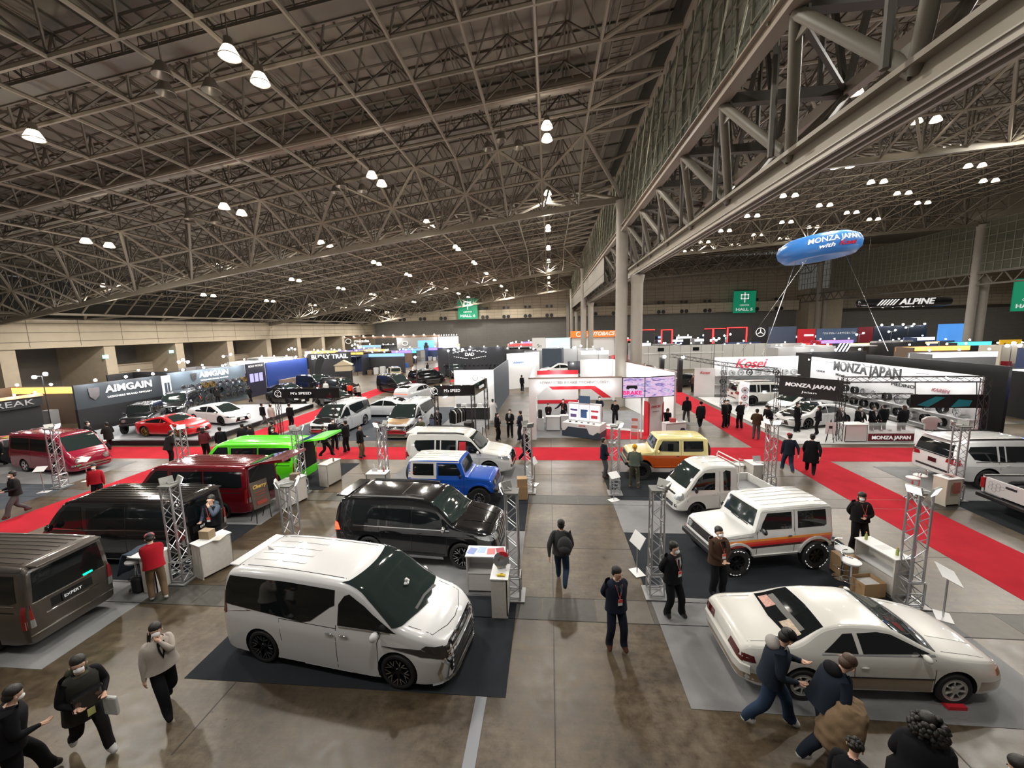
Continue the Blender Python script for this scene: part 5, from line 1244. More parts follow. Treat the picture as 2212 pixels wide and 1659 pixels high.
    if lod > 0:
        f = MB()
        if not mask: f.ell((.112, 0, .10), (.017, .013, .022), 8, 6, HM).ell((.09, 0, .055), (.012, .024, .008), 8, 6, HM)
        f.ell((.012, .090, .10), (.014, .010, .026), 8, 6, HM).ell((.012, -.090, .10), (.014, .010, .026), 8, 6, HM)
        f.build('ears_and_nose', M['skin'], root, smooth=60)
        MB().ell((.088, .033, .128), (.008, .014, .007), 8, 5, HM).ell((.088, -.033, .128), (.008, .014, .007), 8, 5, HM).build('eyes', M['hair'], root, smooth=60)
    # garment: loose rings round the trunk
    T = Matrix.Scale(s, 4) @ Matrix.Translation(pel) @ Rl.to_4x4() @ Matrix.Translation((0, 0, -.92))
    if coat:
        cm = coatm or top; m = MB(); n = 20; rings = [(1.44, .062, .085), (1.40, .105, .17), (1.33, .135, .198), (1.2, .142, .196), (1.06, .14, .185), (.95, .145 * skirtflare, .195 * skirtflare)]
        zz = .95 - coat; rings.append((zz, .155 * skirtflare, .205 * skirtflare)); rings.append((zz + .01, .145 * skirtflare, .195 * skirtflare)); rings.append((.95, .13, .18))
        vs = []
        for zr, rx, ry in rings:
            for j in range(n): a = 2 * pi * j / n; vs.append((rx * fat * cos(a) - .003, ry * fat * sin(a), zr))
        fs = [(i * n + j, i * n + (j + 1) % n, (i + 1) * n + (j + 1) % n, (i + 1) * n + j) for i in range(len(rings) - 1) for j in range(n)]
        m.add(vs, fs, T); m.build('jacket', cm, root, smooth=60)
    fx = .147 * fat if coat else .118
    if shirt:
        MB().add([(fx - .028, -.055, 1.435), (fx - .028, .055, 1.435), (fx + .004, .05, 1.30), (fx + .006, 0, 1.12), (fx + .004, -.05, 1.30), (fx - .05, 0, 1.40)], [(0, 4, 5), (4, 3, 5), (3, 2, 5), (2, 1, 5), (1, 0, 5)], T).build('shirt', shirt, root)
    if tie: MB().add([(fx - .012, -.014, 1.41), (fx - .012, .014, 1.41), (fx + .012, .03, 1.16), (fx + .012, 0, 1.12), (fx + .012, -.03, 1.16), (fx, 0, 1.41)], [(0, 5, 4), (5, 3, 4), (5, 2, 3), (5, 1, 2)], T).build('tie', tie, root)
    if badge:
        b = MB().box((fx + .022, 0, 1.10), (.008, .085, .12), T=T).build('badge', M['mask'], root)
        MB().box((fx + .027, 0, 1.13), (.004, .087, .06), T=T).build('badge_header', mat('badge_red', (.75, .08, .06), .5), b)
        MB().tube(T @ V((fx + .02, 0, 1.16)), T @ V((fx - .04, .07, 1.42)), .006 * s, 5).tube(T @ V((fx + .02, 0, 1.16)), T @ V((fx - .04, -.07, 1.42)), .006 * s, 5).build('lanyard', mat('lanyard_red', (.55, .1, .08), .6), root)
    if hood: MB().ell((-.10, 0, 1.43), (.10, .13, .09), 14, 8, T).ell((.03, 0, 1.42), (.07, .10, .03), 12, 6, T).build('hood', hood, root, smooth=60)
    root['_'] = 0; del root['_']
    root_T[root.name] = (T, HM, hands, s)
    return root
root_T = {}
def world_pt(r, v):
    T = root_T[r.name][0]; return Matrix.Translation(r.location) @ Matrix.Rotation(r.rotation_euler.z, 4, 'Z') @ T @ Vector(v)
blk = cloth('black', (.008, .008, .010)); blk2 = cloth('soft_black', (.014, .013, .014)); nvy = cloth('navy', (.012, .016, .03)); gry = cloth('grey', (.09, .09, .095)); den = cloth('denim', (.025, .045, .085)); dden = cloth('dark_denim', (.015, .022, .035))
khk = cloth('khaki', (.16, .11, .065)); olv = cloth('olive', (.06, .06, .04)); wht_ = cloth('white', (.62, .61, .6)); crm = cloth('cream', (.45, .40, .36)); rdc = cloth('red', (.35, .01, .02)); brn = cloth('brown', (.055, .03, .018)); blu = cloth('slate', (.06, .08, .11)); marn = cloth('maroon', (.12, .02, .025)); grn = cloth('field_green', (.09, .11, .09))
whs = mat('white_shoes', (.7, .7, .7), .5); brs = mat('brown_leather', (.09, .03, .02), .25, coat=.6)
camo = bpy.data.materials.new('camouflage_cloth'); camo.use_nodes = True
_n = camo.node_tree; _v = _n.nodes.new('ShaderNodeTexNoise'); _v.inputs['Scale'].default_value = 7; _r = _n.nodes.new('ShaderNodeValToRGB'); _r.color_ramp.interpolation = 'CONSTANT'
for e, (p, c) in zip([_r.color_ramp.elements[0], _r.color_ramp.elements[1], _r.color_ramp.elements.new(.55), _r.color_ramp.elements.new(.62)], ((0, (.05, .055, .03, 1)), (.45, (.16, .13, .08, 1)), (.55, (.06, .035, .02, 1)), (.62, (.2, .18, .13, 1)))): e.position = p; e.color = c
_tc = _n.nodes.new('ShaderNodeTexCoord'); _n.links.new(_tc.outputs['Object'], _v.inputs[0]); _n.links.new(_v.outputs[0], _r.inputs[0]); _n.links.new(_r.outputs[0], _n.nodes['Principled BSDF'].inputs[0]); _n.nodes['Principled BSDF'].inputs['Roughness'].default_value = .9
WALK = ((.30, .09), (-.28, -.09, .05)); WALKR = ((-.28, .09, .05), (.30, -.09))

# --- nearest people
person(-6.93, 5.75, -25, 'woman with long dark plait and mask in a pale puffer jacket slipping off one shoulder', crm, blk, blk2, 1.66, ('chin', 'down'), WALKR, 0, (-20, -5), 'pony', coat=.05, coatm=crm, lod=1, fat=1.12, shirt=blk, skirtflare=1.1)
pp = person(-7.5, 5.0, -20, 'man in dark coat and glasses walking with a black shoulder bag and white shoes', blk, blk2, whs, 1.72, ('bent', 'bent'), ((.34, .09), (-.30, -.12, .06)), 6, (-15, 5), 'short', mask=True, coat=.25, coatm=cloth('charcoal_coat', (.035, .035, .032)), skirtflare=1.15, hood=olv)
MB().prism([(-.13,-.02),(.13,-.03),(.12,.03),(-.11,.03)], -.30, .02).build('white_plastic_bag', mat('plastic_bag', (.6, .62, .62), .4, alpha=.85), None, bevel=.03, label='translucent white plastic bag hanging from the hand of the man in the dark coat', cat='bag').location = (-7.02, 5.0, .98)
sb = MB().bb(-.06, .06, -.18, .18, -.14, .14).build('shoulder_bag', M['gblack'], None, bevel=.03, label='glossy black shoulder bag worn on the chest of the man in the dark coat', cat='bag'); sb.location = (-7.27, 4.90, 1.05); sb.rotation_euler = (0, 0, radians(-20))
MB().box((.065, .0, -.2), (.005, .09, .12)).build('yellow_tag', mat('yellow_tag', (.6, .62, .25), .6), sb)
person(-7.85, 4.32, 60, 'person in a black glossy jacket cut off at the lower left corner', blk, blk, None, 1.70, ('pocket', 'bent'), WALK, 10, (0, 10), 'short', coat=.1, fat=1.15)
person(-9.98, 8.5, 140, 'person in a pink cap and red lettered jacket leaning over the white counter', rdc, khk, whs, 1.70, ('desk', 'desk'), ((.05, .12), (-.1, -.12)), 12, (0, 15), 'short', mask=True, cap=cloth('pink', (.5, .12, .15)), coat=.08, coatm=rdc)
person(-10.22, 10.6, -80, 'man in a black quilted vest over a slate hoodie speaking into a microphone', blu, blk, None, 1.80, ('mic', 'bent'), mask=False, coat=.06, coatm=blk, hood=blu, badge=True)
mc = MB().tube((0, 0, -.09), (0, 0, .05), .014, 10).ell((0, 0, .07), (.026, .026, .03), 10, 8).build('microphone', M['bplast'], None, smooth=50, label='black hand microphone held to the mouth of the man in the vest', cat='microphone'); mc.location = (-10.16, 10.44, 1.53); mc.rotation_euler = (radians(-20), radians(20), 0)
w = person(.22, 9.6, 84, 'man in dark jacket and jeans walking away along the aisle with a backpack', cloth('grey_jacket', (.045, .048, .05)), den, None, 1.78, ('swingb', 'swingf'), ((.28, .09), (-.26, -.09, .08)), 4, (0, 0), 'short', haircol=M['hair'], mask=False, coat=.06)
b = MB().ell((0, 0, 0), (.12, .19, .24), 14, 10).ell((-.08, 0, -.06), (.08, .14, .12), 12, 8).build('backpack', cloth('backpack_grey', (.05, .052, .055)), None, smooth=60, label='grey backpack on one shoulder of the man walking away in the aisle', cat='backpack'); b.location = world_pt(w, (-.21, -.10, 1.18)); b.rotation_euler = (0, 0, radians(84))
person(1.27, 7.62, -75, 'man in a navy suit jacket and grey sweater with hands behind his back', nvy, nvy, brs, 1.76, ('back', 'back'), ((.08, .12), (-.02, -.14)), 0, (25, 10), 'short', mask=False, coat=.10, shirt=cloth('slate_sweater', (.07, .09, .12)), tie=None, badge=True)
person(2.68, 8.62, -60, 'man in a black suit and white mask standing beside the truss tower', blk, blk, M['gblack'], 1.76, ('back', 'back'), ((.10, .16), (-.04, -.12)), 0, (20, 5), 'short', coat=.10, shirt=whs, tie=M['bplast'], badge=True)
person(3.98, 9.45, -75, 'man in a brown blazer, white mask and red badge with clasped hands', brn, blk, None, 1.70, ('clasp', 'clasp'), mask=True, coat=.10, coatm=brn, shirt=blk, badge=True, fat=1.12)
person(8.68, 11.6, -95, 'person with collar-length black hair and mask dressed all in black, arms folded', blk2, blk2, None, 1.72, ('fold', 'back'), ((.02, .15), (0, -.15)), 0, (-25, 5), 'long', badge=True, coat=.04, fat=1.08)
person(3.5, 6.15, -20, 'person in a black cap and dark denim jacket with grey hood, reaching to a companion', dden, den, whs, 1.80, (((.32, .1, 1.25), (-.2, .5, -1)), 'bent'), ((.28, .1), (-.32, -.1, .02)), 10, (20, 25), 'short', coat=.10, coatm=dden, hood=cloth('pale_hood', (.33, .31, .29)), cap=blk, mask=False, fat=1.1)
w = person(4.0, 5.72, 0, 'stooping person in dark jacket with a fleecy brown coat draped round the waist', dden, dden, whs, 1.78, ('down', 'bent'), ((.3, .1), (-.3, -.1, .03)), 22, (15, 25), 'short', haircol=M['hairbr'], coat=.08, coatm=dden, mask=False, hood=blk, fat=1.1)
fur = cloth('fleece_tan', (.22, .15, .09))
g = MB(); prof = [(.001, .28), (.14, .30), (.24, .42), (.29, .60), (.30, .80), (.27, .98), (.22, 1.10), (.17, 1.18), (.001, 1.2)]
pts_ = []; 
for i in range(len(prof) - 1):
    for q in range(5): t = q / 5; pts_.append((prof[i][0] * (1 - t) + prof[i + 1][0] * t, prof[i][1] * (1 - t) + prof[i + 1][1] * t))
g.lathe(pts_ + [prof[-1]], 48, Matrix.Scale(.85, 4, (1, 0, 0)))
o = g.build('draped_coat', fur, None, smooth=80, label='tan fleecy coat draped round the waist of the stooping person', cat='coat'); o.location = (3.95, 5.58, .05); o.rotation_euler = (radians(6), radians(14), 0)
dt = o.modifiers.new('d', 'DISPLACE'); tx = bpy.data.textures.new('fleece', 'CLOUDS'); tx.noise_scale = .16; dt.texture = tx; dt.strength = .10
w = person(4.55, 4.72, 60, 'person in a black fur-hooded parka seen from above at the lower right', blk, blk, None, 1.74, ('bent', 'down'), WALK, 8, (0, 10), 'short', coat=.3, mask=True, skirtflare=1.25, fat=1.25)
g = MB(); rr = random.Random(3)
for i in range(120):
    a = rr.uniform(0, 6.28); q = rr.uniform(-.9, 1); g.ell((.15 * cos(a) * sqrt(1 - q * q * .5), .17 * sin(a) * sqrt(1 - q * q * .5), q * .12), (.035, .035, .035), 6, 4)
o = g.build('fur_hood', M['hair'], w, smooth=60); o.location = (.02, 0, 1.60)
person(5.25, 4.22, 100, 'person in a black padded coat at the bottom edge beside the fur-hooded parka', blk, blk, None, 1.68, ('bent', 'bent'), WALKR, 12, (0, 20), 'short', coat=.2, fat=1.2)
person(3.62, 4.62, 40, 'person in black cut off at the bottom edge in front of the fleecy coat', blk, blk2, None, 1.45, ('down', 'down'), WALK, 10, (0, 10), 'curly', coat=.2)
person(6.55, 4.15, 120, 'person in black cut off at the lower right corner', blk, blk, None, 1.70, ('down', 'down'), WALK, 8, (0, 10), 'short', coat=.2)
# --- middle distance
P = person
P(3.35, 16.05, 75, 'person in yellow beanie, green shirt and camouflage trousers', grn, camo, mat('tan_boots', (.3, .2, .1), .7), 1.76, ('bent', 'bent'), ((.02, .14), (-.05, -.14)), 4, (0, 5), 'beanie', mask=False, cap=cloth('yellow', (.65, .33, .03)), coat=.03)
P(2.28, 17.15, -10, 'man in navy blazer and grey trousers by the truss tower, facing right', nvy, gry, brs, 1.76, ('clasp', 'clasp'), ((.05, .11), (0, -.11)), 0, (0, 0), 'short', mask=False, coat=.1, shirt=whs)
P(-1.3, 19.25, 20, 'person in black with white trainers walking behind the aisle truss tower', blk, blk, whs, 1.72, ('bent', 'swingb'), WALKR, 4, (0, 0), 'short', coat=.04)
P(-3.15, 23.0, -20, 'woman in a black suit, left of the trio in suits on the aisle', blk, blk, None, 1.66, ('clasp', 'down'), lod=0, hair='long', coat=.08, shirt=whs)
P(-2.45, 23.55, -95, 'man in a black suit, middle of the trio in suits on the aisle', blk, blk, None, 1.74, ('clasp', 'clasp'), lod=0, coat=.1, shirt=whs, tie=M['bplast'])
P(-1.8, 23.05, 170, 'man in a dark suit, right of the trio in suits on the aisle', nvy, nvy, None, 1.74, ('clasp', 'bent'), lod=0, coat=.1, mask=False)
P(-4.05, 27.6, 80, 'person in a long white robe beside the accessory counter', wht_, wht_, None, 1.66, ('bent', 'bent'), lod=0, coat=.75, coatm=wht_, hair='short', mask=False)
P(-10.0, 19.7, 0, 'man in dark jacket and brown trousers walking right of the green van', blk, khk, None, 1.74, ('bent', 'down'), lod=1, coat=.12, mask=False)
P(-12.1, 19.9, 15, 'man in black suit striding behind the raised green tailgate', blk, blk, None, 1.72, ('swingf', 'swingb'), WALK, lod=0, coat=.1)
P(-12.2, 21.0, -30, 'tall man in black suit behind the raised green tailgate', blk, blk, None, 1.80, ('down', 'down'), lod=0, coat=.1)
P(-11.3, 20.7, 170, 'man in black suit holding a pale folder by the black-nosed minivan', blk, blk, None, 1.76, ('clasp', 'down'), lod=0, coat=.1)
P(-14.6, 19.4, -90, 'person with black hair looking over the top of the green van', blk, blk, None, 1.72, lod=0)
P(-7.35, 21.7, -95, 'man in olive jacket and white mask looking at his phone below the bronze-nosed minivan', olv, blk, None, 1.70, ('phone', 'phone'), lod=0, coat=.05)
P(-7.0, 24.0, -85, 'man in black suit standing at the accessory stand posts', blk, blk, None, 1.74, ('clasp', 'clasp'), lod=0, coat=.1, shirt=whs)
P(10.3, 17.95, 80, 'person in a red cap and dark denim jacket walking on the right red carpet', dden, den, mat('tan_boots', (.3, .2, .1), .7), 1.78, ('down', 'swingb'), WALK, 2, lod=1, cap=rdc, coat=.1, mask=False)
P(11.1, 17.75, 60, 'person in a long black coat striding beside the red cap wearer', blk, blk, None, 1.82, ('swingf', 'swingb'), ((.36, .09), (-.3, -.09, .04)), 4, lod=1, coat=.35, skirtflare=1.2)
P(11.5, 23.2, 60, 'man in brown jacket standing at the white stand corner', brn, gry, None, 1.72, ('bent', 'bent'), lod=0, coat=.08, mask=False)
P(12.9, 24.6, 200, 'man in black jacket bending over behind the man in brown', blk, khk, None, 1.70, ('bent', 'bent'), lean=20, lod=0, coat=.08)
P(11.7, 25.6, 100, 'bald man in black holding a folder at the wheel stand edge', blk, blk, None, 1.76, ('clasp', 'clasp'), lod=0, hair='none', coat=.06)
P(10.9, 25.9, -60, 'person in black, left of the two by the lit display pillar', blk, blk, None, 1.74, ('down', 'down'), lod=0, coat=.08)
P(11.25, 26.35, -120, 'person in black, right of the two by the lit display pillar', blk, blk, None, 1.66, ('clasp', 'down'), lod=0, coat=.08)
P(14.5, 24.7, -60, 'man in black suit before the small black banner post', blk, blk, None, 1.76, ('clasp', 'clasp'), lod=0, coat=.1, shirt=whs)
P(15.3, 24.1, 150, 'woman in black suit holding white papers by the black-nosed saloon', blk, blk, None, 1.66, ('clasp', 'down'), lod=0, hair='long', coat=.1)
P(9.05, 27.3, 85, 'tall person in black with a backpack walking away on the red carpet', blk, gry, whs, 1.80, ('down', 'down'), WALK, lod=0, coat=.1, mask=False, hood=blk)
P(9.45, 25.9, 85, 'person in a black hooded coat walking away on the red carpet', blk, blk, whs, 1.70, ('down', 'down'), WALKR, lod=0, coat=.25, mask=False, hair='beanie', cap=blk, fat=1.15)
P(-27.7, 21.1, 30, 'dark figure before the blue-lit booth, left one of two', blk2, blk2, None, 1.76, ('swingf', 'swingb'), WALK, lod=0, coat=.2)
P(-26.3, 21.0, 160, 'dark figure before the blue-lit booth, right one of two', blk2, blk2, None, 1.72, ('bent', 'bent'), WALKR, lod=0, coat=.25)
P(-19.9, 18.6, 60, 'dark figure with a black rucksack behind the truss tower by the red carpet', blk2, blk, None, 1.74, ('bent', 'bent'), lean=14, lod=0, coat=.2, fat=1.2)
P(-18.5, 19.3, 100, 'person in maroon jacket and dark skirt looking toward the red sports car', marn, blk, None, 1.74, ('down', 'bent'), lod=0, hair='long', coat=.05, mask=False)
P(-19.5, 37.2, 100, 'person in a red sports shirt with a white stroke on the back', cloth('vermilion', (.7, .06, .03)), blk, None, 1.70, lod=0, mask=False)
P(-18.5, 37.0, 80, 'person in a pale jacket beside the one in the red sports shirt', crm, blk, None, 1.64, lod=0, mask=False, coat=.05)
P(-20.3, 37.6, 80, 'dark figure left of the one in the red sports shirt', blk, blk, None, 1.70, lod=0, mask=False)
P(-20.0, 26.6, 85, 'person in a pale coat with a pale rucksack walking beside the red carpet', crm, gry, None, 1.70, ('down', 'down'), WALK, lod=0, coat=.15, mask=False, cap=crm)
P(-20.9, 26.9, 70, 'person in black hoodie walking left of the pale coat wearer', blk, gry, whs, 1.72, lod=0, coat=.1, feet=WALK, mask=False)
P(-18.3, 26.2, 85, 'person in black standing on the red carpet edge under the speed sign', blk, blk, None, 1.74, lod=0, coat=.08, mask=False)
P(-20.3, 12.75, -110, 'dark figure in pale trousers beside the retro van at the far left', blk2, gry, brs, 1.76, ('bent', 'bent'), WALK, lod=1, coat=.1)
P(-18.1, 13.75, -60, 'person in a red sports jersey and mask behind the black van', rdc, blk, None, 1.66, lod=0, coat=.04)
for i, (x_, y_, c_) in enumerate(((-17.9, 19.7, blk), (-17.1, 20.3, blk2), (-16.4, 20.0, blk2), (-15.6, 20.6, blk))):
    P(x_, y_, 120 + 30 * i, ['man in black suit, leftmost of the four behind the green van', 'dark figure second of the four behind the green van', 'dark figure third of the four behind the green van', 'man in black suit, rightmost of the four behind the green van'][i], c_, c_, None, 1.68 + .03 * i, lod=0, coat=.1, group='onlookers behind the green van')
P(-2.95, 41.5, 60, 'person in black beside the white booth doorway', blk, blk, None, 1.70, lod=0, mask=False, coat=.1)
# ================================================================ carpets and stands of the near blocks
def carpet_mat(name, col):
    m = bpy.data.materials.new('carpet_' + name); m.use_nodes = True; nt = m.node_tree; b = nt.nodes['Principled BSDF']
    tc = nt.nodes.new('ShaderNodeTexCoord'); n1 = nt.nodes.new('ShaderNodeTexNoise'); n1.inputs['Scale'].default_value = 140; n1.inputs['Detail'].default_value = 3
    n2 = nt.nodes.new('ShaderNodeTexNoise'); n2.inputs['Scale'].default_value = 1.1; n2.inputs['Detail'].default_value = 5
    for n in (n1, n2): nt.links.new(tc.outputs['Object'], n.inputs[0])
    ad = nt.nodes.new('ShaderNodeMath'); ad.operation = 'ADD'; nt.links.new(n1.outputs[0], ad.inputs[0]); nt.links.new(n2.outputs[0], ad.inputs[1])
    r = nt.nodes.new('ShaderNodeValToRGB'); r.color_ramp.elements[0].position = .35; r.color_ramp.elements[1].position = .68
    hf = nt.nodes.new('ShaderNodeMath'); hf.operation = 'MULTIPLY'; hf.inputs[1].default_value = .5; nt.links.new(ad.outputs[0], hf.inputs[0]); nt.links.new(hf.outputs[0], r.inputs[0])
    r.color_ramp.elements[0].color = tuple(c * .78 for c in col) + (1,); r.color_ramp.elements[1].color = tuple(min(1, c * 1.18) for c in col) + (1,)
    nt.links.new(r.outputs[0], b.inputs[0]); b.inputs['Roughness'].default_value = 1; b.inputs['Specular IOR Level'].default_value = .1
    bp = nt.nodes.new('ShaderNodeBump'); bp.inputs['Strength'].default_value = .3; bp.inputs['Distance'].default_value = .004; nt.links.new(n1.outputs[0], bp.inputs['Height']); nt.links.new(bp.outputs[0], b.inputs['Normal'])
    return m
CR = carpet_mat('red', (.42, .02, .032)); CD = carpet_mat('charcoal', (.026, .029, .034)); CL = carpet_mat('light_grey', (.22, .22, .225)); CM = carpet_mat('blue_grey', (.07, .078, .092)); CW = carpet_mat('white', (.62, .62, .62))
def rug(x0, x1, y0, y1, m, label, z=.006, z0=0, skew=0, name='carpet'):
    o = MB().prism([(x0 + skew, y0), (x1, y0), (x1, y1), (x0, y1)], z0, z0 + z).build(name, m); return tag(o, label, 'carpet')
rug(-27.5, 30, 19.5, 21.7, CR, 'red carpet strip running straight across the hall behind the first blocks', .005)
rug(10.9, 13.05, 3, 19.49, CR, 'red carpet strip running toward the camera on the right side', .005)
rug(10.6, 12.75, 21.71, 75, CR, 'red carpet strip running into the distance right of the brake booth', .005)
rug(-20.4, -18.2, 21.71, 95, CR, 'red carpet strip running into the distance along the left speed stand', .005)
rug(-20.3, -18.2, 4, 19.49, CR, 'red carpet strip left of the box vans', .005)
rug(-13.0, -11.0, 50, 92, CR, 'far red carpet strip beside the black jewelled-logo booth', .005)
rug(-7.2, -.88, 6.35, 9.08, CD, 'black carpet under the white minivan'); rug(-7.2, -.88, 9.09, 12.35, CL, 'light grey carpet under the black off-road car')
rug(-7.2, -.9, 12.36, 15.4, CD, 'charcoal carpet under the blue boxy car'); rug(-7.2, -.92, 15.41, 18.8, CL, 'light grey carpet under the cream white wagon')
rug(-17.5, -10.35, 6.35, 9.2, CL, 'light grey carpet under the grey brown van'); rug(-17.5, -10.3, 9.21, 12.4, CD, 'black carpet with white lettering under the black van')
rug(-17.5, -10.2, 12.41, 15.5, CL, 'light grey carpet under the dark cherry van'); rug(-17.5, -9.7, 15.51, 18.9, CD, 'charcoal carpet under the lime green van')
rug(2.35, 8.6, 6.35, 9.28, CL, 'light grey carpet under the two-tone coupe'); rug(2.3, 8.6, 9.29, 12.4, CD, 'charcoal carpet under the striped boxy car')
rug(2.28, 8.6, 12.41, 14.85, CL, 'light grey carpet under the small truck'); rug(2.28, 8.6, 14.86, 17.9, CD, 'charcoal carpet under the yellow and orange car')
rug(14.4, 23.5, 15.2, 18.8, CL, 'light grey carpet under the white off-road car on the right'); rug(14.2, 23.5, 11.8, 15.19, CD, 'charcoal carpet under the pickup truck')
rug(-32, -22.3, 15.8, 19.0, CL, 'light grey carpet under the wine red retro van'); rug(-32, -21.8, 12.3, 15.79, CM, 'blue grey carpet under the second retro van')
rug(-17.8, -7.6, 23.0, 33.5, CM, 'blue grey carpet under the silver minivans'); rug(-7.59, -4.4, 23.0, 33.5, CL, 'light grey carpet in front of the accessory counter')
rug(-1.1, 8.6, 23.6, 31.5, CL, 'grey carpet of the red and white brake booth'); 
rug(13.2, 21.95, 22.3, 37.0, CW, 'white floor of the wheel display stand', .03)
o = MB().prism([(3.0, 23.3), (8.2, 23.3), (4.2, 26.1), (2.6, 27.4), (1.6, 27.6), (1.6, 26.7), (3.4, 25.3)], .006, .012).build('red_floor_band', CR); tag(o, 'red band on the floor of the brake booth in front of the screens', 'carpet')
o = MB().prism([(3.3, 26.4), (6.5, 25.2), (6.5, 24.6), (3.6, 25.7)], .006, .013).build('white_floor_band', CW); tag(o, 'pale band on the floor of the brake booth under the leaflet rack', 'carpet')
e = empty('floor_logo', (-10.7, 10.15, .008), radians(90), 'white brand lettering printed on the black carpet behind the vest man', 'lettering')
text('CASTLE', .42, M['wsign'], e, 'logo_lettering', (0, 0, 0), (0, 0, 0), ext=.001, shear=.3); text('Hyper', .22, M['wsign'], e, 'logo_lettering', (.1, -.38, 0), (0, 0, 0), ext=.001, shear=.3)
MB().path([(cos(a) * .32 + 1.1, sin(a) * .16, .0) for a in [2 * pi * k / 24 for k in range(24)]], .018, 4, closed=True).build('logo_ring', M['wsign'], e)
# floor duct cover at the front
o = MB().bb(-1.42, -1.22, 3.2, 6.34, 0, .008).build('steel_duct_cover', mat('galvanised', (.2, .21, .23), .45, .5)); tag(o, 'grey steel duct cover running from the black carpet toward the camera', 'duct cover')

def flood(root, x, y, z, az, lit=True, power=120):
    a = radians(az); d = Vector((cos(a), sin(a), 0)); c = Vector((x, y, z)) + d * .22
    T = Matrix.Translation(c) @ Matrix.Rotation(a, 4, 'Z') @ Matrix.Rotation(radians(22), 4, 'Y')
    f = MB().box((0, 0, 0), (.05, .30, .20), T=T).build('floodlight', mat('flood_body', (.45, .45, .43), .4, .4), root, bevel=.008)
    MB().box((.028, 0, 0), (.006, .27, .17), T=T).build('lens', glow('flood_face', (1, .97, .9), 45) if lit else M['lamp'], f)
    MB().tube((x, y, z - .04), c - Vector((0, 0, .03)), .014, 6).build('bracket', M['alu'], f)
    if lit:
        ld = bpy.data.lights.new('flood_light', 'SPOT'); ld.energy = power; ld.color = (1, .97, .92); ld.spot_size = radians(125); ld.spot_blend = .6; ld.shadow_soft_size = .12
        o = bpy.data.objects.new('flood_light', ld); COL.objects.link(o); o.parent = root
        o.location = T @ Vector((.06, 0, 0)); o.rotation_euler = (T.to_3x3() @ Matrix.Rotation(radians(-90), 3, 'Y')).to_euler()
TP = {}
def tower_proto(h, m, w=.14):
    r = empty('truss_tower')
    def web(mb, z0, z1, w, n, rr):
        for k in range(n):
            a, b = z0 + (z1 - z0) * k / n, z0 + (z1 - z0) * (k + 1) / n
            for (x0, y0, x1, y1) in ((-w, -w, w, -w), (w, -w, w, w), (w, w, -w, w), (-w, w, -w, -w)):
                if k % 2: x0, y0, x1, y1 = x1, y1, x0, y0
                mb.tube((x0, y0, a), (x1, y1, b), rr, 5)
    for x in (-w, w):
        for y in (-w, w): MB().tube((x, y, .62), (x, y, h), .024, 8).build('upright', m, r, smooth=40)
    mb = MB(); web(mb, .66, h - .04, w, 8, .010); mb.build('bracing', m, r)
    mb = MB()
    for z in (.62, h - .02):
        for (x0, y0, x1, y1) in ((-w, -w, w, -w), (w, -w, w, w), (w, w, -w, w), (-w, w, -w, -w)): mb.tube((x0, y0, z), (x1, y1, z), .016, 6)
    mb.build('frame_ring', m, r)
    mb = MB(); w2 = w + .03
    for x in (-w2, w2):
        for y in (-w2, w2): mb.tube((x, y, .05), (x, y, .60), .024, 6)
    for z in (.06, .33, .60):
        for (x0, y0, x1, y1) in ((-w2, -w2, w2, -w2), (w2, -w2, w2, w2), (w2, w2, -w2, w2), (-w2, w2, -w2, -w2)): mb.tube((x0, y0, z), (x1, y1, z), .016, 6)
    web(mb, .06, .60, w2, 2, .010); mb.build('base_block', m, r)
    MB().bb(-.28, .28, -.28, .28, 0, .03).build('foot_plate', mat('foot_plate', (.3, .3, .3), .5, .5), r)
    MB().bb(-.18, .18, -.18, .18, h - .02, h + .02).build('top_plate', mat('top_plate', (.2, .2, .19), .6), r)
    return r
def tower(x, y, label, floods, rz=0, h=2.72, m=None, power=120):
    k = (h, m.name if m else 'a')
    if k not in TP: TP[k] = tower_proto(h, m or M['alu']); r = TP[k]
    else: r = copy_tree(TP[k]); 
    for c in list(r.children):
        if c.name.startswith('floodlight') or c.type == 'LIGHT':
            for g in list(c.children): bpy.data.objects.remove(g)
            bpy.data.objects.remove(c)
    r.location = (x, y, 0); tag(r, label, 'truss tower', 'truss towers')
    return r, floods, power
TW = []
for a in [(-10.1, 9.3, 'truss tower beside the person in the red jacket', [(150, 1), (60, 1)]), (-6.85, 9.4, 'truss tower with two dazzling lamps behind the white minivan', [(215, 1), (20, 1)]),
          (-10.35, 15.1, 'truss tower beside the raised green tailgate', [(160, 1), (30, 1)]), (-7.05, 15.75, 'truss tower left of the cream white wagon', [(240, 1), (60, 0)]), (-.97, 9.15, 'truss tower behind the brochure counter on the aisle', [(190, 1), (130, 1)]),
          (-.92, 15.58, 'truss tower on the aisle right of the blue boxy car', [(120, 0), (-60, 0)]), (2.49, 15.5, 'truss tower on the aisle beside the man in the navy blazer', [(40, 0), (-40, 1)]), (2.51, 9.4, 'truss tower beside the man in the black suit', [(40, 1), (-35, 0)]),
          (8.25, 9.4, 'truss tower with two dazzling lamps right of the striped car', [(200, 1), (-60, 1)]), (8.5, 15.95, 'truss tower with two dazzling lamps by the red carpet crossing', [(190, 1), (-85, 1)]), (14.55, 15.35, 'truss tower in front of the white off-road car', [(40, 1), (150, 0)]),
          (-22.2, 15.5, 'truss tower in front of the wine red retro van', [(160, 1), (20, 1)]), (-15.95, 15.5, 'truss tower with glaring lamp between the dark cherry van and the left carpet', [(230, 1), (-30, 1)])]:
    TW.append(tower(*a))
for r, fl, pw_ in TW:
    for k, (az, lit) in enumerate(fl): flood(r, 0, 0, 2.80, az, bool(lit), pw_)

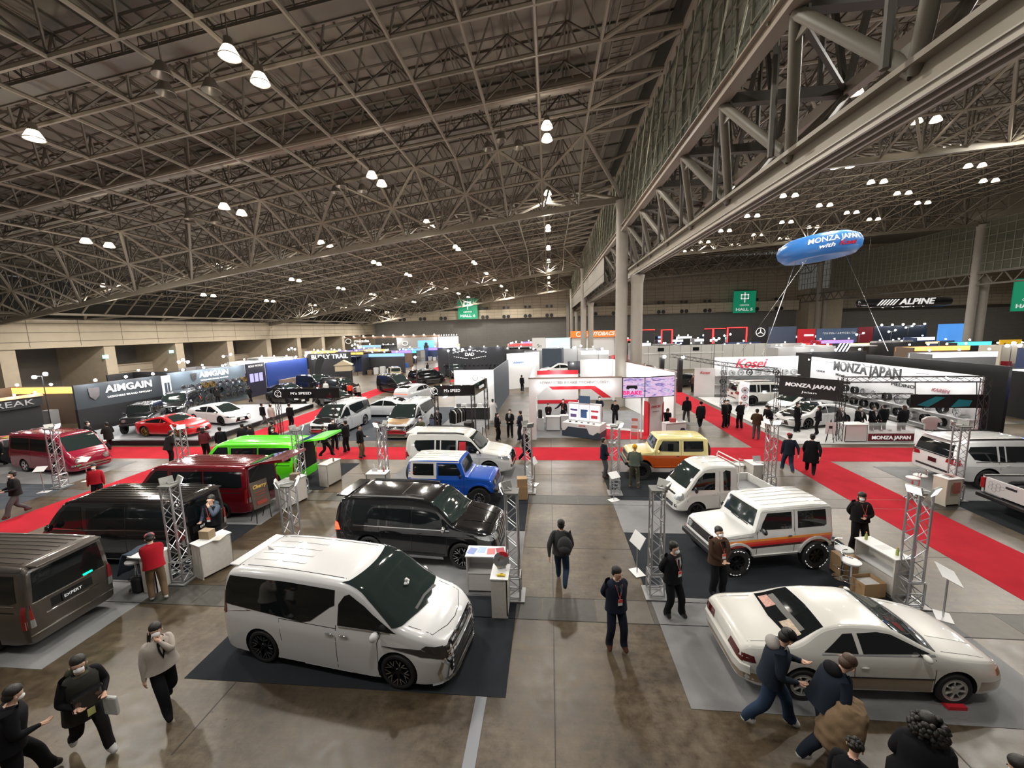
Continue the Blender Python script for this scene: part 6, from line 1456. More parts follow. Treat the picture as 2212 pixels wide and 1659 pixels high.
def counter(x, y, rz, w, d, h, label, top=None, body=None, shelf=False, curve=False, name='counter'):
    r = empty(name, (x, y, 0), radians(rz), label, 'counter')
    b = body or M['woodw']; t = top or M['white']
    MB().bb(-w / 2, w / 2, -d / 2, d / 2, h - .03, h).build('counter_top', t, r, bevel=.006)
    MB().bb(-w / 2 + .02, w / 2 - .02, -d / 2 + .03, -d / 2 + .055, .06, h - .03).build('front_panel', b, r)
    for s in (-1, 1): MB().bb(s * (w / 2 - .02), s * (w / 2 - .045), -d / 2 + .03, d / 2 - .02, .0, h - .03).build('side_panel', b, r)
    if shelf: MB().bb(-w / 2 + .045, w / 2 - .045, -d / 2 + .055, d / 2 - .02, h * .52, h * .52 + .02).build('shelf', t, r); MB().bb(-w / 2 + .045, w / 2 - .045, d / 2 - .05, d / 2 - .03, .06, h * .5).build('door', b, r)
    else: MB().bb(-w / 2 + .045, w / 2 - .045, d / 2 - .05, d / 2 - .03, .06, h - .03).build('back_panel', b, r)
    return r
def things_on(x, y, z, items, rz=0):
    for kind, dx, dy, col, lab in items:
        c = cos(radians(rz)); s = sin(radians(rz)); X, Y = x + dx * c - dy * s, y + dx * s + dy * c
        m = mat('item_%d_%d_%d' % tuple(int(v * 99) for v in col), col, .5)
        if kind == 'brochure': o = MB().box((0, 0, .004), (.21, .29, .008)).build('brochure', m); cat = 'brochure'
        elif kind == 'bottle': o = MB().lathe([(.001, 0), (.032, 0), (.033, .12), (.014, .17), (.014, .19), (.001, .19)], 12).build('drink_bottle', m, smooth=40); MB().tube((0, 0, .19), (0, 0, .21), .015, 8).build('bottle_cap', mat('cap_orange', (.7, .25, .03), .4), o); cat = 'bottle'
        elif kind == 'box': o = MB().box((0, 0, .12), (.32, .22, .24)).build('small_box', m, bevel=.004); cat = 'box'
        elif kind == 'laptop': o = MB().box((0, 0, .01), (.32, .22, .018)).build('laptop', m); MB().add([(-.16, .11, .015), (.16, .11, .015), (.16, .17, .22), (-.16, .17, .22), (-.16, .118, .013), (.16, .118, .013), (.16, .178, .218), (-.16, .178, .218)], [(0, 1, 2, 3), (4, 7, 6, 5), (0, 3, 7, 4), (1, 5, 6, 2), (3, 2, 6, 7), (0, 4, 5, 1)]).build('laptop_lid', m, o); cat = 'laptop'
        o.location = (X, Y, z); o.rotation_euler = (0, 0, radians(rz + dx * 37)); tag(o, lab, cat)
# brochure counter with the brake disc display
counter(-1.68, 9.42, 0, 1.0, .5, 1.0, 'white brochure counter with an open shelf beside the white minivan nose', shelf=True, body=M['offw']).rotation_euler.z = pi
counter(-1.22, 8.62, 90, .62, .42, .98, 'narrow white counter carrying the brake disc display', body=M['woodw'])
things_on(-1.68, 9.42, 1.0, [('brochure', -.36, 0, (.15, .2, .4), 'blue car brochure, left end of the white brochure counter'), ('brochure', -.12, .05, (.3, .4, .6), 'pale blue car brochure, second on the white brochure counter'), ('brochure', .13, 0, (.5, .15, .15), 'red and blue car brochure, third on the white brochure counter'), ('brochure', .36, .04, (.3, .02, .05), 'dark red brochure at the right end of the brochure counter')])
r = empty('brake_display', (-1.22, 8.78, .98), radians(20), 'drilled silver brake disc with red caliper on the narrow white counter', 'brake display')
T = Matrix.Translation((0, 0, .2)) @ Matrix.Rotation(radians(75), 4, 'X')
MB().lathe([(.08, -.02), (.18, -.02), (.18, .02), (.08, .02)], 32, T, closed=True).lathe([(.03, .02), (.08, .03), (.085, .0), (.03, 0)], 24, T, closed=True).build('brake_disc', M['rimsil'], r, smooth=40)
MB().prism([(cos(a) * q, sin(a) * q) for q, rng in ((.2, range(20, 101, 20)), (.11, range(100, 19, -20))) for a in [radians(k) for k in rng]], -.05, .05, T).build('caliper', M['red'], r, bevel=.01)
MB().bb(-.1, .1, -.06, .06, 0, .02).build('stand', M['rimsil'], r)
o = MB().ell((0, 0, .03), (.07, .035, .028), 10, 6)
for k in range(4): o.path([(.05, -.02 + k * .014, .03), (.1, -.026 + k * .018, .035), (.135, -.028 + k * .02, .02)], [.011, .01, .007], 6)
o.path([(0, .03, .03), (.04, .07, .03), (.07, .085, .02)], [.012, .011, .008], 6)
o = o.build('yellow_glove', mat('glove_yellow', (.7, .5, .02), .6), smooth=60); o.location = (-1.22, 8.44, .98); tag(o, 'yellow glove lying in front of the brake disc display', 'glove')
# stand with oval top, coat and stool at the left tower
counter(-9.55, 9.75, 70, .85, .45, 1.0, 'white wood-sided counter right of the left truss tower')
things_on(-9.55, 9.75, 1.0, [('box', -.1, 0, (.3, .22, .13), 'beige carton with paper roll on the counter by the vest man'), ('brochure', .25, 0, (.5, .45, .4), 'leaflet on the counter by the vest man')])
r = empty('oval_table', (-10.6, 8.95, 0), 0, 'white counter with rounded table top under the arms of the red jacket person', 'table')
MB().prism([(cos(a) * .42 - .15, sin(a) * .27) for a in [radians(k) for k in range(90, 271, 15)]] + [(.35, -.27), (.35, .27)], .97, 1.0).build('table_top', M['white'], r, bevel=.006)
MB().bb(-.08, .33, -.22, -.2, .0, .97).build('front_panel', M['woodw'], r); MB().bb(.31, .33, -.22, .22, 0, .97).build('side_panel', M['woodw'], r); MB().bb(-.08, -.06, -.22, .22, 0, .97).build('side_panel', M['woodw'], r)
MB().bb(-.35, -.1, -.25, -.1, 0, .42).build('black_bag', M['black'], None, bevel=.06, label='black bag standing on the grey carpet against the rounded white counter', cat='bag').location = (-10.6, 8.9, .006)
c = MB(); rr = random.Random(5)
vs = [(x_, y_, 0) for x_ in range(7) for y_ in range(5)]
pts = []
for i in range(9):
    for j in range(7):
        u = i / 8; v = j / 6; pts.append((-.45 + .5 * u * 1.0, -.3 + .6 * v, 1.03 - max(0, .5 - u) ** 1.3 * 1.5 + .02 * sin(9 * v + 4 * u)))
c.add(pts, [(i * 7 + j, i * 7 + j + 1, (i + 1) * 7 + j + 1, (i + 1) * 7 + j) for i in range(8) for j in range(6)])
o = c.build('draped_jacket', blu, None, smooth=80, label='dark blue jacket thrown over the rounded end of the white counter', cat='jacket'); sl = o.modifiers.new('s', 'SOLIDIFY'); sl.thickness = .03; o.location = (-10.95, 9.05, 0)
def stool(x, y, label, rz=0, h=.80, seatm=None):
    r = empty('bar_stool', (x, y, 0), radians(rz), label, 'stool', 'chrome bar stools')
    MB().lathe([(.001, h - .06), (.17, h - .06), (.2, h - .03), (.2, h), (.17, h + .02), (.001, h + .02)], 24).build('seat', seatm or M['white'], r, smooth=50)
    MB().lathe([(.001, .0), (.2, .0), (.2, .012), (.06, .04), (.03, .06), (.001, .06)], 24).build('base', M['chrome'], r, smooth=40)
    MB().tube((0, 0, .04), (0, 0, h - .05), .028, 12).build('column', M['chrome'], r, smooth=40)
    MB().path([(cos(a) * .17, sin(a) * .17, .3) for a in [2 * pi * k / 20 for k in range(20)]], .01, 6, closed=True).tube((0, 0, .3), (.17, 0, .3), .01).build('foot_ring', M['chrome'], r, smooth=40)
    MB().path([(cos(a) * .21, sin(a) * .21, h + .17) for a in [radians(k) for k in range(-80, 81, 16)]], .012, 6).tube((.2, .05, h), (.205, .05, h + .17), .009).tube((.2, -.05, h), (.205, -.05, h + .17), .009).build('back_rail', M['chrome'], r, smooth=40)
stool(-11.0, 8.9, 'chrome bar stool under the draped jacket by the rounded counter')
# right tower: counter with shelf, stools, boxes, bottles
counter(8.1, 10.05, 100, 1.05, .45, 1.0, 'white counter with shelf and bottles behind the right truss tower', shelf=True)
things_on(8.1, 10.05, 1.0, [('bottle', -.35, 0, (.35, .4, .1), 'green tea bottle, nearer one on the counter by the right truss tower'), ('bottle', .38, .05, (.35, .4, .1), 'green tea bottle, farther one on the counter by the right truss tower'), ('brochure', 0, -.02, (.6, .6, .6), 'stack of white leaflets between the two tea bottles')], 100)
stool(7.2, 9.75, 'white round bar stool, nearer of the pair behind the coupe', 160); stool(7.4, 10.3, 'white round bar stool, farther of the pair behind the coupe', 150)
def carton(x, y, rz, w, d, h, label, open_=True, z=0):
    r = empty('cardboard_box', (x, y, z), radians(rz), label, 'box')
    m = M['card']; MB().bb(-w / 2, w / 2, -d / 2, d / 2, 0, .01).build('bottom', m, r)
    for a in ((-w / 2, -w / 2 + .008, -d / 2, d / 2), (w / 2 - .008, w / 2, -d / 2, d / 2), (-w / 2, w / 2, -d / 2, -d / 2 + .008), (-w / 2, w / 2, d / 2 - .008, d / 2)): MB().bb(*a, 0, h).build('side', m, r)
    if open_: MB().bb(-w / 2 + .03, w / 2 - .03, -d / 2 + .03, d / 2 - .03, .02, h * .75).build('paper_stack', M['white'], r)
    else: MB().bb(-w / 2, w / 2, -d / 2, d / 2, h, h + .008).build('lid', m, r)
    return r
carton(7.58, 9.72, 10, .55, .42, .36, 'open cardboard box holding white papers in front of the stools'); carton(7.62, 10.55, 5, .45, .40, .5, 'brown cardboard box standing behind the open one', open_=False)
carton(-1.15, 14.95, 0, .42, .4, .52, 'cardboard box stack beside the aisle truss tower by the blue car', open_=False); carton(-1.15, 14.95, 8, .38, .34, .3, 'yellowish cardboard box on top of the aisle box stack', open_=False, z=.53)
# counters of the other towers
counter(8.1, 16.4, 95, .7, .42, 1.0, 'white counter with leaflets by the tower at the carpet crossing'); things_on(8.1, 16.4, 1.0, [('brochure', -.1, 0, (.6, .6, .58), 'leaflet, left one on the counter by the carpet crossing'), ('laptop', .2, 0, (.5, .5, .5), 'small display on the counter by the carpet crossing')])
stool(7.7, 16.7, 'white bar stool behind the counter at the carpet crossing')
counter(13.95, 14.95, 12, .62, .5, 1.0, 'cream counter with a small poster beside the white off-road car', body=mat('cream_board', (.62, .6, .5), .5)); things_on(13.95, 14.95, 1.0, [('brochure', 0, 0, (.2, .2, .2), 'black and white leaflet on the cream counter'), ('brochure', .15, .1, (.5, .2, .2), 'red leaflet on the cream counter')])
o = MB().bb(-.15, .15, -.003, .003, 0, .4).build('small_poster', mat('poster_red', (.4, .12, .1), .5, nscale=20, namt=.9)); o.location = (13.99, 14.66, .5); o.rotation_euler = (0, 0, radians(12)); tag(o, 'small red and black poster on the front of the cream counter', 'poster')
stool(13.15, 15.35, 'cream topped bar stool, left of the two by the cream counter'); stool(13.6, 15.6, 'cream topped bar stool, right of the two by the cream counter')
counter(-9.75, 16.25, 80, .9, .5, 1.0, 'wood-sided counter right of the tower by the green van'); counter(-10.15, 14.15, 75, 1.1, .5, 1.0, 'wood-sided counter between the dark cherry and green vans')
things_on(-9.75, 16.25, 1.0, [('bottle', .2, 0, (.3, .15, .1), 'brown bottle on the counter right of the green van')]); things_on(-10.15, 14.15, 1.0, [('box', .2, 0, (.3, .22, .15), 'beige tin on the counter between the vans'), ('brochure', -.2, 0, (.6, .6, .6), 'white paper bag on the counter between the vans')])
counter(-7.0, 15.05, 0, .85, .5, .98, 'white counter with a white dog-shaped stand at the rear of the blue car'); things_on(-7.0, 15.05, .98, [('bottle', .25, 0, (.5, .1, .08), 'red bottle on the counter at the rear of the blue car')])
o = MB().prism([(-.12, 0), (.12, 0), (.1, .12), (.02, .14), (.0, .3), (-.05, .32), (-.06, .14), (-.12, .1)], -.01, .01, Matrix.Rotation(pi / 2, 4, 'X')).build('white_cutout_stand', M['white']); o.location = (-7.15, 15.1, .98); tag(o, 'white cut-out stand on the counter at the rear of the blue car', 'stand')
# generator-like spare engine on the aisle
def info(x, y, rz, label, tilt=35, h=1.05, w=.42, d=.3):
    r = empty('info_stand', (x, y, 0), radians(rz), label, 'info stand', 'white tilted info stands')
    MB().bb(-.2, .2, -.14, .14, 0, .015).build('base', M['white'], r, bevel=.003); MB().tube((0, 0, .01), (0, 0, h - .03), .018, 8).build('pole', M['alu'], r, smooth=40)
    MB().box((0, 0, 0), (w, d, .015), T=Matrix.Translation((0, 0, h)) @ Matrix.Rotation(radians(tilt), 4, 'X')).build('panel', M['white'], r)
info(-22.25, 14.9, 15, 'white tilted info stand, left one at the wine red retro van'); info(-21.75, 16.2, 10, 'white tilted info stand, right one at the wine red retro van')
info(2.35, 14.85, 30, 'white tilted info stand at the tower by the man in the navy blazer', h=1.0)
info(8.6, 8.95, 60, 'white tilted info stand on a pole in front of the right truss tower', h=1.02, w=.7, d=.35, tilt=25); info(2.25, 10.25, -70, 'white tilted info stand behind the man in the black suit', h=.95, w=.5, d=.35, tilt=60); info(-.72, 16.3, 70, 'white tilted info stand at the aisle tower by the walking person', tilt=60)
# brown folding sign
r = empty('folding_sign', (-10.3, 12.75, 0), radians(72), 'brown folding sign with gold script and red text beside the dark cherry van', 'sign')
pm = mat('sign_brown', (.10, .075, .06), .6); T = Matrix.Translation((0, 0, .55)) @ Matrix.Rotation(radians(-8), 4, 'X')
MB().box((0, 0, .45), (.62, .03, .95), T=T).build('panel', pm, r); MB().tube((-.27, 0, 0), (-.24, 0, .6), .015).tube((.27, 0, 0), (.24, 0, .6), .015).tube((-.22, .4, 0), (-.2, .05, .9), .015).tube((.22, .4, 0), (.2, .05, .9), .015).build('leg_frame', M['bplast'], r)
t = text('Cherry', .17, mat('gold_letters', (.75, .5, .12), .3), r, 'sign_lettering', T @ Vector((0, -.025, .74)), (radians(82), 0, 0), shear=.3, ext=.004, bold=.006)
MB().box((0, -.022, .54), (.4, .01, .03), T=T).box((0, -.022, .44), (.34, .01, .03), T=T).box((0, -.022, .30), (.42, .01, .02), T=T).box((0, -.022, .16), (.36, .01, .14), T=T).build('sign_text_bars', mat('sign_red', (.3, .05, .03), .5), r)
# ================================================================ stands
def seg(name, a, b, z0, z1, m, label, cat, th=.1, parts=None):
    dx, dy = b[0] - a[0], b[1] - a[1]; L = sqrt(dx * dx + dy * dy)
    r = empty(name, ((a[0] + b[0]) / 2, (a[1] + b[1]) / 2, 0), math.atan2(dy, dx), label, cat); r.location.z = 0
    MB().bb(-L / 2, L / 2, 0, th, z0, z1).build('panel', m, r)
    if z0 > 1 and name in ('far_panel', 'screen', 'lit_case', 'picture_wall', 'map_screen', 'colour_screen', 'orange_header'): MB().bb(-L / 2, -L / 2 + .15, 0, th, 0, z0).bb(L / 2 - .15, L / 2, 0, th, 0, z0).build('support', M['bplast'], r)
    return r, L
def bulb(root, x, y, z, s=.07, m=None):
    MB().ell((x, y, z), (s, s, s), 8, 6).build('spot_lamp', m or M['bulb'], root, smooth=60)
def spots(root, L, z, n, y=-.35, s=.06, power=0, arm=True):
    for k in range(n):
        x = -L / 2 + L * (k + .5) / n
        if arm: MB().tube((x, .05, z - .1), (x, y, z), .015, 5).build('lamp_arm', M['bplast'], root)
        bulb(root, x, y, z, s)
        if power:
            ld = bpy.data.lights.new('booth_light', 'POINT'); ld.energy = power; ld.color = (.96, .97, 1); ld.shadow_soft_size = .12
            o = bpy.data.objects.new('booth_light', ld); COL.objects.link(o); o.parent = root; o.location = (x, y - .15, z - .05)
def lattice(root, a, b, m, w=.15, name='truss_beam', r=.018):
    a = Vector(a); b = Vector(b); d = b - a; n = max(2, int(d.length / .45)); u, v = frame_of(d); mb = MB()
    cs = [(u * i + v * j) * w for i, j in ((-1, -1), (1, -1), (1, 1), (-1, 1))]
    for c in cs: mb.tube(a + c, b + c, r, 5)
    for k in range(n):
        p, q = a + d * k / n, a + d * (k + 1) / n
        for i in range(4): c0, c1 = (cs[i], cs[(i + 1) % 4]) if k % 2 else (cs[(i + 1) % 4], cs[i]); mb.tube(p + c0, q + c1, r * .6, 4)
    return mb.build(name, m, root)
def rim_mesh(kind):
    m = MB(); rr = .24; h = .11; T = Matrix.Rotation(pi / 2, 4, 'X')
    m.lathe([(rr, -h), (rr - .02, -h), (rr - .04, h * .4), (rr - .02, h), (rr, h * 1.02), (rr + .008, h), (rr - .01, 0)], 22, T, closed=True)
    m.lathe([(.001, h * .8), (.06, h * .8), (.06, h * .4), (.001, h * .4)], 12, T)
    n = {'chrome': 10, 'silver': 8, 'black': 6, 'gold': 7, 'white': 5}[kind]
    for i in range(n):
        a = 2 * pi * i / n; spoke(m, Vector((cos(a) * .04, -h * .75, sin(a) * .04)), Vector((cos(a) * (rr - .02), -h * .9, sin(a) * (rr - .02))), .035, .03)
    return m
RM = {}
RMAT = {'chrome': M['chrome'], 'silver': M['rimsil'], 'black': M['rimblk'], 'gold': mat('gold_alloy', (.5, .3, .08), .25, .9), 'white': M['white']}
def rim(kind, loc, rz, label, group, s=1.0):
    if kind not in RM: o = RM[kind] = rim_mesh(kind).build('alloy_wheel', RMAT[kind], smooth=35)
    else: o = RM[kind].copy(); COL.objects.link(o)
    o.location = loc; o.rotation_euler = (0, 0, rz); o.scale = (s,) * 3; tag(o, label, 'wheel', group)
NUM = ['first', 'second', 'third', 'fourth', 'fifth', 'sixth', 'seventh', 'eighth', 'ninth', 'tenth', 'eleventh', 'twelfth', 'thirteenth', 'fourteenth']
def wheel_wall(a, b, zs, n, kinds, where, group, off=.25, s=1.0, seed=1):
    rr = random.Random(seed); dx, dy = b[0] - a[0], b[1] - a[1]; L = sqrt(dx * dx + dy * dy); rz = math.atan2(dy, dx); nx, ny = dy / L, -dx / L
    for j, z in enumerate(zs):
        for i in range(n):
            t = (i + .5) / n; k = kinds[rr.randrange(len(kinds))]
            rim(k, (a[0] + dx * t + nx * off, a[1] + dy * t + ny * off, z), rz, '%s alloy wheel, %s in the %s row of the %s' % (k, NUM[i], ['top', 'second', 'third', 'fourth'][j], where), group, s)

# ---- red and white brake booth
r = empty('arch_front', (0, 23.2, 0), 0, 'white arch front of the brake booth with red inner edge and grey lettering', 'arch')
op = [(-.86, 0), (-.86, 2.55), (-.18, 3.2), (2.56, 3.2), (3.48, 2.52), (4.07, 2.52), (4.07, 3.66), (-1.25, 3.66), (-1.25, 0)]
RX = Matrix.Rotation(pi / 2, 4, 'X')
MB().prism(op, -.32, 0, RX).build('arch_panel', M['white'], r)
MB().prism([(-.1, 3.2), (2.56, 3.2), (3.48, 2.5), (3.0, 2.5), (2.35, 3.0), (.12, 3.0)], -.32, -.02, RX).build('red_edge', M['red'], r)
MB().bb(-1.27, 4.1, -.02, .34, 3.66, 3.69).build('top_edge', mat('brown_top', (.12, .06, .04), .6), r)
text('ADVANCED BRAKE TECHNOLOGY', .2, mat('grey_letters', (.4, .4, .4), .5), r, 'lettering', (1.35, -.02, 3.40), width=4.0, ext=.01)
for k in range(6):
    ld = bpy.data.lights.new('fascia_light', 'POINT'); ld.energy = 9; ld.shadow_soft_size = .08; o = bpy.data.objects.new('fascia_light', ld); COL.objects.link(o); o.location = (-.6 + k * .8, 22.75, 3.25)
    if k < 3: ld2 = bpy.data.lights.new('booth_light', 'POINT'); ld2.energy = 90; ld2.shadow_soft_size = .3; o = bpy.data.objects.new('booth_light', ld2); COL.objects.link(o); o.location = (.5 + k * 2.6, 26.5 + k, 3.4)
seg('booth_wall', (-1.22, 31.2), (-1.22, 23.55), 0, 3.66, M['white'], 'left white side wall of the brake booth', 'wall panel', .12)
q, L = seg('booth_wall', (-.9, 27.6), (1.9, 27.6), 0, 3.62, M['white'], 'inner white wall with red stripe behind the reception of the brake booth', 'wall panel', .1)
MB().bb(-L / 2, L / 2, -.02, 0, 1.35, 1.6).bb(-L / 2, L / 2, -.04, 0, 3.38, 3.66).build('red_stripe', M['red'], q)
q, L = seg('booth_wall', (2.7, 36.3), (5.5, 36.3), 0, 3.66, M['white'], 'far white wall of the brake booth below the columns', 'wall panel'); spots(q, L, 3.2, 1, -.3, .05, 60)
q, L = seg('booth_wall', (5.5, 36.2), (7.6, 25.3), 0, 3.66, M['white'], 'long white right wall of the brake booth with brown top edge', 'wall panel', .12)
MB().bb(-L / 2, L / 2, 0, .14, 3.66, 3.69).build('top_edge', mat('brown_top', (.12, .06, .04), .6), q); spots(q, L, 3.0, 4, -.15, .05, 30, False)
scr = bpy.data.materials.new('led_picture'); scr.use_nodes = True; nt = scr.node_tree; b = nt.nodes['Principled BSDF']
tc = nt.nodes.new('ShaderNodeTexCoord'); mp = nt.nodes.new('ShaderNodeMapping'); mp.inputs['Scale'].default_value = (1.2, 1, 5); mp.inputs['Rotation'].default_value = (0, .5, 0); w_ = nt.nodes.new('ShaderNodeTexNoise'); w_.inputs['Scale'].default_value = 1.6; w_.inputs['Detail'].default_value = 6; w_.inputs['Distortion'].default_value = 1.0
rp = nt.nodes.new('ShaderNodeValToRGB'); rp.color_ramp.interpolation = 'LINEAR'
for p_, c_ in ((.34, (.12, .09, .35, 1)), (.44, (.65, .5, .9, 1)), (.5, (.95, .55, .75, 1)), (.56, (.8, .72, .95, 1)), (.64, (.3, .22, .55, 1))):
    e = rp.color_ramp.elements.new(p_); e.color = c_
nt.links.new(tc.outputs['Object'], mp.inputs[0]); nt.links.new(mp.outputs[0], w_.inputs[0]); nt.links.new(w_.outputs[0], rp.inputs[0]); nt.links.new(rp.outputs[0], b.inputs['Emission Color']); b.inputs['Emission Strength'].default_value = .9; b.inputs['Base Color'].default_value = (.01, .01, .01, 1)
r = empty('led_screen', (0, 0, 0), 0, 'bent purple video screen with pink lettering at the corner of the brake booth', 'screen')
for (a, b_) in (((4.1, 23.15), (5.35, 23.2)), ((5.35, 23.2), (7.15, 23.75))):
    dx, dy = b_[0] - a[0], b_[1] - a[1]; L = sqrt(dx * dx + dy * dy); T = Matrix.Translation((a[0], a[1], 0)) @ Matrix.Rotation(math.atan2(dy, dx), 4, 'Z')
    MB().add([T @ Vector(v) for v in [(0, 0, 2.46), (L, 0, 2.46), (L, 0, 3.66), (0, 0, 3.66), (0, .15, 2.46), (L, .15, 2.46), (L, .15, 3.66), (0, .15, 3.66)]], [(0, 1, 2, 3), (4, 7, 6, 5), (0, 4, 5, 1), (3, 2, 6, 7), (0, 3, 7, 4), (1, 5, 6, 2)]).build('screen_frame', M['black'], r)
    MB().add([T @ Vector(v) for v in [(.03, -.01, 2.5), (L - .02, -.01, 2.5), (L - .02, -.01, 3.62), (.03, -.01, 3.62), (.03, 0, 2.5), (L - .02, 0, 2.5), (L - .02, 0, 3.62), (.03, 0, 3.62)]], [(0, 1, 2, 3), (4, 7, 6, 5), (0, 4, 5, 1), (3, 2, 6, 7), (0, 3, 7, 4), (1, 5, 6, 2)]).build('picture', scr, r)
text('BRAKE', .3, glow('pink_letters', (1, .02, .25), 1.0), r, 'screen_lettering', (4.66, 23.14, 2.76), width=1.05, ext=.005, bold=.012)
MB().prism([(-.32, -.07), (-.2, -.14), (-.12, -.06), (.12, -.06), (.2, -.14), (.32, -.07), (.28, .1), (-.28, .1)], 0, .015, Matrix.Translation((4.62, 23.14, 3.1)) @ RX).build('pad_picture', M['black'], r)
MB().bb(5.22, 5.30, 23.5, 23.58, 0, 2.5).build('screen_post', M['white'], None, label='thin white post holding the bent video screen', cat='post')
q, L = seg('logo_pillar', (5.75, 24.0), (6.75, 24.5), 0, 2.45, M['white'], 'white pillar with red edges and red brand lettering under the video screen', 'pillar', .35)
MB().prism([(-L / 2 - .02, 0), (-L / 2 + .1, 0), (-L / 2 + .1, 1.9), (-L / 2 - .02, 2.1)], -.35, .03, RX).prism([(L / 2 - .06, 0), (L / 2 + .02, 0), (L / 2 + .02, 2.0), (L / 2 - .06, 1.85)], -.35, .03, RX).build('red_edge', M['red'], q)
text('DIXCEL', .2, M['rsign'], q, 'lettering', (0, -.03, 1.75), shear=.3, width=.7, ext=.01); text('PERFORMANCE', .07, M['bsign'], q, 'lettering', (0, -.03, 1.45), ext=.003)
# display island with three lit posters
r = empty('display_island', (2.0, 24.1, 0), radians(-27), 'white and navy display island with three lit posters at the brake booth', 'display island')
MB().bb(-1.2, 1.2, -.55, .55, .02, .85).build('island_body', M['white'], r, bevel=.01)
MB().prism([(-1.21, .02), (1.21, .02), (1.21, .42), (1.05, .45), (.8, .25), (.55, .3), (.4, .62), (-.8, .62), (-1.0, .38), (-1.21, .35)], .555, .56, RX).bb(1.2, 1.21, -.55, .55, .02, .42).bb(-1.21, 1.21, .55, .56, .02, .5).build('navy_base', M['navy'], r)
text('DIXCEL', .13, M['rsign'], r, 'lettering', (.1, -.56, .74), shear=.3, ext=.006)
MB().bb(-1.05, 1.05, .05, .2, .85, 2.0).build('poster_wall', M['white'], r)
for k, (c1, nm) in enumerate((((.75, .8, .95), 'poster_blue_white'), ((.65, .78, .95), 'poster_sky'), ((.9, .7, .72), 'poster_pink'))):
    pmx = mat(nm, c1, .4, emis=c1, estr=1.0, nscale=4, namt=.6); MB().bb(-.98 + k * .67, -.36 + k * .67, .035, .05, .95, 1.9).build('lit_poster', pmx, r)
    MB().bb(-.90 + k * .67, -.5 + k * .67, .03, .036, 1.1, 1.3 + .2 * (k == 1)).bb(-.9 + k * .67, -.44 + k * .67, .03, .036, 1.5, 1.62).build('poster_print', mat('print_%d' % k, [(.15, .1, .3), (.05, .12, .3), (.6, .05, .08)][k], .5), r)
MB().bb(-.35, .35, .06, .1, 2.0, 2.45).build('hanging_panel', mat('blue_slab', (.06, .14, .25), .5), r)
for k in range(5): MB().box((-.8 + k * .38, -.25 + .1 * (k % 2), .87), (.12, .08, .04)).build('brake_pad', M['bplast'], r)
counter(.15, 25.4, 0, .95, .5, .95, 'white reception counter, left part with brake pads in a case', body=M['white']); counter(1.0, 25.9, 0, .8, .5, .9, 'white reception counter, right part with black print', body=M['white'])
o = MB().bb(-.13, .13, -.1, .1, 0, .5).ell((0, 0, .5), (.13, .1, .06), 10, 6).build('bottle_cooler', M['bplast'], smooth=40); o.location = (-.68, 25.5, .82); tag(o, 'black rounded case on the ledge left of the reception counter', 'case')
seg('ledge', (-.88, 25.4), (-.45, 25.4), 0, .8, M['white'], 'low white ledge left of the reception counter', 'ledge', .5)
r = empty('high_table', (3.45, 22.6, 0), 0, 'round white high table on a thin pole in front of the brake booth', 'table')
MB().lathe([(.001, 1.0), (.32, 1.0), (.32, 1.03), (.001, 1.03)], 24).build('table_top', M['white'], r, smooth=30); MB().tube((0, 0, 0), (0, 0, 1), .03, 8).build('pole', M['alu'], r); MB().lathe([(.001, 0), (.22, 0), (.2, .02), (.001, .03)], 16).build('base', M['alu'], r)
r = empty('leaflet_rack', (4.75, 22.9, 0), radians(-15), 'leaning white leaflet rack with red and white leaflets', 'leaflet rack')
MB().tube((-.2, -.2, 0), (-.18, .1, 1.3), .012).tube((.2, -.2, 0), (.18, .1, 1.3), .012).tube((-.25, .3, 0), (-.18, .1, 1.2), .012).tube((.25, .3, 0), (.18, .1, 1.2), .012).build('rack_frame', M['white'], r)
for k in range(5):
    T = Matrix.Translation((0, -.14 + .05 * k, .45 + .2 * k)) @ Matrix.Rotation(radians(-15), 4, 'X'); MB().box((0, 0, 0), (.34, .02, .16), T=T).build('leaflet_row', mat('leaflet_%d' % (k % 2), [(.5, .12, .1), (.6, .55, .55)][k % 2], .5, nscale=18, namt=.5), r)
r = counter(7.15, 23.6, 18, 1.35, .5, .95, 'white counter with dark angular inlay right of the logo pillar', body=M['white'])
MB().prism([(.0, .02), (.62, .02), (.66, .3), (.5, .62), (.3, .62), (.12, .3)], .225, .24, RX).build('dark_inlay', M['navy'], r)
things_on(7.15, 23.6, .95, [('box', -.1, 0, (.5, .08, .08), 'small red pack on the counter with dark inlay'), ('laptop', .4, .05, (.6, .6, .6), 'white tablet stand on the counter with dark inlay')])
P(7.0, 24.5, -100, 'woman in black writing at the counter with dark inlay', blk, blk, None, 1.60, ('desk', 'desk'), lean=20, lod=0, hair='long', mask=False)
P(-.15, 26.3, -90, 'staff member in black looking down at the reception counter', blk, blk, None, 1.62, ('desk', 'desk'), lean=12, lod=0, badge=True)
P(.85, 26.8, -110, 'staff member in black pointing to the left behind the reception counter', blk, blk, None, 1.74, ('down', 'point'), lod=0, badge=True)
P(1.9, 26.9, -90, 'staff member in black standing behind the lit posters', blk, blk, None, 1.74, lod=0, badge=True)
P(3.35, 27.6, -90, 'man in navy shirt with clasped hands inside the brake booth', nvy, blk, None, 1.76, ('clasp', 'clasp'), lod=0)
P(4.2, 26.3, -95, 'staff member in black uniform standing on the red floor band', blk, blk, None, 1.72, ('back', 'back'), lod=0, mask=False)

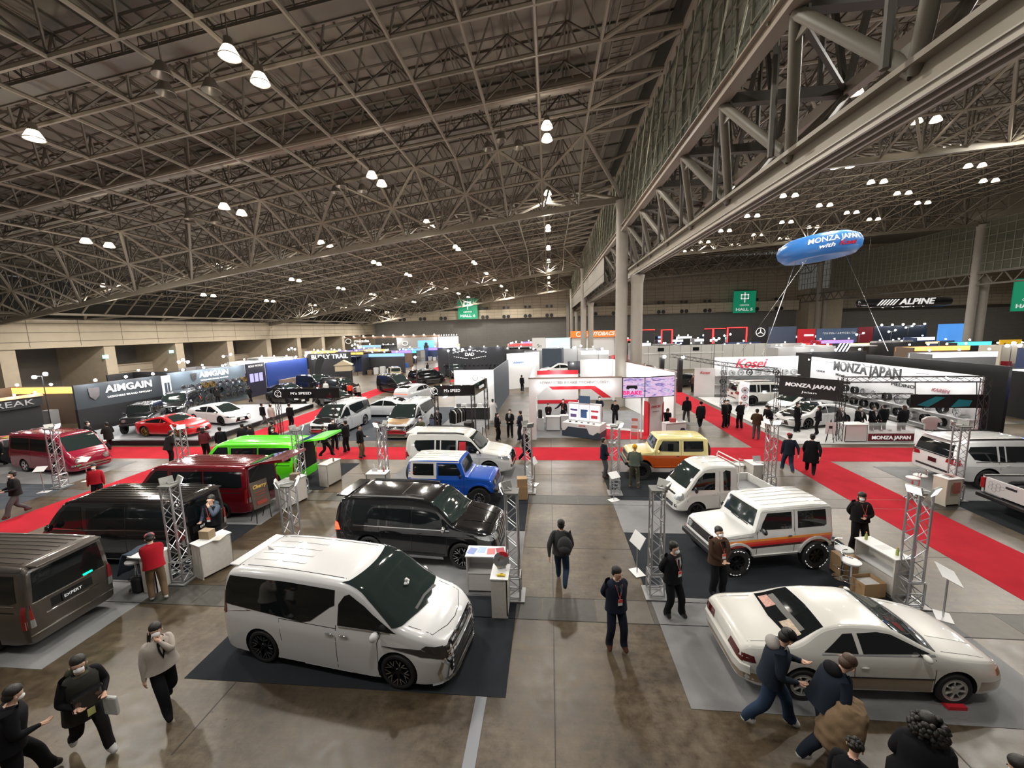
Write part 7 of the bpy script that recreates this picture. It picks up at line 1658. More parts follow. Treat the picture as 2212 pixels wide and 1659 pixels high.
# ---- speed stand: two lit black headers on posts
def header(a, b, z0, z1, label, txt, posts, tw, side=None):
    r, L = seg('header_sign', a, b, z0, z1, M['gblack'], label, 'sign', .12)
    x0 = -L * .18 if tw > .6 else 0
    MB().path([(x0 - tw * .78 + .2 * cos(t), -.02, (z0 + z1) / 2 + .2 * sin(t)) for t in [2 * pi * k / 20 for k in range(20)]], .014, 4, closed=True).path([(x0 - tw * .78 - .1, -.02, (z0 + z1) / 2 + .1), (x0 - tw * .78 + .08, -.02, (z0 + z1) / 2 + .12), (x0 - tw * .78 - .08, -.02, (z0 + z1) / 2 - .08), (x0 - tw * .78 + .22, -.02, (z0 + z1) / 2 - .2)], .014, 4).build('ring_emblem', M['wsign'], r)
    text(txt, (z1 - z0) * .36, M['wsign'], r, 'lettering', (x0 + tw * .35, -.02, (z0 + z1) / 2), width=tw, ext=.01)
    for k, (x, y) in enumerate(posts): lattice(r, ((Matrix.Rotation(-r.rotation_euler.z, 3, 'Z') @ (Vector((x, y, 0)) - r.location))) + Vector((0, 0, 0)), (Matrix.Rotation(-r.rotation_euler.z, 3, 'Z') @ (Vector((x, y, 0)) - r.location)) + Vector((0, 0, z0)), M['dalu'], .1, 'post')
    spots(r, L, z1 + .1, 2, -.5, .03, 8)
    return r
header((-16.9, 22.8), (-12.7, 22.9), 2.72, 3.32, 'left black header sign with white ring emblem above the minivan stand', "M'z SPEED", [(-16.85, 23.1), (-13.2, 23.1)], 1.3)
header((-6.75, 22.6), (-4.4, 22.6), 2.8, 3.42, 'right black header sign with white ring emblem above the accessory stand', "M'z SPEED", [(-6.7, 22.75), (-4.5, 22.75)], .95)
r, L = seg('header_sign', (-4.35, 22.65), (-4.1, 25.8), 2.8, 3.42, M['gblack'], 'short black header side turned to the aisle on the accessory stand', 'sign', .12); lattice(r, (L / 2 - .1, .1, 0), (L / 2 - .1, .1, 2.8), M['dalu'], .1, 'post')
text("M'z SPEED", .25, M['wsign'], r, 'lettering', (0, -.02, 3.1), ext=.01)
q, L = seg('booth_wall', (-7.4, 30.3), (-4.3, 30.3), 0, 3.5, M['white'], 'white wall with black ring emblem behind the accessory stand', 'wall panel'); spots(q, L, 3.3, 2, -.6, .07, 40)
MB().path([(.1 + .2 * cos(t), -.02, 2.9 + .2 * sin(t)) for t in [2 * pi * k / 20 for k in range(20)]], .012, 4, closed=True).build('ring_emblem', M['bsign'], q); text("M'z", .25, M['bsign'], q, 'lettering', (.7, -.02, 2.9), ext=.005)
seg('booth_wall', (-4.25, 30.3), (-4.15, 40), 0, 3.5, M['navy'], 'navy outer wall running back beside the aisle', 'wall panel', .12)
counter(-5.8, 28.9, 0, 2.6, .6, .9, 'long black fronted accessory counter with small parts on white top', body=M['black']);
for k in range(6): things_on(-6.8 + k * .4, 28.9, .9, [('box', 0, 0, [(.1, .1, .1), (.6, .6, .6), (.3, .3, .32)][k % 3], '%s small boxed part on the accessory counter, %s from its end' % (['black', 'white', 'grey'][k % 3], NUM[k]))])
r = empty('clothes_rack', (-6.1, 25.6, 0), radians(60), 'clothes rail with black and white striped jackets at the accessory stand', 'clothes rack')
MB().tube((-.7, 0, 0), (-.7, 0, 1.5), .02).tube((.7, 0, 0), (.7, 0, 1.5), .02).tube((-.7, 0, 1.5), (.7, 0, 1.5), .02).tube((-.7, -.25, .02), (-.7, .25, .02), .02).tube((.7, -.25, .02), (.7, .25, .02), .02).build('rail', M['bplast'], r)
for k in range(9):
    o = MB().prism([(-.25, .55), (.25, .55), (.27, 1.2), (.08, 1.42), (-.08, 1.42), (-.27, 1.2)], -.03, .03, Matrix.Translation((-.55 + k * .13, 0, 0)) @ Matrix.Rotation(pi / 2, 4, 'Z') @ RX).build('hanging_jacket', [blk, wht_, blk2, gry][k % 4], bevel=.02); o.location = (-6.1, 25.6, 0); o.rotation_euler = (0, 0, radians(60)); tag(o, '%s jacket hanging %s on the clothes rail' % (['black', 'white', 'soft black', 'grey'][k % 4], NUM[k]), 'jacket', 'jackets on the rail')
o = MB().tube((0, 0, 0), (0, 0, .75), .34, 20).build('wheel_pile', M['rubber'], smooth=30); o.location = (-5.2, 24.7, 0); tag(o, 'stacked black tyres beside the clothes rail', 'tyre stack')
r = empty('photo_board', (-10.6, 23.3, 0), radians(-15), 'black picture board on legs between the two minivans', 'board'); MB().box((0, 0, .8), (.4, .04, .6)).build('board', M['gblack'], r); MB().tube((-.18, 0, 0), (-.18, 0, .6), .012).tube((.18, 0, 0), (.18, 0, .6), .012).build('legs', M['bplast'], r); MB().box((0, -.025, .85), (.32, .01, .4)).build('picture', mat('board_picture', (.1, .13, .2), .4, nscale=9, namt=.8), r)
r2 = copy_tree(r); r2.location = (-7.5, 24.4, 0); tag(r2, 'black picture board on legs right of the bronze-nosed minivan')

# ---- wheel makers' stage on the left
tag(MB().bb(-31.8, -21.4, 22.0, 34, 0, .30).build('display_stage', M['black'], bevel=.01), 'long black stage edge under the red sports car and white hatchback', 'stage'); tag(MB().bb(-31.7, -21.5, 22.15, 33.9, .30, .32).build('stage_top', mat('stage_grey', (.3,.31,.33), .4)), 'white top of the black stage', 'stage top')
GB = mat('blue_grey_board', (.10, .13, .16), .5)
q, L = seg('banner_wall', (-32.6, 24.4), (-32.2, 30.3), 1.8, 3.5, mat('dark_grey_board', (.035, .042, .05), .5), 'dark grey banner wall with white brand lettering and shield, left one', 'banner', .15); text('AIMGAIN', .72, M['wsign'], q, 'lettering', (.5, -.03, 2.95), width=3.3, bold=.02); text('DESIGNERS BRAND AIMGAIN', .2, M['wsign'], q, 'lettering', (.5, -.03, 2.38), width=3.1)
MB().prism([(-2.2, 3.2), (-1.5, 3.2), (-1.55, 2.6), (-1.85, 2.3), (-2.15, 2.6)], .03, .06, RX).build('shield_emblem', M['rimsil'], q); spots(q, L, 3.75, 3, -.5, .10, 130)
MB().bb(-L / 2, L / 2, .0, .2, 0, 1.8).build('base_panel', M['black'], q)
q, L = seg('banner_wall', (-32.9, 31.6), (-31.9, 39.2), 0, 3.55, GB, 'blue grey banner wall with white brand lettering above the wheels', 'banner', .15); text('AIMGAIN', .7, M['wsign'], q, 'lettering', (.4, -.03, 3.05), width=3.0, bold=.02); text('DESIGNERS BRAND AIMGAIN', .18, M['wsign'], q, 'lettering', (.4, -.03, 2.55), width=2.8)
MB().prism([(-1.9, 3.3), (-1.35, 3.3), (-1.4, 2.8), (-1.63, 2.55), (-1.86, 2.8)], .03, .06, RX).build('shield_emblem', M['rimsil'], q); spots(q, L, 3.75, 4, -.5, .10, 120)
wheel_wall((-32.9, 32.2), (-31.9, 39.0), [2.1, 1.45, .8], 10, ['chrome', 'chrome', 'silver', 'gold', 'black'], 'left wheel wall', 'wheels on the left wall', .3, 1.15, 4)
q, L = seg('lit_case', (-32.5, 30.4), (-32.6, 31.5), 1.6, 3.4, mat('case_white', (.7, .7, .75), .5, emis=(.85, .85, 1), estr=.5), 'lit white case with framed number panels between the banner walls', 'case'); MB().bb(-.1, .12, -.02, 0, 1.8, 2.8).bb(.2, .4, -.02, 0, 1.8, 2.8).build('case_panels', M['navy'], q)
q, L = seg('banner_wall', (-31.9, 39.4), (-31.9, 42.2), 0, 3.6, mat('deep_navy', (.012, .012, .03), .5), 'navy black wall with white serif lettering and violet showcases', 'banner'); text('BOLD WORLD', .3, M['wsign'], q, 'lettering', (0, -.03, 3.3), width=2.1); 
for k in range(3): MB().bb(-1.0 + k * .7, -.5 + k * .7, -.05, 0, 1.6, 2.5).build('showcase', glow('violet_case', (.55, .5, 1), 1.2), q)
q, L = seg('banner_wall', (-31.9, 42.4), (-31.8, 50), 0, 3.5, mat('royal_blue', (.01, .04, .22), .5), 'royal blue wall right of the violet showcases', 'banner'); spots(q, L, 3.8, 4, -.5, .12, 90); MB().bb(-2, 2, -.5, 0, 0, 1.3).build('goods_table', mat('goods_mixed', (.2, .15, .12), .6, nscale=5, namt=.8), q)
q, L = seg('banner_wall', (-32.5, 51.5), (-27.5, 53.5), 0, 3.9, M['black'], 'black wall with large white lettering behind the roof tent', 'banner'); text('BURLY TRAIL', .8, M['wsign'], q, 'lettering', (0, -.03, 3.4), width=4.6, bold=.02); spots(q, L, 4.3, 2, -.5, .14, 120)
q, L = seg('kiosk_header', (-32.8, 18.8), (-32.6, 22.6), 2.5, 3.1, M['black'], 'black kiosk header with outlined lettering at the far left', 'sign', .2); text('K-BREAK', .5, mat('outline_grey', (.25, .25, .25), .5), q, 'lettering', (0, -.03, 2.8), width=3.0)
MB().bb(-L / 2 - .1, L / 2, -.15, .0, 3.12, 3.3).build('orange_cornice', mat('warm_cornice', (.5, .25, .12), .6, emis=(1, .45, .2), estr=.35), q); spots(q, L, 3.4, 4, -.3, .06, 20); MB().bb(-L / 2, L / 2, .2, 1.6, 0, 2.5).build('kiosk_back', M['black'], q)
rr = random.Random(11)
for k in range(26):   # goods on the kiosk tables
    c_ = rr.choice([(.5, .12, .14), (.55, .5, .48), (.1, .1, .1), (.5, .42, .1), (.45, .3, .32), (.2, .25, .3)])
    x_, y_ = -31.7 + (k % 9) * .42 + rr.uniform(-.1, .1), 18.9 + (k // 9) * 1.0
    o = MB().box((0, 0, 0), (rr.uniform(.3, .6), rr.uniform(.2, .4), rr.uniform(.15, .5))).build('merchandise_box', mat('goods_%d_%d' % (c_[0] * 99, c_[1] * 99), c_, .6), bevel=.01); o.location = (x_, y_, 1.15); o.rotation_euler = (0, 0, rr.uniform(0, 1)); o.location.z = .9 + o.dimensions.z / 2
    tag(o, 'packet of goods, %s in %s row on the kiosk tables' % (NUM[k % 9], ['near', 'middle', 'far'][k // 9]), 'box', 'goods on the kiosk tables')
for j in range(3): tag(MB().bb(-31.9, -28.0, 18.6 + j, 19.2 + j, 0, .9).build('goods_table', M['black'], bevel=.01), 'black cloth goods table, %s of three at the far left kiosk' % ['nearest', 'middle', 'farthest'][j], 'table')
r = empty('roof_tent', (-25.2, 47.0, 0), radians(20), 'beige roof tent on a raised frame', 'tent'); MB().bb(-.9, .9, -.7, .7, 2.0, 2.7).build('tent_body', mat('tent_beige', (.45, .38, .26), .8), r); MB().prism([(-1.1, 2.7), (1.1, 2.7), (0, 3.3)], -.8, .8, RX).build('tent_roof', mat('tent_beige', (.45, .38, .26), .8), r); MB().tube((-.8, -.6, 0), (-.8, -.6, 2), .04).tube((.8, -.6, 0), (.8, -.6, 2), .04).tube((-.8, .6, 0), (-.8, .6, 2), .04).tube((.8, .6, 0), (.8, .6, 2), .04).build('frame', M['dalu'], r)
r = empty('feather_flag', (-27.8, 45.6, 0), radians(30), 'black curved feather flag with white script beside the roof tent', 'flag'); MB().path([(-.2, 0, 0), (-.25, 0, 2.4), (0, 0, 3.5), (.5, 0, 4.0)], .02).build('pole', M['bplast'], r); MB().prism([(-.25, .9), (.1, 1.1), (.5, 2.6), (.95, 3.6), (.5, 4.0), (.0, 3.5), (-.25, 2.4)], -.01, .01, RX).build('flag_cloth', M['black'], r)

# ---- wheel display stand on the right
q, L = seg('logo_wall', (14.6, 37.2), (21.6, 37.2), 0, 3.55, M['white'], 'white wall with red script lettering above the wheel shelves', 'wall panel'); text('Kosei', 1.1, M['rsign'], q, 'lettering', (-.4, -.03, 2.95), shear=.35, width=2.7, bold=.02); spots(q, L, 3.3, 4, -.7, .05, 45)
for z in (.35, 1.15, 1.95): MB().bb(-L / 2, L / 2, -.45, 0, z - .04, z).build('shelf', M['white'], q)
MB().bb(-1.4, 1.6, -.03, 0, 2.42, 2.47).build('swoosh', M['bsign'], q)
wheel_wall((14.8, 37.0), (21.4, 37.0), [2.22, 1.42, .62], 9, ['chrome', 'silver', 'black'], 'red script wheel wall', 'wheels on the red script wall', .25, 1.0, 7)
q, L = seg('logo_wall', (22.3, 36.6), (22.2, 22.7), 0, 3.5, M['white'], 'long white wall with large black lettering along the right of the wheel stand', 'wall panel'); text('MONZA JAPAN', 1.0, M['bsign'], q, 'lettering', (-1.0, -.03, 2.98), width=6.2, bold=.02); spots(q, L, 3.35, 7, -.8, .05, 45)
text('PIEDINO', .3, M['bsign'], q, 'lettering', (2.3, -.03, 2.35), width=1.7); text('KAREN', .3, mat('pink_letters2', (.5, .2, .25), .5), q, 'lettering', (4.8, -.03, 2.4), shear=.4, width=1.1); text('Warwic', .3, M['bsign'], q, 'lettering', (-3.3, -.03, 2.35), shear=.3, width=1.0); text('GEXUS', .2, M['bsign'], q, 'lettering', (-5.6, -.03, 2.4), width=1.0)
for z in (.4, 1.2): MB().bb(-L / 2, L / 2, -.5, 0, z - .04, z).build('shelf', M['white'], q)
wheel_wall((22.3, 36.2), (22.2, 22.9), [1.5, .7], 14, ['black', 'black', 'silver', 'chrome'], 'black lettered wheel wall', 'wheels on the black lettered wall', .28, 1.1, 9)
seg('black_wall', (24.0, 33), (24.2, 23.5), 0, 3.9, M['black'], 'tall black wall behind the white lettered wall', 'wall panel', .15)
for k, (x_, y_) in enumerate(((13.45, 32.4), (14.9, 27.6), (15.6, 22.9), (21.6, 21.9))):
    r = empty('truss_post', (x_, y_, 0), 0, 'black lattice post, %s from the aisle end of the wheel stand' % ['fourth', 'third', 'second', 'first'][k], 'post', 'black posts of the wheel stand'); lattice(r, (0, 0, .03), (0, 0, 3.5), M['dalu'], .14, 'lattice')
for k, (a_, b_) in enumerate((((11.6, 40, 3.6), (13.45, 32.4, 3.4)), ((13.45, 32.4, 3.4), (14.9, 27.6, 3.4)), ((15.6, 22.9, 3.4), (22.0, 22.4, 3.4)), ((15.6, 22.9, 2.5), (19.0, 22.6, 2.5)))):
    r = empty('truss_beam', (0, 0, 0), 0, ['black lattice beam reaching the far booth', 'black lattice beam left of the small black banner', 'upper black lattice beam over the reception desk', 'short lower black lattice beam over the reception desk'][k], 'beam'); lattice(r, a_, b_, M['dalu'], .14, 'lattice')
q, L = seg('black_banner', (14.15, 26.1), (16.0, 23.4), 2.08, 3.28, M['black'], 'small black banner with white lettering hung on the lattice posts', 'banner', .04); text('MONZA JAPAN', .3, M['wsign'], q, 'lettering', (0, -.02, 2.78), width=2.6, shear=.15, bold=.01); text('Jaian', .16, M['wsign'], q, 'lettering', (0, -.02, 2.4), width=.8); MB().bb(-L / 2 - .25, -L / 2, 0, .04, 3.1, 3.25).bb(L / 2, L / 2 + .3, 0, .04, 3.1, 3.25).build('clamp', M['dalu'], q)
teal = mat('teal_photo', (.01, .05, .06), .4, nscale=.8, namt=1.0); q, L = seg('photo_banner', (18.6, 22.35), (22.0, 22.1), 1.95, 2.65, M['black'], 'dark banner with teal picture under the upper lattice beam', 'banner', .04); MB().prism([(-1.4, 2.1), (-.9, 2.0), (-.2, 2.5), (-.6, 2.55)], .02, .03, RX).prism([(.1, 2.0), (.9, 2.05), (1.0, 2.35), (.4, 2.4)], .02, .03, RX).build('teal_shapes', mat('teal', (.02, .25, .3), .4), q); MB().tube((-1.5, .02, 2.6), (-1.5, .12, 3.3), .02).tube((1.2, .02, 2.6), (1.2, .12, 3.3), .02).build('hanger', M['dalu'], q)
counter(16.3, 22.9, 0, 1.15, .7, .98, 'plain white part of the reception desk under the lattice beam', body=M['white'])
r = empty('glass_case', (18.0, 22.9, 0), 0, 'glass topped case with maroon white-lettered front under the lattice beam', 'display case'); MB().bb(-1.15, 1.15, -.35, .35, 0, .55).build('case_base', M['white'], r); MB().bb(-1.12, 1.12, -.37, -.35, .12, .50).build('maroon_front', mat('maroon_panel', (.16, .02, .03), .4), r); text('MONZA JAPAN', .26, M['wsign'], r, 'lettering', (0, -.385, .30), width=1.9, bold=.008)
MB().bb(-1.15, 1.15, -.35, .35, .55, .95).build('case_glass', mat('case_glass', (.8, .85, .85), .05, alpha=.25), r)
for k in range(4): MB().box((-.7 + k * .45, 0, .6), (.14, .1, .08)).build('case_item', M['rimsil'], r)
for k, (x_, y_, nm) in enumerate(((16.2, 23.7, 'bald man in black suit, first behind the reception desk'), (17.2, 23.7, 'masked man in black suit, second behind the reception desk'), (18.0, 23.8, 'masked person in black looking down, third behind the reception desk'), (18.9, 24.3, 'broad man in black seen from behind, fourth behind the reception desk'), (19.7, 24.0, 'person with long brown hair, last behind the reception desk'))):
    P(x_, y_, -90 if k < 3 else 90, nm, blk, blk, None, 1.68, ('desk', 'desk') if k < 3 else ('down', 'down'), lod=0, hair='long' if k == 4 else ('none' if k == 0 else 'short'), haircol=M['hairbr'] if k == 4 else None, coat=.1, shirt=whs if k < 3 else None, fat=1.1)
r = empty('shirt_stand', (20.0, 22.7, 0), 0, 'white T-shirt on a black stand at the end of the glass case', 'shirt stand'); MB().prism([(-.3, .7), (.3, .7), (.3, 1.1), (.42, 1.05), (.46, 1.25), (.2, 1.4), (-.2, 1.4), (-.46, 1.25), (-.42, 1.05), (-.3, 1.1)], -.06, .06, RX).build('shirt', M['white'], r, bevel=.03); MB().tube((-.2, 0, 0), (-.2, 0, 1.4), .02).tube((.2, 0, 0), (.2, 0, 1.4), .02).build('stand', M['bplast'], r)
q, L = seg('easel_sign', (14.75, 22.6), (15.2, 22.5), .5, 1.15, M['white'], 'white easel notice in front of the lattice post', 'sign', .02); MB().tube((-.2, 0, 0), (0, .02, 1.3), .015).tube((.2, 0, 0), (0, .02, 1.3), .015).tube((0, .4, 0), (0, .02, 1.3), .015).build('easel', M['bplast'], q); MB().bb(-.08, .08, -.01, 0, .8, .95).build('print', M['bsign'], q)
r = empty('display_pillar', (14.5, 31.3, 0), radians(-30), 'lit white pillar carrying chrome wheels beside the cream off-roader', 'display pillar'); MB().bb(-.3, .3, -.3, .3, 0, 2.1).build('pillar', mat('lit_white', (.75, .75, .78), .5, emis=(1, 1, 1), estr=.5), r)
for k in range(3): rim('chrome', (14.35, 30.85, .5 + .55 * k), radians(-30), 'chrome wheel, %s from the floor on the lit white pillar' % NUM[k], 'wheels on the lit pillar', .95)
q, L = seg('notice_wall', (13.0, 37.5), (14.6, 37.0), 0, 2.6, M['white'], 'white panel with red script and small pictures left of the wheel shelves', 'wall panel'); text('Kosei', .35, M['rsign'], q, 'lettering', (0, -.03, 2.2), shear=.3)
r = empty('ring_sign', (24.9, 22.7, 0), 0, 'round white emblem above a blue neon ring at the dark stand', 'sign'); MB().tube((0, 0, 0), (0, 0, 3.4), .06).build('pole', M['bplast'], r); MB().path([(.1 + .2 * cos(t), -.1, 2.6 + .55 * sin(t)) for t in [2 * pi * k / 24 for k in range(24)]], .04, 6, closed=True).build('neon_ring', glow('neon_blue', (.05, .15, 1), 6), r); MB().lathe([(.001, -.05), (.33, -.05), (.33, .05), (.001, .05)], 24, Matrix.Translation((.35, 0, 3.3)) @ RX).build('emblem', M['rimsil'], r)
q, L = seg('black_counter', (25.0, 22.2), (30, 21.6), 0, 1.1, M['black'], 'black cloth counter right of the wheel stand', 'counter', .8); spots(q, L, 3.6, 3, 1.5, .08, 60, False)
P(26.2, 23.9, -100, 'person with dark hair behind the black cloth counter', blk, blk, None, 1.70, ('desk', 'desk'), lod=0); P(27.6, 23.8, -80, 'person in a pale shirt behind the black cloth counter', wht_, blk, None, 1.72, ('desk', 'desk'), lod=0)
r = empty('flag_heap', (21.0, 18.9, 0), 0, 'folded red and yellow banners on a table behind the white off-roader', 'banners'); MB().bb(-2, 2, -.4, .4, 0, .8).build('table', M['black'], r); MB().bb(-1.6, -.2, -.3, .3, .8, .9).build('yellow_banner', mat('banner_yellow', (.35, .33, .08), .7), r); MB().bb(-.1, 1.0, -.3, .3, .8, .92).build('pink_banner', mat('banner_pink', (.45, .12, .1), .7), r)

# ---- middle distance
q, L = seg('logo_wall', (-15.9, 56), (-6.3, 56.3), 0, 4.1, mat('near_black_wall', (.02, .022, .028), .5), 'black wall with ornate white crown emblem beside the far carpet', 'wall panel'); text('DAD', .6, M['wsign'], q, 'lettering', (-.2, -.03, 3.1), width=1.3, bold=.02); spots(q, L, 4.2, 5, -.4, .06, 45)
mb = MB()
for s_ in (-1, 1):
    for k in range(7): mb.ell((-.2 + s_ * (.5 + k * .3), -.03, 3.6 - .04 * k + .1 * (k % 2)), (.13, .03, .07), 8, 5).ell((-.2 + s_ * (.4 + k * .3), -.03, 2.5 + .05 * k), (.12, .03, .05), 8, 5)
mb.ell((-.2, -.03, 3.75), (.2, .03, .14), 8, 6).build('crown_emblem', M['wsign'], q)
for k in range(14): MB().ell((-3.9 + k * .6, -.15, 1.6), (.12, .1, .16), 8, 6).build('shelf_item', M['bplast'], q)
q, L = seg('booth_wall', (-4.6, 43), (-1.2, 45.5), 0, 3.9, M['white'], 'white booth wall with blue script and a doorway beside the aisle', 'wall panel'); spots(q, L, 3.6, 3, -.6, .09, 45); text('Advance', .4, mat('blue_letters', (.05, .2, .5), .5), q, 'lettering', (-.7, -.03, 2.9), shear=.3)
seg('booth_wall', (-1.0, 52), (1.5, 51.6), 0, 3.9, M['navy'], 'navy cube wall left of the raised white saloon', 'wall panel', 2.0)
q, L = seg('booth_wall', (1.9, 43.6), (6.2, 43.6), 0, 2.9, M['black'], 'dark booth wall with white lettering and spotlights behind the brake booth', 'wall panel', .12); text('ICE FUSE', .35, M['wsign'], q, 'lettering', (-.4, -.03, 1.4), width=1.8); spots(q, L, 2.7, 4, -.4, .06, 40)
for k in range(9): MB().bb(-1.9 + k * .42, -1.7 + k * .42, -.6, -.3, .5, 1.1).build('hanging_shirt', [blk, mat('mint_shirt', (.1, .6, .42), .8), blk, gry, wht_, blk][k % 6], q)
tag(MB().bb(-.9, 2.4, 47, 50, 0, .86).build('car_platform', M['white'], bevel=.02), 'white platform lifting the white saloon', 'platform')
q, L = seg('hoarding', (12.6, 60), (31, 61), 0, 3.5, panel_material('grey_hoarding', (.5, .5, .48), 1.5, 5.0, 'x', .03), 'long light grey hoarding with thin frames behind the dark saloon', 'hoarding', .3); 
for k in (3, 8): MB().bb(-L / 2 + k * 1.0, -L / 2 + k * 1.0 + .9, -.03, 0, 2.7, 3.2).build('frame', M['gblack'], q)
MB().bb(-L / 2 + 1, L / 2 - 6, -.06, 0, 2.35, 2.42).build('cable_tray', M['mask'], q)
for k, (x_, y_) in enumerate(((11.2, 41.5), (12.6, 40.3))):
    r = empty('lamp_pillar', (x_, y_, 0), 0, 'black square pillar topped with a white lamp, %s by the far cars' % ['left one', 'right one'][k], 'lamp pillar'); MB().bb(-.2, .2, -.2, .2, 0, 3.3).build('pillar', M['black'], r); bulb(r, .15, -.3, 3.4, .16)
r = empty('blimp', (49, 70, 0), 0, 'long black inflatable tube with white slanted lettering hanging at the right', 'inflatable'); MB().path([(-.2, 0, 9.0), (0, 0, 9.0), (1.0, 0, 9.0), (12.2, 0, 9.0), (13.2, 0, 9.0), (13.4, 0, 9.0)], [.3, .62, .75, .75, .62, .3], 20).build('tube', M['gblack'], r, smooth=50); text('ALPINE', 1.25, M['wsign'], r, 'lettering', (8.0, -.80, 9.05), width=5.2, shear=.25, bold=.03, ext=.03)
mb = MB()
for k in range(6): mb.prism([(2.2 + k * .45, 8.6), (2.4 + k * .45, 8.6), (3.2 + k * .45, 9.5), (3.0 + k * .45, 9.5)], .78, .82, RX)
mb.build('slash_marks', M['wsign'], r); MB().tube((1, 0, 9.6), (1, 0, 20), .03).tube((12.4, 0, 9.6), (12.4, 0, 20), .03).build('hanger', M['bplast'], r)
bl = mat('balloon_blue', (.04, .22, .66), .35, coat=.2); r = empty('balloon', (24.2, 40, 0), radians(-31), 'blue flattened balloon with white lettering moored by strings above the wheel stand', 'balloon')
ZBAL = 13.0; BT = Matrix.Translation((0, 0, ZBAL)) @ Matrix.Rotation(radians(-6), 4, 'Y')
prof = [(.001, -.5), (1.4, -.55), (1.95, -.95), (2.6, -.92), (3.05, -.45), (3.15, .05), (2.95, .55), (2.3, .92), (1.4, 1.05), (.001, 1.08)]
MB().lathe(prof, 48, BT).build('envelope', bl, r, smooth=80)
def on_balloon(s, size, w, x0, z, m, sh=0):
    o = text(s, size, m, r, 'lettering', (0, 0, 0), (0, 0, 0), width=w, shear=sh, bold=.01, ext=.01); me = o.data
    for v in me.vertices:
        zz = z + v.co.y; R_ = 3.15
        for (r0, z0), (r1, z1) in zip(prof[3:], prof[4:]):
            if z0 <= zz <= z1: R_ = r0 + (r1 - r0) * (zz - z0) / (z1 - z0)
        R_ += .05 + v.co.z; a_ = (x0 + v.co.x) / 3.1; v.co = BT @ Vector((R_ * sin(a_), -R_ * cos(a_), zz))
on_balloon('MONZA JAPAN', .62, 4.0, 1.3, .22, M['wsign'], .15); on_balloon('with', .45, 1.1, .6, -.32, M['wsign'], .3); on_balloon('Kosei', .5, 1.5, 2.2, -.28, M['rsign'], .3)
MB().tube((-1.5, 0, ZBAL - .7), (-3.5, -4, 3.4), .02, 4).tube((-.6, 0, ZBAL - .6), (-6, 3, 3.4), .02, 4).tube((2, 0, ZBAL - .8), (5, -3, 4), .02, 4).build('mooring_string', M['rimsil'], r)
# hall signs
for x_, y_, z_, n_, lab in ((-22.6, 112, 9.5, '6', 'green square hall sign with white characters over the left end wall'), (50.8, 112, 9.0, '5', 'green square hall sign with white characters over the right end wall'), (84, 80, 7.2, '4', 'green hall sign half hidden by the right column')):
    r = empty('hall_sign', (x_, y_, 0), 0, lab, 'sign'); w_ = 5.5; MB().bb(-w_ / 2, w_ / 2, 0, .15, z_, z_ + 5.6).build('panel', mat('sign_green', (.005, .26, .13), .5, emis=(.01, .5, .25), estr=.25), r); g_ = M['wsign']
    MB().bb(-1.0, 1.0, -.04, 0, z_ + 4.5, z_ + 4.8).bb(-1.0, 1.0, -.04, 0, z_ + 3.5, z_ + 3.8).bb(-1.0, -.72, -.04, 0, z_ + 3.5, z_ + 4.8).bb(.72, 1.0, -.04, 0, z_ + 3.5, z_ + 4.8).bb(-.15, .15, -.04, 0, z_ + 2.6, z_ + 5.3).build('kanji_strokes', g_, r)
    text('CENTER', .55, g_, r, 'lettering', (0, -.05, z_ + 1.95), width=2.4, bold=.01); text('HALL ' + n_, .95, g_, r, 'lettering', (0, -.05, z_ + .85), width=4.2, bold=.03); MB().bb(-w_ / 2, w_ / 2, 0, .1, z_ + 5.6, z_ + 5.8).build('rail', M['bplast'], r)
    MB().tube((-2, .05, z_ + 5.8), (-2, .05, 26 if x_ > 70 else (22.7 if x_ > 0 else 16)), .03).tube((2, .05, z_ + 5.8), (2, .05, 26 if x_ > 70 else (22.7 if x_ > 0 else 16)), .03).build('hanger', M['bplast'], r)
# round spotlights in pairs on the end wall band, small notice boards
k = 0
for x_ in list(range(-48, 2, 6)) + list(range(12, 64, 6)):
    if abs(x_ - 50.8) < 3.2 or abs(x_ + 22.6) < 3.2: continue
    r = empty('wall_nozzle', (x_, YF - 1.7, 0), 0, 'pair of round air nozzles on the end wall band, %s bay' % ('left hall ' + NUM[k] if x_ < 5 else 'right hall ' + NUM[k - 8 if k >= 8 else k]), 'air nozzle', 'air nozzles on the end wall')
    for e in (-.6, .6): MB().lathe([(.001, -.3), (.4, -.3), (.5, .1), (.001, .1)], 16, Matrix.Translation((e, 0, 9.9)) @ RX).lathe([(.001, -.2), (.35, -.2), (.4, .1), (.001, .1)], 16, Matrix.Translation((e, .3, 12.4)) @ RX).build('nozzle', M['bplast'], r, smooth=40)
    k += 1
# ================================================================ far rows of stands
FR = random.Random(21)
palette = {'white': (.5, .5, .5), 'black': (.02, .02, .022), 'grey': (.22, .22, .23), 'navy': (.03, .05, .12), 'red': (.4, .02, .03), 'silver': (.4, .41, .43), 'brown': (.15, .1, .07), 'blue': (.02, .1, .4), 'cream': (.5, .46, .38)}
area = {(-1, 0): 'left field near the carpet', (-1, 1): 'left field middle rows', (-1, 2): 'left field back rows', (0, 0): 'centre field near rows', (0, 1): 'centre field middle rows', (0, 2): 'centre field back rows', (1, 0): 'right field near rows', (1, 1): 'right field middle rows', (1, 2): 'right field back rows'}
cnt = {}
BLOCK = [(4, 15, 89, 97), (17, 40.5, 85, 87), (39.5, 49, 84, 86), (45.5, 69, 79, 81), (35.5, 38.5, 54, 56), (-39, -21.5, 95, 98), (59.5, 63.5, 59, 61), (42, 55, 61, 63), (-55, -26, 97, 101), (68.5, 74, 78, 80), (-4.5, 4.5, 79, 81), (-16.5, -5.5, 54, 57), (12, 32, 59, 62), (4, 8, 68, 72), (4, 8, 31, 36)]
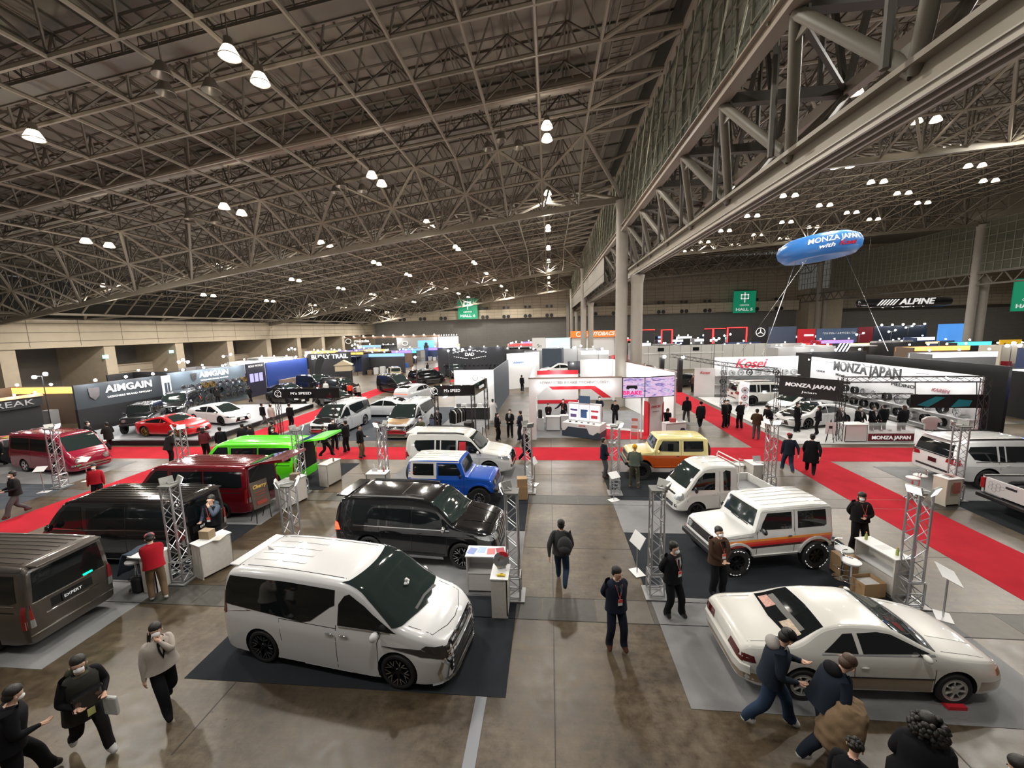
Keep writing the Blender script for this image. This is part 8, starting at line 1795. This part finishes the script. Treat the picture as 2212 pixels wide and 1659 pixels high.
def far_booth(x, y, w, h, cn, strip=None, lamps=2, power=0, goods=True, canopy=False):
    R_ = (x - w / 2 - .2, x + w / 2 + .2, y - 2.7, y + .4)
    if any(R_[0] < b[1] and b[0] < R_[1] and R_[2] < b[3] and b[2] < R_[3] for b in BLOCK): return
    BLOCK.append(R_)
    key = (-1 if x < -8 else (0 if x < 11 else 1), 0 if y < 66 else (1 if y < 84 else 2)); cnt[(key, cn)] = cnt.get((key, cn), 0) + 1; k = cnt[(key, cn)]
    r, L = seg('exhibition_booth', (x - w / 2, y), (x + w / 2, y), 0, h, mat('booth_' + cn, palette[cn], .5), '%s distant stand wall, %s such in the %s' % (cn, NUM[min(k - 1, 13)], area[key]), 'stand', .15)
    MB().bb(-L / 2, -L / 2 + .12, -2.4, 0, 0, h).build('side_panel', mat('booth_' + cn, palette[cn], .5), r)
    if strip: MB().bb(-L / 2, L / 2, -.08, 0, h - .55, h - .05).build('lit_header', strip, r)
    if canopy: MB().bb(-L / 2, L / 2, -2.4, 0, h, h + .12).build('canopy', mat('booth_' + cn, palette[cn], .5), r)
    for q in range(lamps):
        xx = -L / 2 + L * (q + .5) / lamps; bulb(r, xx, -.6, h + .25, .10 if y < 75 else .13)
    if goods:
        for q in range(int(w / 1.1)):
            c_ = FR.choice(['white', 'black', 'red', 'silver', 'blue', 'grey', 'brown', 'white']); s_ = FR.uniform(.5, 1.4); MB().bb(-L / 2 + .4 + q * 1.05, -L / 2 + 1.1 + q * 1.05, -1.6, -1.0, 0, s_).build('showpiece', mat('booth_' + c_, palette[c_], .5), r)
    if power:
        ld = bpy.data.lights.new('booth_light', 'POINT'); ld.energy = power * .4; ld.color = (.95, .97, 1); ld.shadow_soft_size = .3
        o = bpy.data.objects.new('booth_light', ld); COL.objects.link(o); o.parent = r; o.location = (0, -1.6, h + .1)
lw = glow('strip_white', (1, 1, 1), 2.2); lb = glow('strip_blue', (.2, .4, 1), 2.0); lr = glow('strip_red', (1, .03, .03), 3.0); lo = glow('strip_orange', (1, .5, .12), 2.0); lc = glow('strip_cyan', (.1, .85, 1), 1.5); lv = glow('strip_violet', (.4, .25, 1), 1.6)
# nearer right side rows
for x, y, w, h, cn, st, l in ((30, 46, 7, 3.2, 'black', None, 3), (40, 44, 8, 3.1, 'grey', lw, 3), (52, 46, 8, 3.2, 'navy', None, 3), (31, 53, 8, 3.4, 'white', None, 3), (45, 52, 8, 3.2, 'brown', lo, 4), (57, 55, 8, 3.0, 'cream', None, 3), (34, 30, 8, 3.0, 'black', lw, 3), (44, 33, 8, 3.0, 'black', None, 3), (54, 36, 8, 3.0, 'grey', None, 3), (40, 24, 9, 2.6, 'black', None, 2),
                              (-40, 45, 6, 3.0, 'grey', None, 2), (-41, 54, 7, 3.0, 'white', lw, 3), (-26, 62, 6, 3.2, 'black', lb, 3), (-39.5, 37, 6, 3.2, 'black', None, 2), (-40, 28, 6, 3.0, 'brown', lo, 2), (-38, 19, 6, 2.6, 'black', lo, 3), (6.0, 56, 4, 3.3, 'white', lw, 2), (4, 64, 8, 3.2, 'silver', None, 3), (2, 72, 8, 3.2, 'white', lc, 3), (-1, 57, 5, 3.4, 'grey', None, 2), (8.4, 50, 2, 3.0, 'red', None, 1)):
    far_booth(x, y, w, h, cn, st, l, 120)
i = 0
for y in (60, 66, 73, 80, 88, 96, 104):
    x = -45.0 + FR.uniform(0, 3)
    while x < 62:
        w = FR.uniform(4.0, 8.0)
        onred = (-21.5 < x + w / 2 + 0 and x - w / 2 < -17.5) or (-14 < x + w / 2 and x - w / 2 < -10) or (2.5 < x + w / 2 and x - w / 2 < 9.8) or (10 < x + w / 2 and x - w / 2 < 13.5)
        if not onred and not (y < 64 and 11 < x < 33) and not (y < 64 and -17 < x < -5):
            cn = FR.choice(['white', 'black', 'black', 'grey', 'navy', 'silver', 'red', 'brown', 'navy', 'black', 'white', 'grey'])
            st = FR.choice([None, None, lw, None, lb, lr, None, lc, lv, lw, lo]); h = FR.uniform(2.4, 3.3) + (y - 60) * .012
            i += 1; far_booth(x, y, w - .8, h, cn, st, FR.randint(1, 3), 150 if i % 4 == 0 else 0, True, FR.random() < .3)
        x += w + .6
# saloons and vans glimpsed between the far stands
for k in range(0): pass
# landmark far stands
q, L = seg('orange_header', (4.6, 90), (14.5, 90), 4.2, 5.6, mat('orange_panel', (.75, .16, .02), .5, emis=(1, .25, .04), estr=.5), 'orange header with white italic lettering beyond the paired columns', 'sign', .4); text('AUTOBACS', 1.1, M['wsign'], q, 'lettering', (1.6, -.05, 4.9), width=6.0, shear=.25, bold=.03); MB().bb(-L / 2, L / 2, .4, 6, 0, 4.2).build('booth_body', M['white'], q); MB().path([(-3.2 + .5 * cos(t), -.06, 4.9 + .5 * sin(t)) for t in [radians(a) for a in range(60, 340, 20)]], .09, 5).build('fan_emblem', M['wsign'], q)
def gate(x0, x1, y, z0, z1, lab, legs=(1, 1)):
    r = empty('red_light_gate', ((x0 + x1) / 2, y, 0), 0, lab, 'light frame', 'red light frames'); h = (x1 - x0) / 2; mb = MB().bb(-h, h, -.1, .1, z1 - .14, z1)
    if legs[0]: mb.bb(-h, -h + .2, -.1, .1, z0, z1)
    if legs[1]: mb.bb(h - .2, h, -.1, .1, z0, z1)
    mb.build('red_tube', lr, r); MB().bb(-h, h, .1, .2, 0, z1).build('backing', M['black'], r)
gate(17.6, 21.6, 86, 2.2, 5.6, 'red light frame, first from the columns', (1, 0)); gate(22.9, 25.2, 86, 2.2, 5.5, 'red light frame, second from the columns'); gate(31.5, 35.6, 86, 2.4, 5.5, 'red light frame, third from the columns', (0, 0)); gate(35.9, 39.8, 86, 2.4, 5.6, 'red light frame, fourth from the columns')
MB().bb(33.0, 33.3, 85.8, 86, 2.4, 5.4).build('red_light_tube', lr, None, label='single upright red light tube between the third and fourth frames', cat='light tube')
q, L = seg('star_panel', (40.2, 85), (43.3, 85), 0, 5.8, M['black'], 'black panel with white three-pointed star in a ring', 'sign'); mb = MB().path([(.1 + .85 * cos(t), -.05, 4.5 + .85 * sin(t)) for t in [2 * pi * k / 28 for k in range(28)]], .08, 5, closed=True)
for a in (90, 210, 330): mb.tube((.1, -.05, 4.5), (.1 + .8 * cos(radians(a)), -.05, 4.5 + .8 * sin(radians(a))), .13, 4, r2=.03)
mb.build('star_emblem', M['wsign'], q)
for a, b_, z0, z1, c_, lab, em in (((43.4, 85), (48.6, 85), 0, 5.5, (.08, .11, .17), 'slate blue panel right of the star panel', 0), ((46.0, 80), (49.1, 80), 2.4, 5.0, (.4, .01, .02), 'red panel with white bar in the back row', .3), ((49.3, 80), (56.3, 80), 2.3, 5.0, (.07, .11, .2), 'blue grey panel with small white characters in the back row', .1), ((56.5, 80), (59.0, 80), 2.3, 5.1, (.2, .01, .02), 'dark red panel in the back row', .1), ((59.1, 80), (68.0, 80), 2.2, 5.2, (.02, .03, .05), 'wide navy black panel in the back row', 0), ((36.0, 55), (37.9, 55), 1.2, 3.6, (.02, .02, .03), 'black panel with white slanted light bars', 0), ((-37.7, 97), (-27.5, 97), 0, 5.0, (.28, .27, .26), 'grey wall with white emblem and wall screen in the back row', 0), ((60.2, 60), (62.8, 60), 2.2, 3.3, (.7, .4, .02), 'yellow sign board with black script', .5), ((42.5, 62), (54.5, 62), 2.9, 3.15, (.9, .5, .2), 'long glowing orange strip above the right rows', 3)):
    q, L = seg('far_panel', a, b_, z0, z1, mat('fp_%d_%d' % (c_[0] * 99, a[0]), c_, .5, emis=c_, estr=em), lab, 'panel', .15)
    if 'slanted' in lab:
        mb = MB()
        for k in range(4): mb.prism([(-1.3 + k * .42, 1.4), (-1.15 + k * .42, 1.4), (.0 + k * .42, 3.6), (-.15 + k * .42, 3.6)], .02, .05, RX)
        mb.build('light_bars', glow('bar_white', (1, 1, 1), 5), q)
    elif 'characters' in lab: text('「クルマはレースをやらなくては', .45, M['wsign'], q, 'lettering', (.4, -.03, 4.1), width=5.6)
    elif 'script' in lab: text('Bar Adan', .5, M['bsign'], q, 'lettering', (0, -.03, 2.7), shear=.3)
    elif 'white bar' in lab: MB().bb(-.4, 1.2, -.05, 0, 3.7, 4.0).build('white_bar', lw, q); MB().bb(-1.3, 1.4, -.1, .1, .5, 2.4).build('red_lit_front', glow('red_front', (1, .1, .08), 1.2), q)
    elif 'grey wall' in lab: MB().bb(.2, 4.4, -.05, 0, 1.9, 4.2).build('wall_screen', mat('tv_blue', (.1, .3, .5), .3, emis=(.2, .55, .85), estr=.8, nscale=.6, namt=.4), q); MB().bb(1.7, 2.9, -.08, -.05, 1.95, 3.0).ell((2.3, -.08, 3.3), (.4, .03, .45), 10, 8).build('speaker_picture', mat('tv_dark', (.02, .02, .02), .5), q); MB().path([(-3 + .7 * cos(t), -.05, 3.6 + .5 * sin(t)) for t in [2 * pi * k / 20 for k in range(20)]], .09, 5, closed=True).build('oval_emblem', M['wsign'], q)
    elif 'wide navy' in lab: spots(q, L, 5.4, 5, -.5, .16, 0, False)
q, L = seg('picture_wall', (-27.2, 97), (-22.2, 97), 1.6, 5.0, mat('pale_picture', (.8, .8, .85), .4, emis=(.85, .85, .95), estr=1.0, nscale=.5, namt=.3), 'glowing white picture wall under a row of small lamps', 'screen'); spots(q, L, 5.4, 8, -.3, .09, 0, False)
q, L = seg('long_canopy', (-54, 100), (-27, 98), 5.0, 5.5, mat('brown_canopy', (.14, .08, .05), .6), 'long brown canopy with evenly spaced lamps along the back left', 'canopy', 1.5); spots(q, L, 5.6, 10, -.3, .16, 0, False)
for k in (0, 5, 9): ld = bpy.data.lights.new('booth_light', 'POINT'); ld.energy = 500; ld.shadow_soft_size = .3; o = bpy.data.objects.new('booth_light', ld); COL.objects.link(o); o.location = (-52 + k * 2.8, 96, 5)
text('mazda', 1.0, M['wsign'], q, 'lettering', (-7.5, -.05, 4.4), width=4.2, bold=.03); MB().path([(-11.2 + .75 * cos(t), -.05, 4.4 + .6 * sin(t)) for t in [2 * pi * k / 20 for k in range(20)]], .1, 5, closed=True).build('oval_emblem', M['wsign'], q)
q, L = seg('map_screen', (69, 79), (74, 79), 1.9, 5.3, mat('map_blue', (.05, .2, .6), .4, emis=(.1, .35, .9), estr=.8, nscale=.5, namt=.9), 'blue and green aerial picture screen left of the right column', 'screen')
q, L = seg('colour_screen', (-.8, 80), (3.9, 80), 2.0, 4.5, mat('pastel_screen', (.5, .75, .8), .4, emis=(.5, .8, .85), estr=.9, nscale=.4, namt=.5), 'pale cyan picture screen left of the orange header', 'screen'); text('So', .9, M['bsign'], q, 'lettering', (-3.6, -.03, 3.0)); MB().bb(-5, -2.4, -.02, .1, 1.2, 4.6).build('white_panel', M['white'], q)
# light clusters on poles above the stands
k = 0
for x, y, z, n in ((-43, 24, 4.3, 3), (-35, 24.5, 4.2, 2), (-33.5, 34, 4.4, 3), (-36, 42, 4.4, 2), (-35, 52, 4.6, 3), (-29.5, 59, 4.7, 3), (-14.2, 41.5, 3.9, 1), (-9.4, 41.0, 4.6, 3), (-6, 64, 4.2, 2), (-12, 47, 4.2, 1), (3.5, 52, 4.0, 2), (5.6, 47.5, 3.8, 2), (19.5, 50, 4.6, 4), (37, 36, 4.2, 3), (46, 38, 4.4, 2), (56, 42, 4.5, 2), (33, 27, 4.0, 2), (62, 47, 4.4, 2), (28, 66, 4.6, 2), (52, 66, 4.6, 2), (45, 60, 4.4, 2), (60, 72, 5.0, 2)):
    while any(b[0] - .6 < x < b[1] + .6 and b[2] - .2 < y < b[3] + .2 for b in BLOCK): y += .5
    r = empty('lamp_mast', (x, y, 0), 0, 'slim mast with %d glaring lamps, %s in the far field counted from the left front' % (n, (NUM + ['fifteenth', 'sixteenth', 'seventeenth', 'eighteenth', 'nineteenth', 'twentieth', 'twenty-first', 'twenty-second'])[k]), 'lamp mast', 'lamp masts'); k += 1
    MB().tube((0, 0, 0), (0, 0, z), .03, 6).tube((-.5, 0, z), (.5, 0, z), .02, 6).build('mast', M['dalu'], r)
    for q in range(n): bulb(r, -.45 + q * .9 / max(1, n - 1) if n > 1 else 0, -.12, z - .05 + .2 * (q % 2), .13)
    ld = bpy.data.lights.new('mast_light', 'POINT'); ld.energy = 75; ld.color = (.95, .97, 1); ld.shadow_soft_size = .25; o = bpy.data.objects.new('mast_light', ld); COL.objects.link(o); o.parent = r; o.location = (0, -.4, z)
# green exit lights on the left wall, strip of ground lights along the far cars
for k, (y, z) in enumerate(((27.5, 3.0), (31, 3.2), (41.8, 3.6), (50, 3.7))): tag(MB().bb(-.04, .04, -.3, .3, -.2, .2).build('exit_light', glow('exit_cyan', (.4, 1, .85), 2.2)), 'small pale green exit light, %s along the left wall' % NUM[k], 'exit light').location = (XL - .0, y, z + 1)
for k in range(7): tag(MB().bb(-.12, .12, -.9, .9, 0, .06).build('ground_strip_light', lw), 'white ground strip light, %s along the dark saloons' % NUM[k], 'strip light', 'ground strip lights').location = (-10.4 + k * .02, 39 + k * 2.6, .006)
# visitors in the far field
cols = [blk, blk2, nvy, gry, olv, brn, wht_, rdc]
spots_ = [(-19.4, 44), (-18.7, 49), (-19.6, 56), (-18.9, 60.5), (-12.2, 57), (-11.7, 62), (-9.6, 60), (-2.4, 52), (-1.8, 58), (8.6, 38), (9.3, 44), (11.7, 46), (11.9, 52), (8.7, 41), (13.6, 39.5), (14.0, 40.2), (27, 40), (29, 41.5), (33, 39), (-22.4, 36.0), (-23, 39), (-29.5, 36.5), (-30.2, 33.5), (-29, 17.9), (36, 26), (-2.0, 66), (-2.2, 49)]
where_ = ['far left aisle', 'centre aisle', 'right aisle']
cc = {}
for k, (x, y) in enumerate(spots_):
    c_ = cols[FR.randrange(8) if k % 3 else 0]; cn = c_.name.replace('cloth_', '').replace('_', ' '); w_ = where_[0 if x < -8 else (1 if x < 8 else 2)]; cc[(cn, w_)] = cc.get((cn, w_), 0) + 1
    P(x, y, FR.choice([90, -90, 30, 150, 200]), 'distant visitor in %s top, %s such from the front in the %s' % (cn, NUM[cc[(cn, w_)] - 1], w_), c_, blk, None, FR.uniform(1.6, 1.78), ('down', 'bent'), WALK if k % 2 else ((.02, .11), (-.02, -.11)), lod=0, mask=False, coat=.08)
# everything that stands on carpet is lifted onto it
for o in SC.objects:
    if o.parent is None and o.get('category') in ('car', 'person', 'truss tower', 'counter', 'stool', 'box', 'table', 'info stand') and o.type == 'EMPTY' and o.location.z < .005:
        if -31.8 < o.location.x < -21.4 and 22 < o.location.y < 34: o.location.z = .325; continue
        o.location.z = .031 if (13.2 < o.location.x < 23.2 and 22.3 < o.location.y < 36.8) else .007
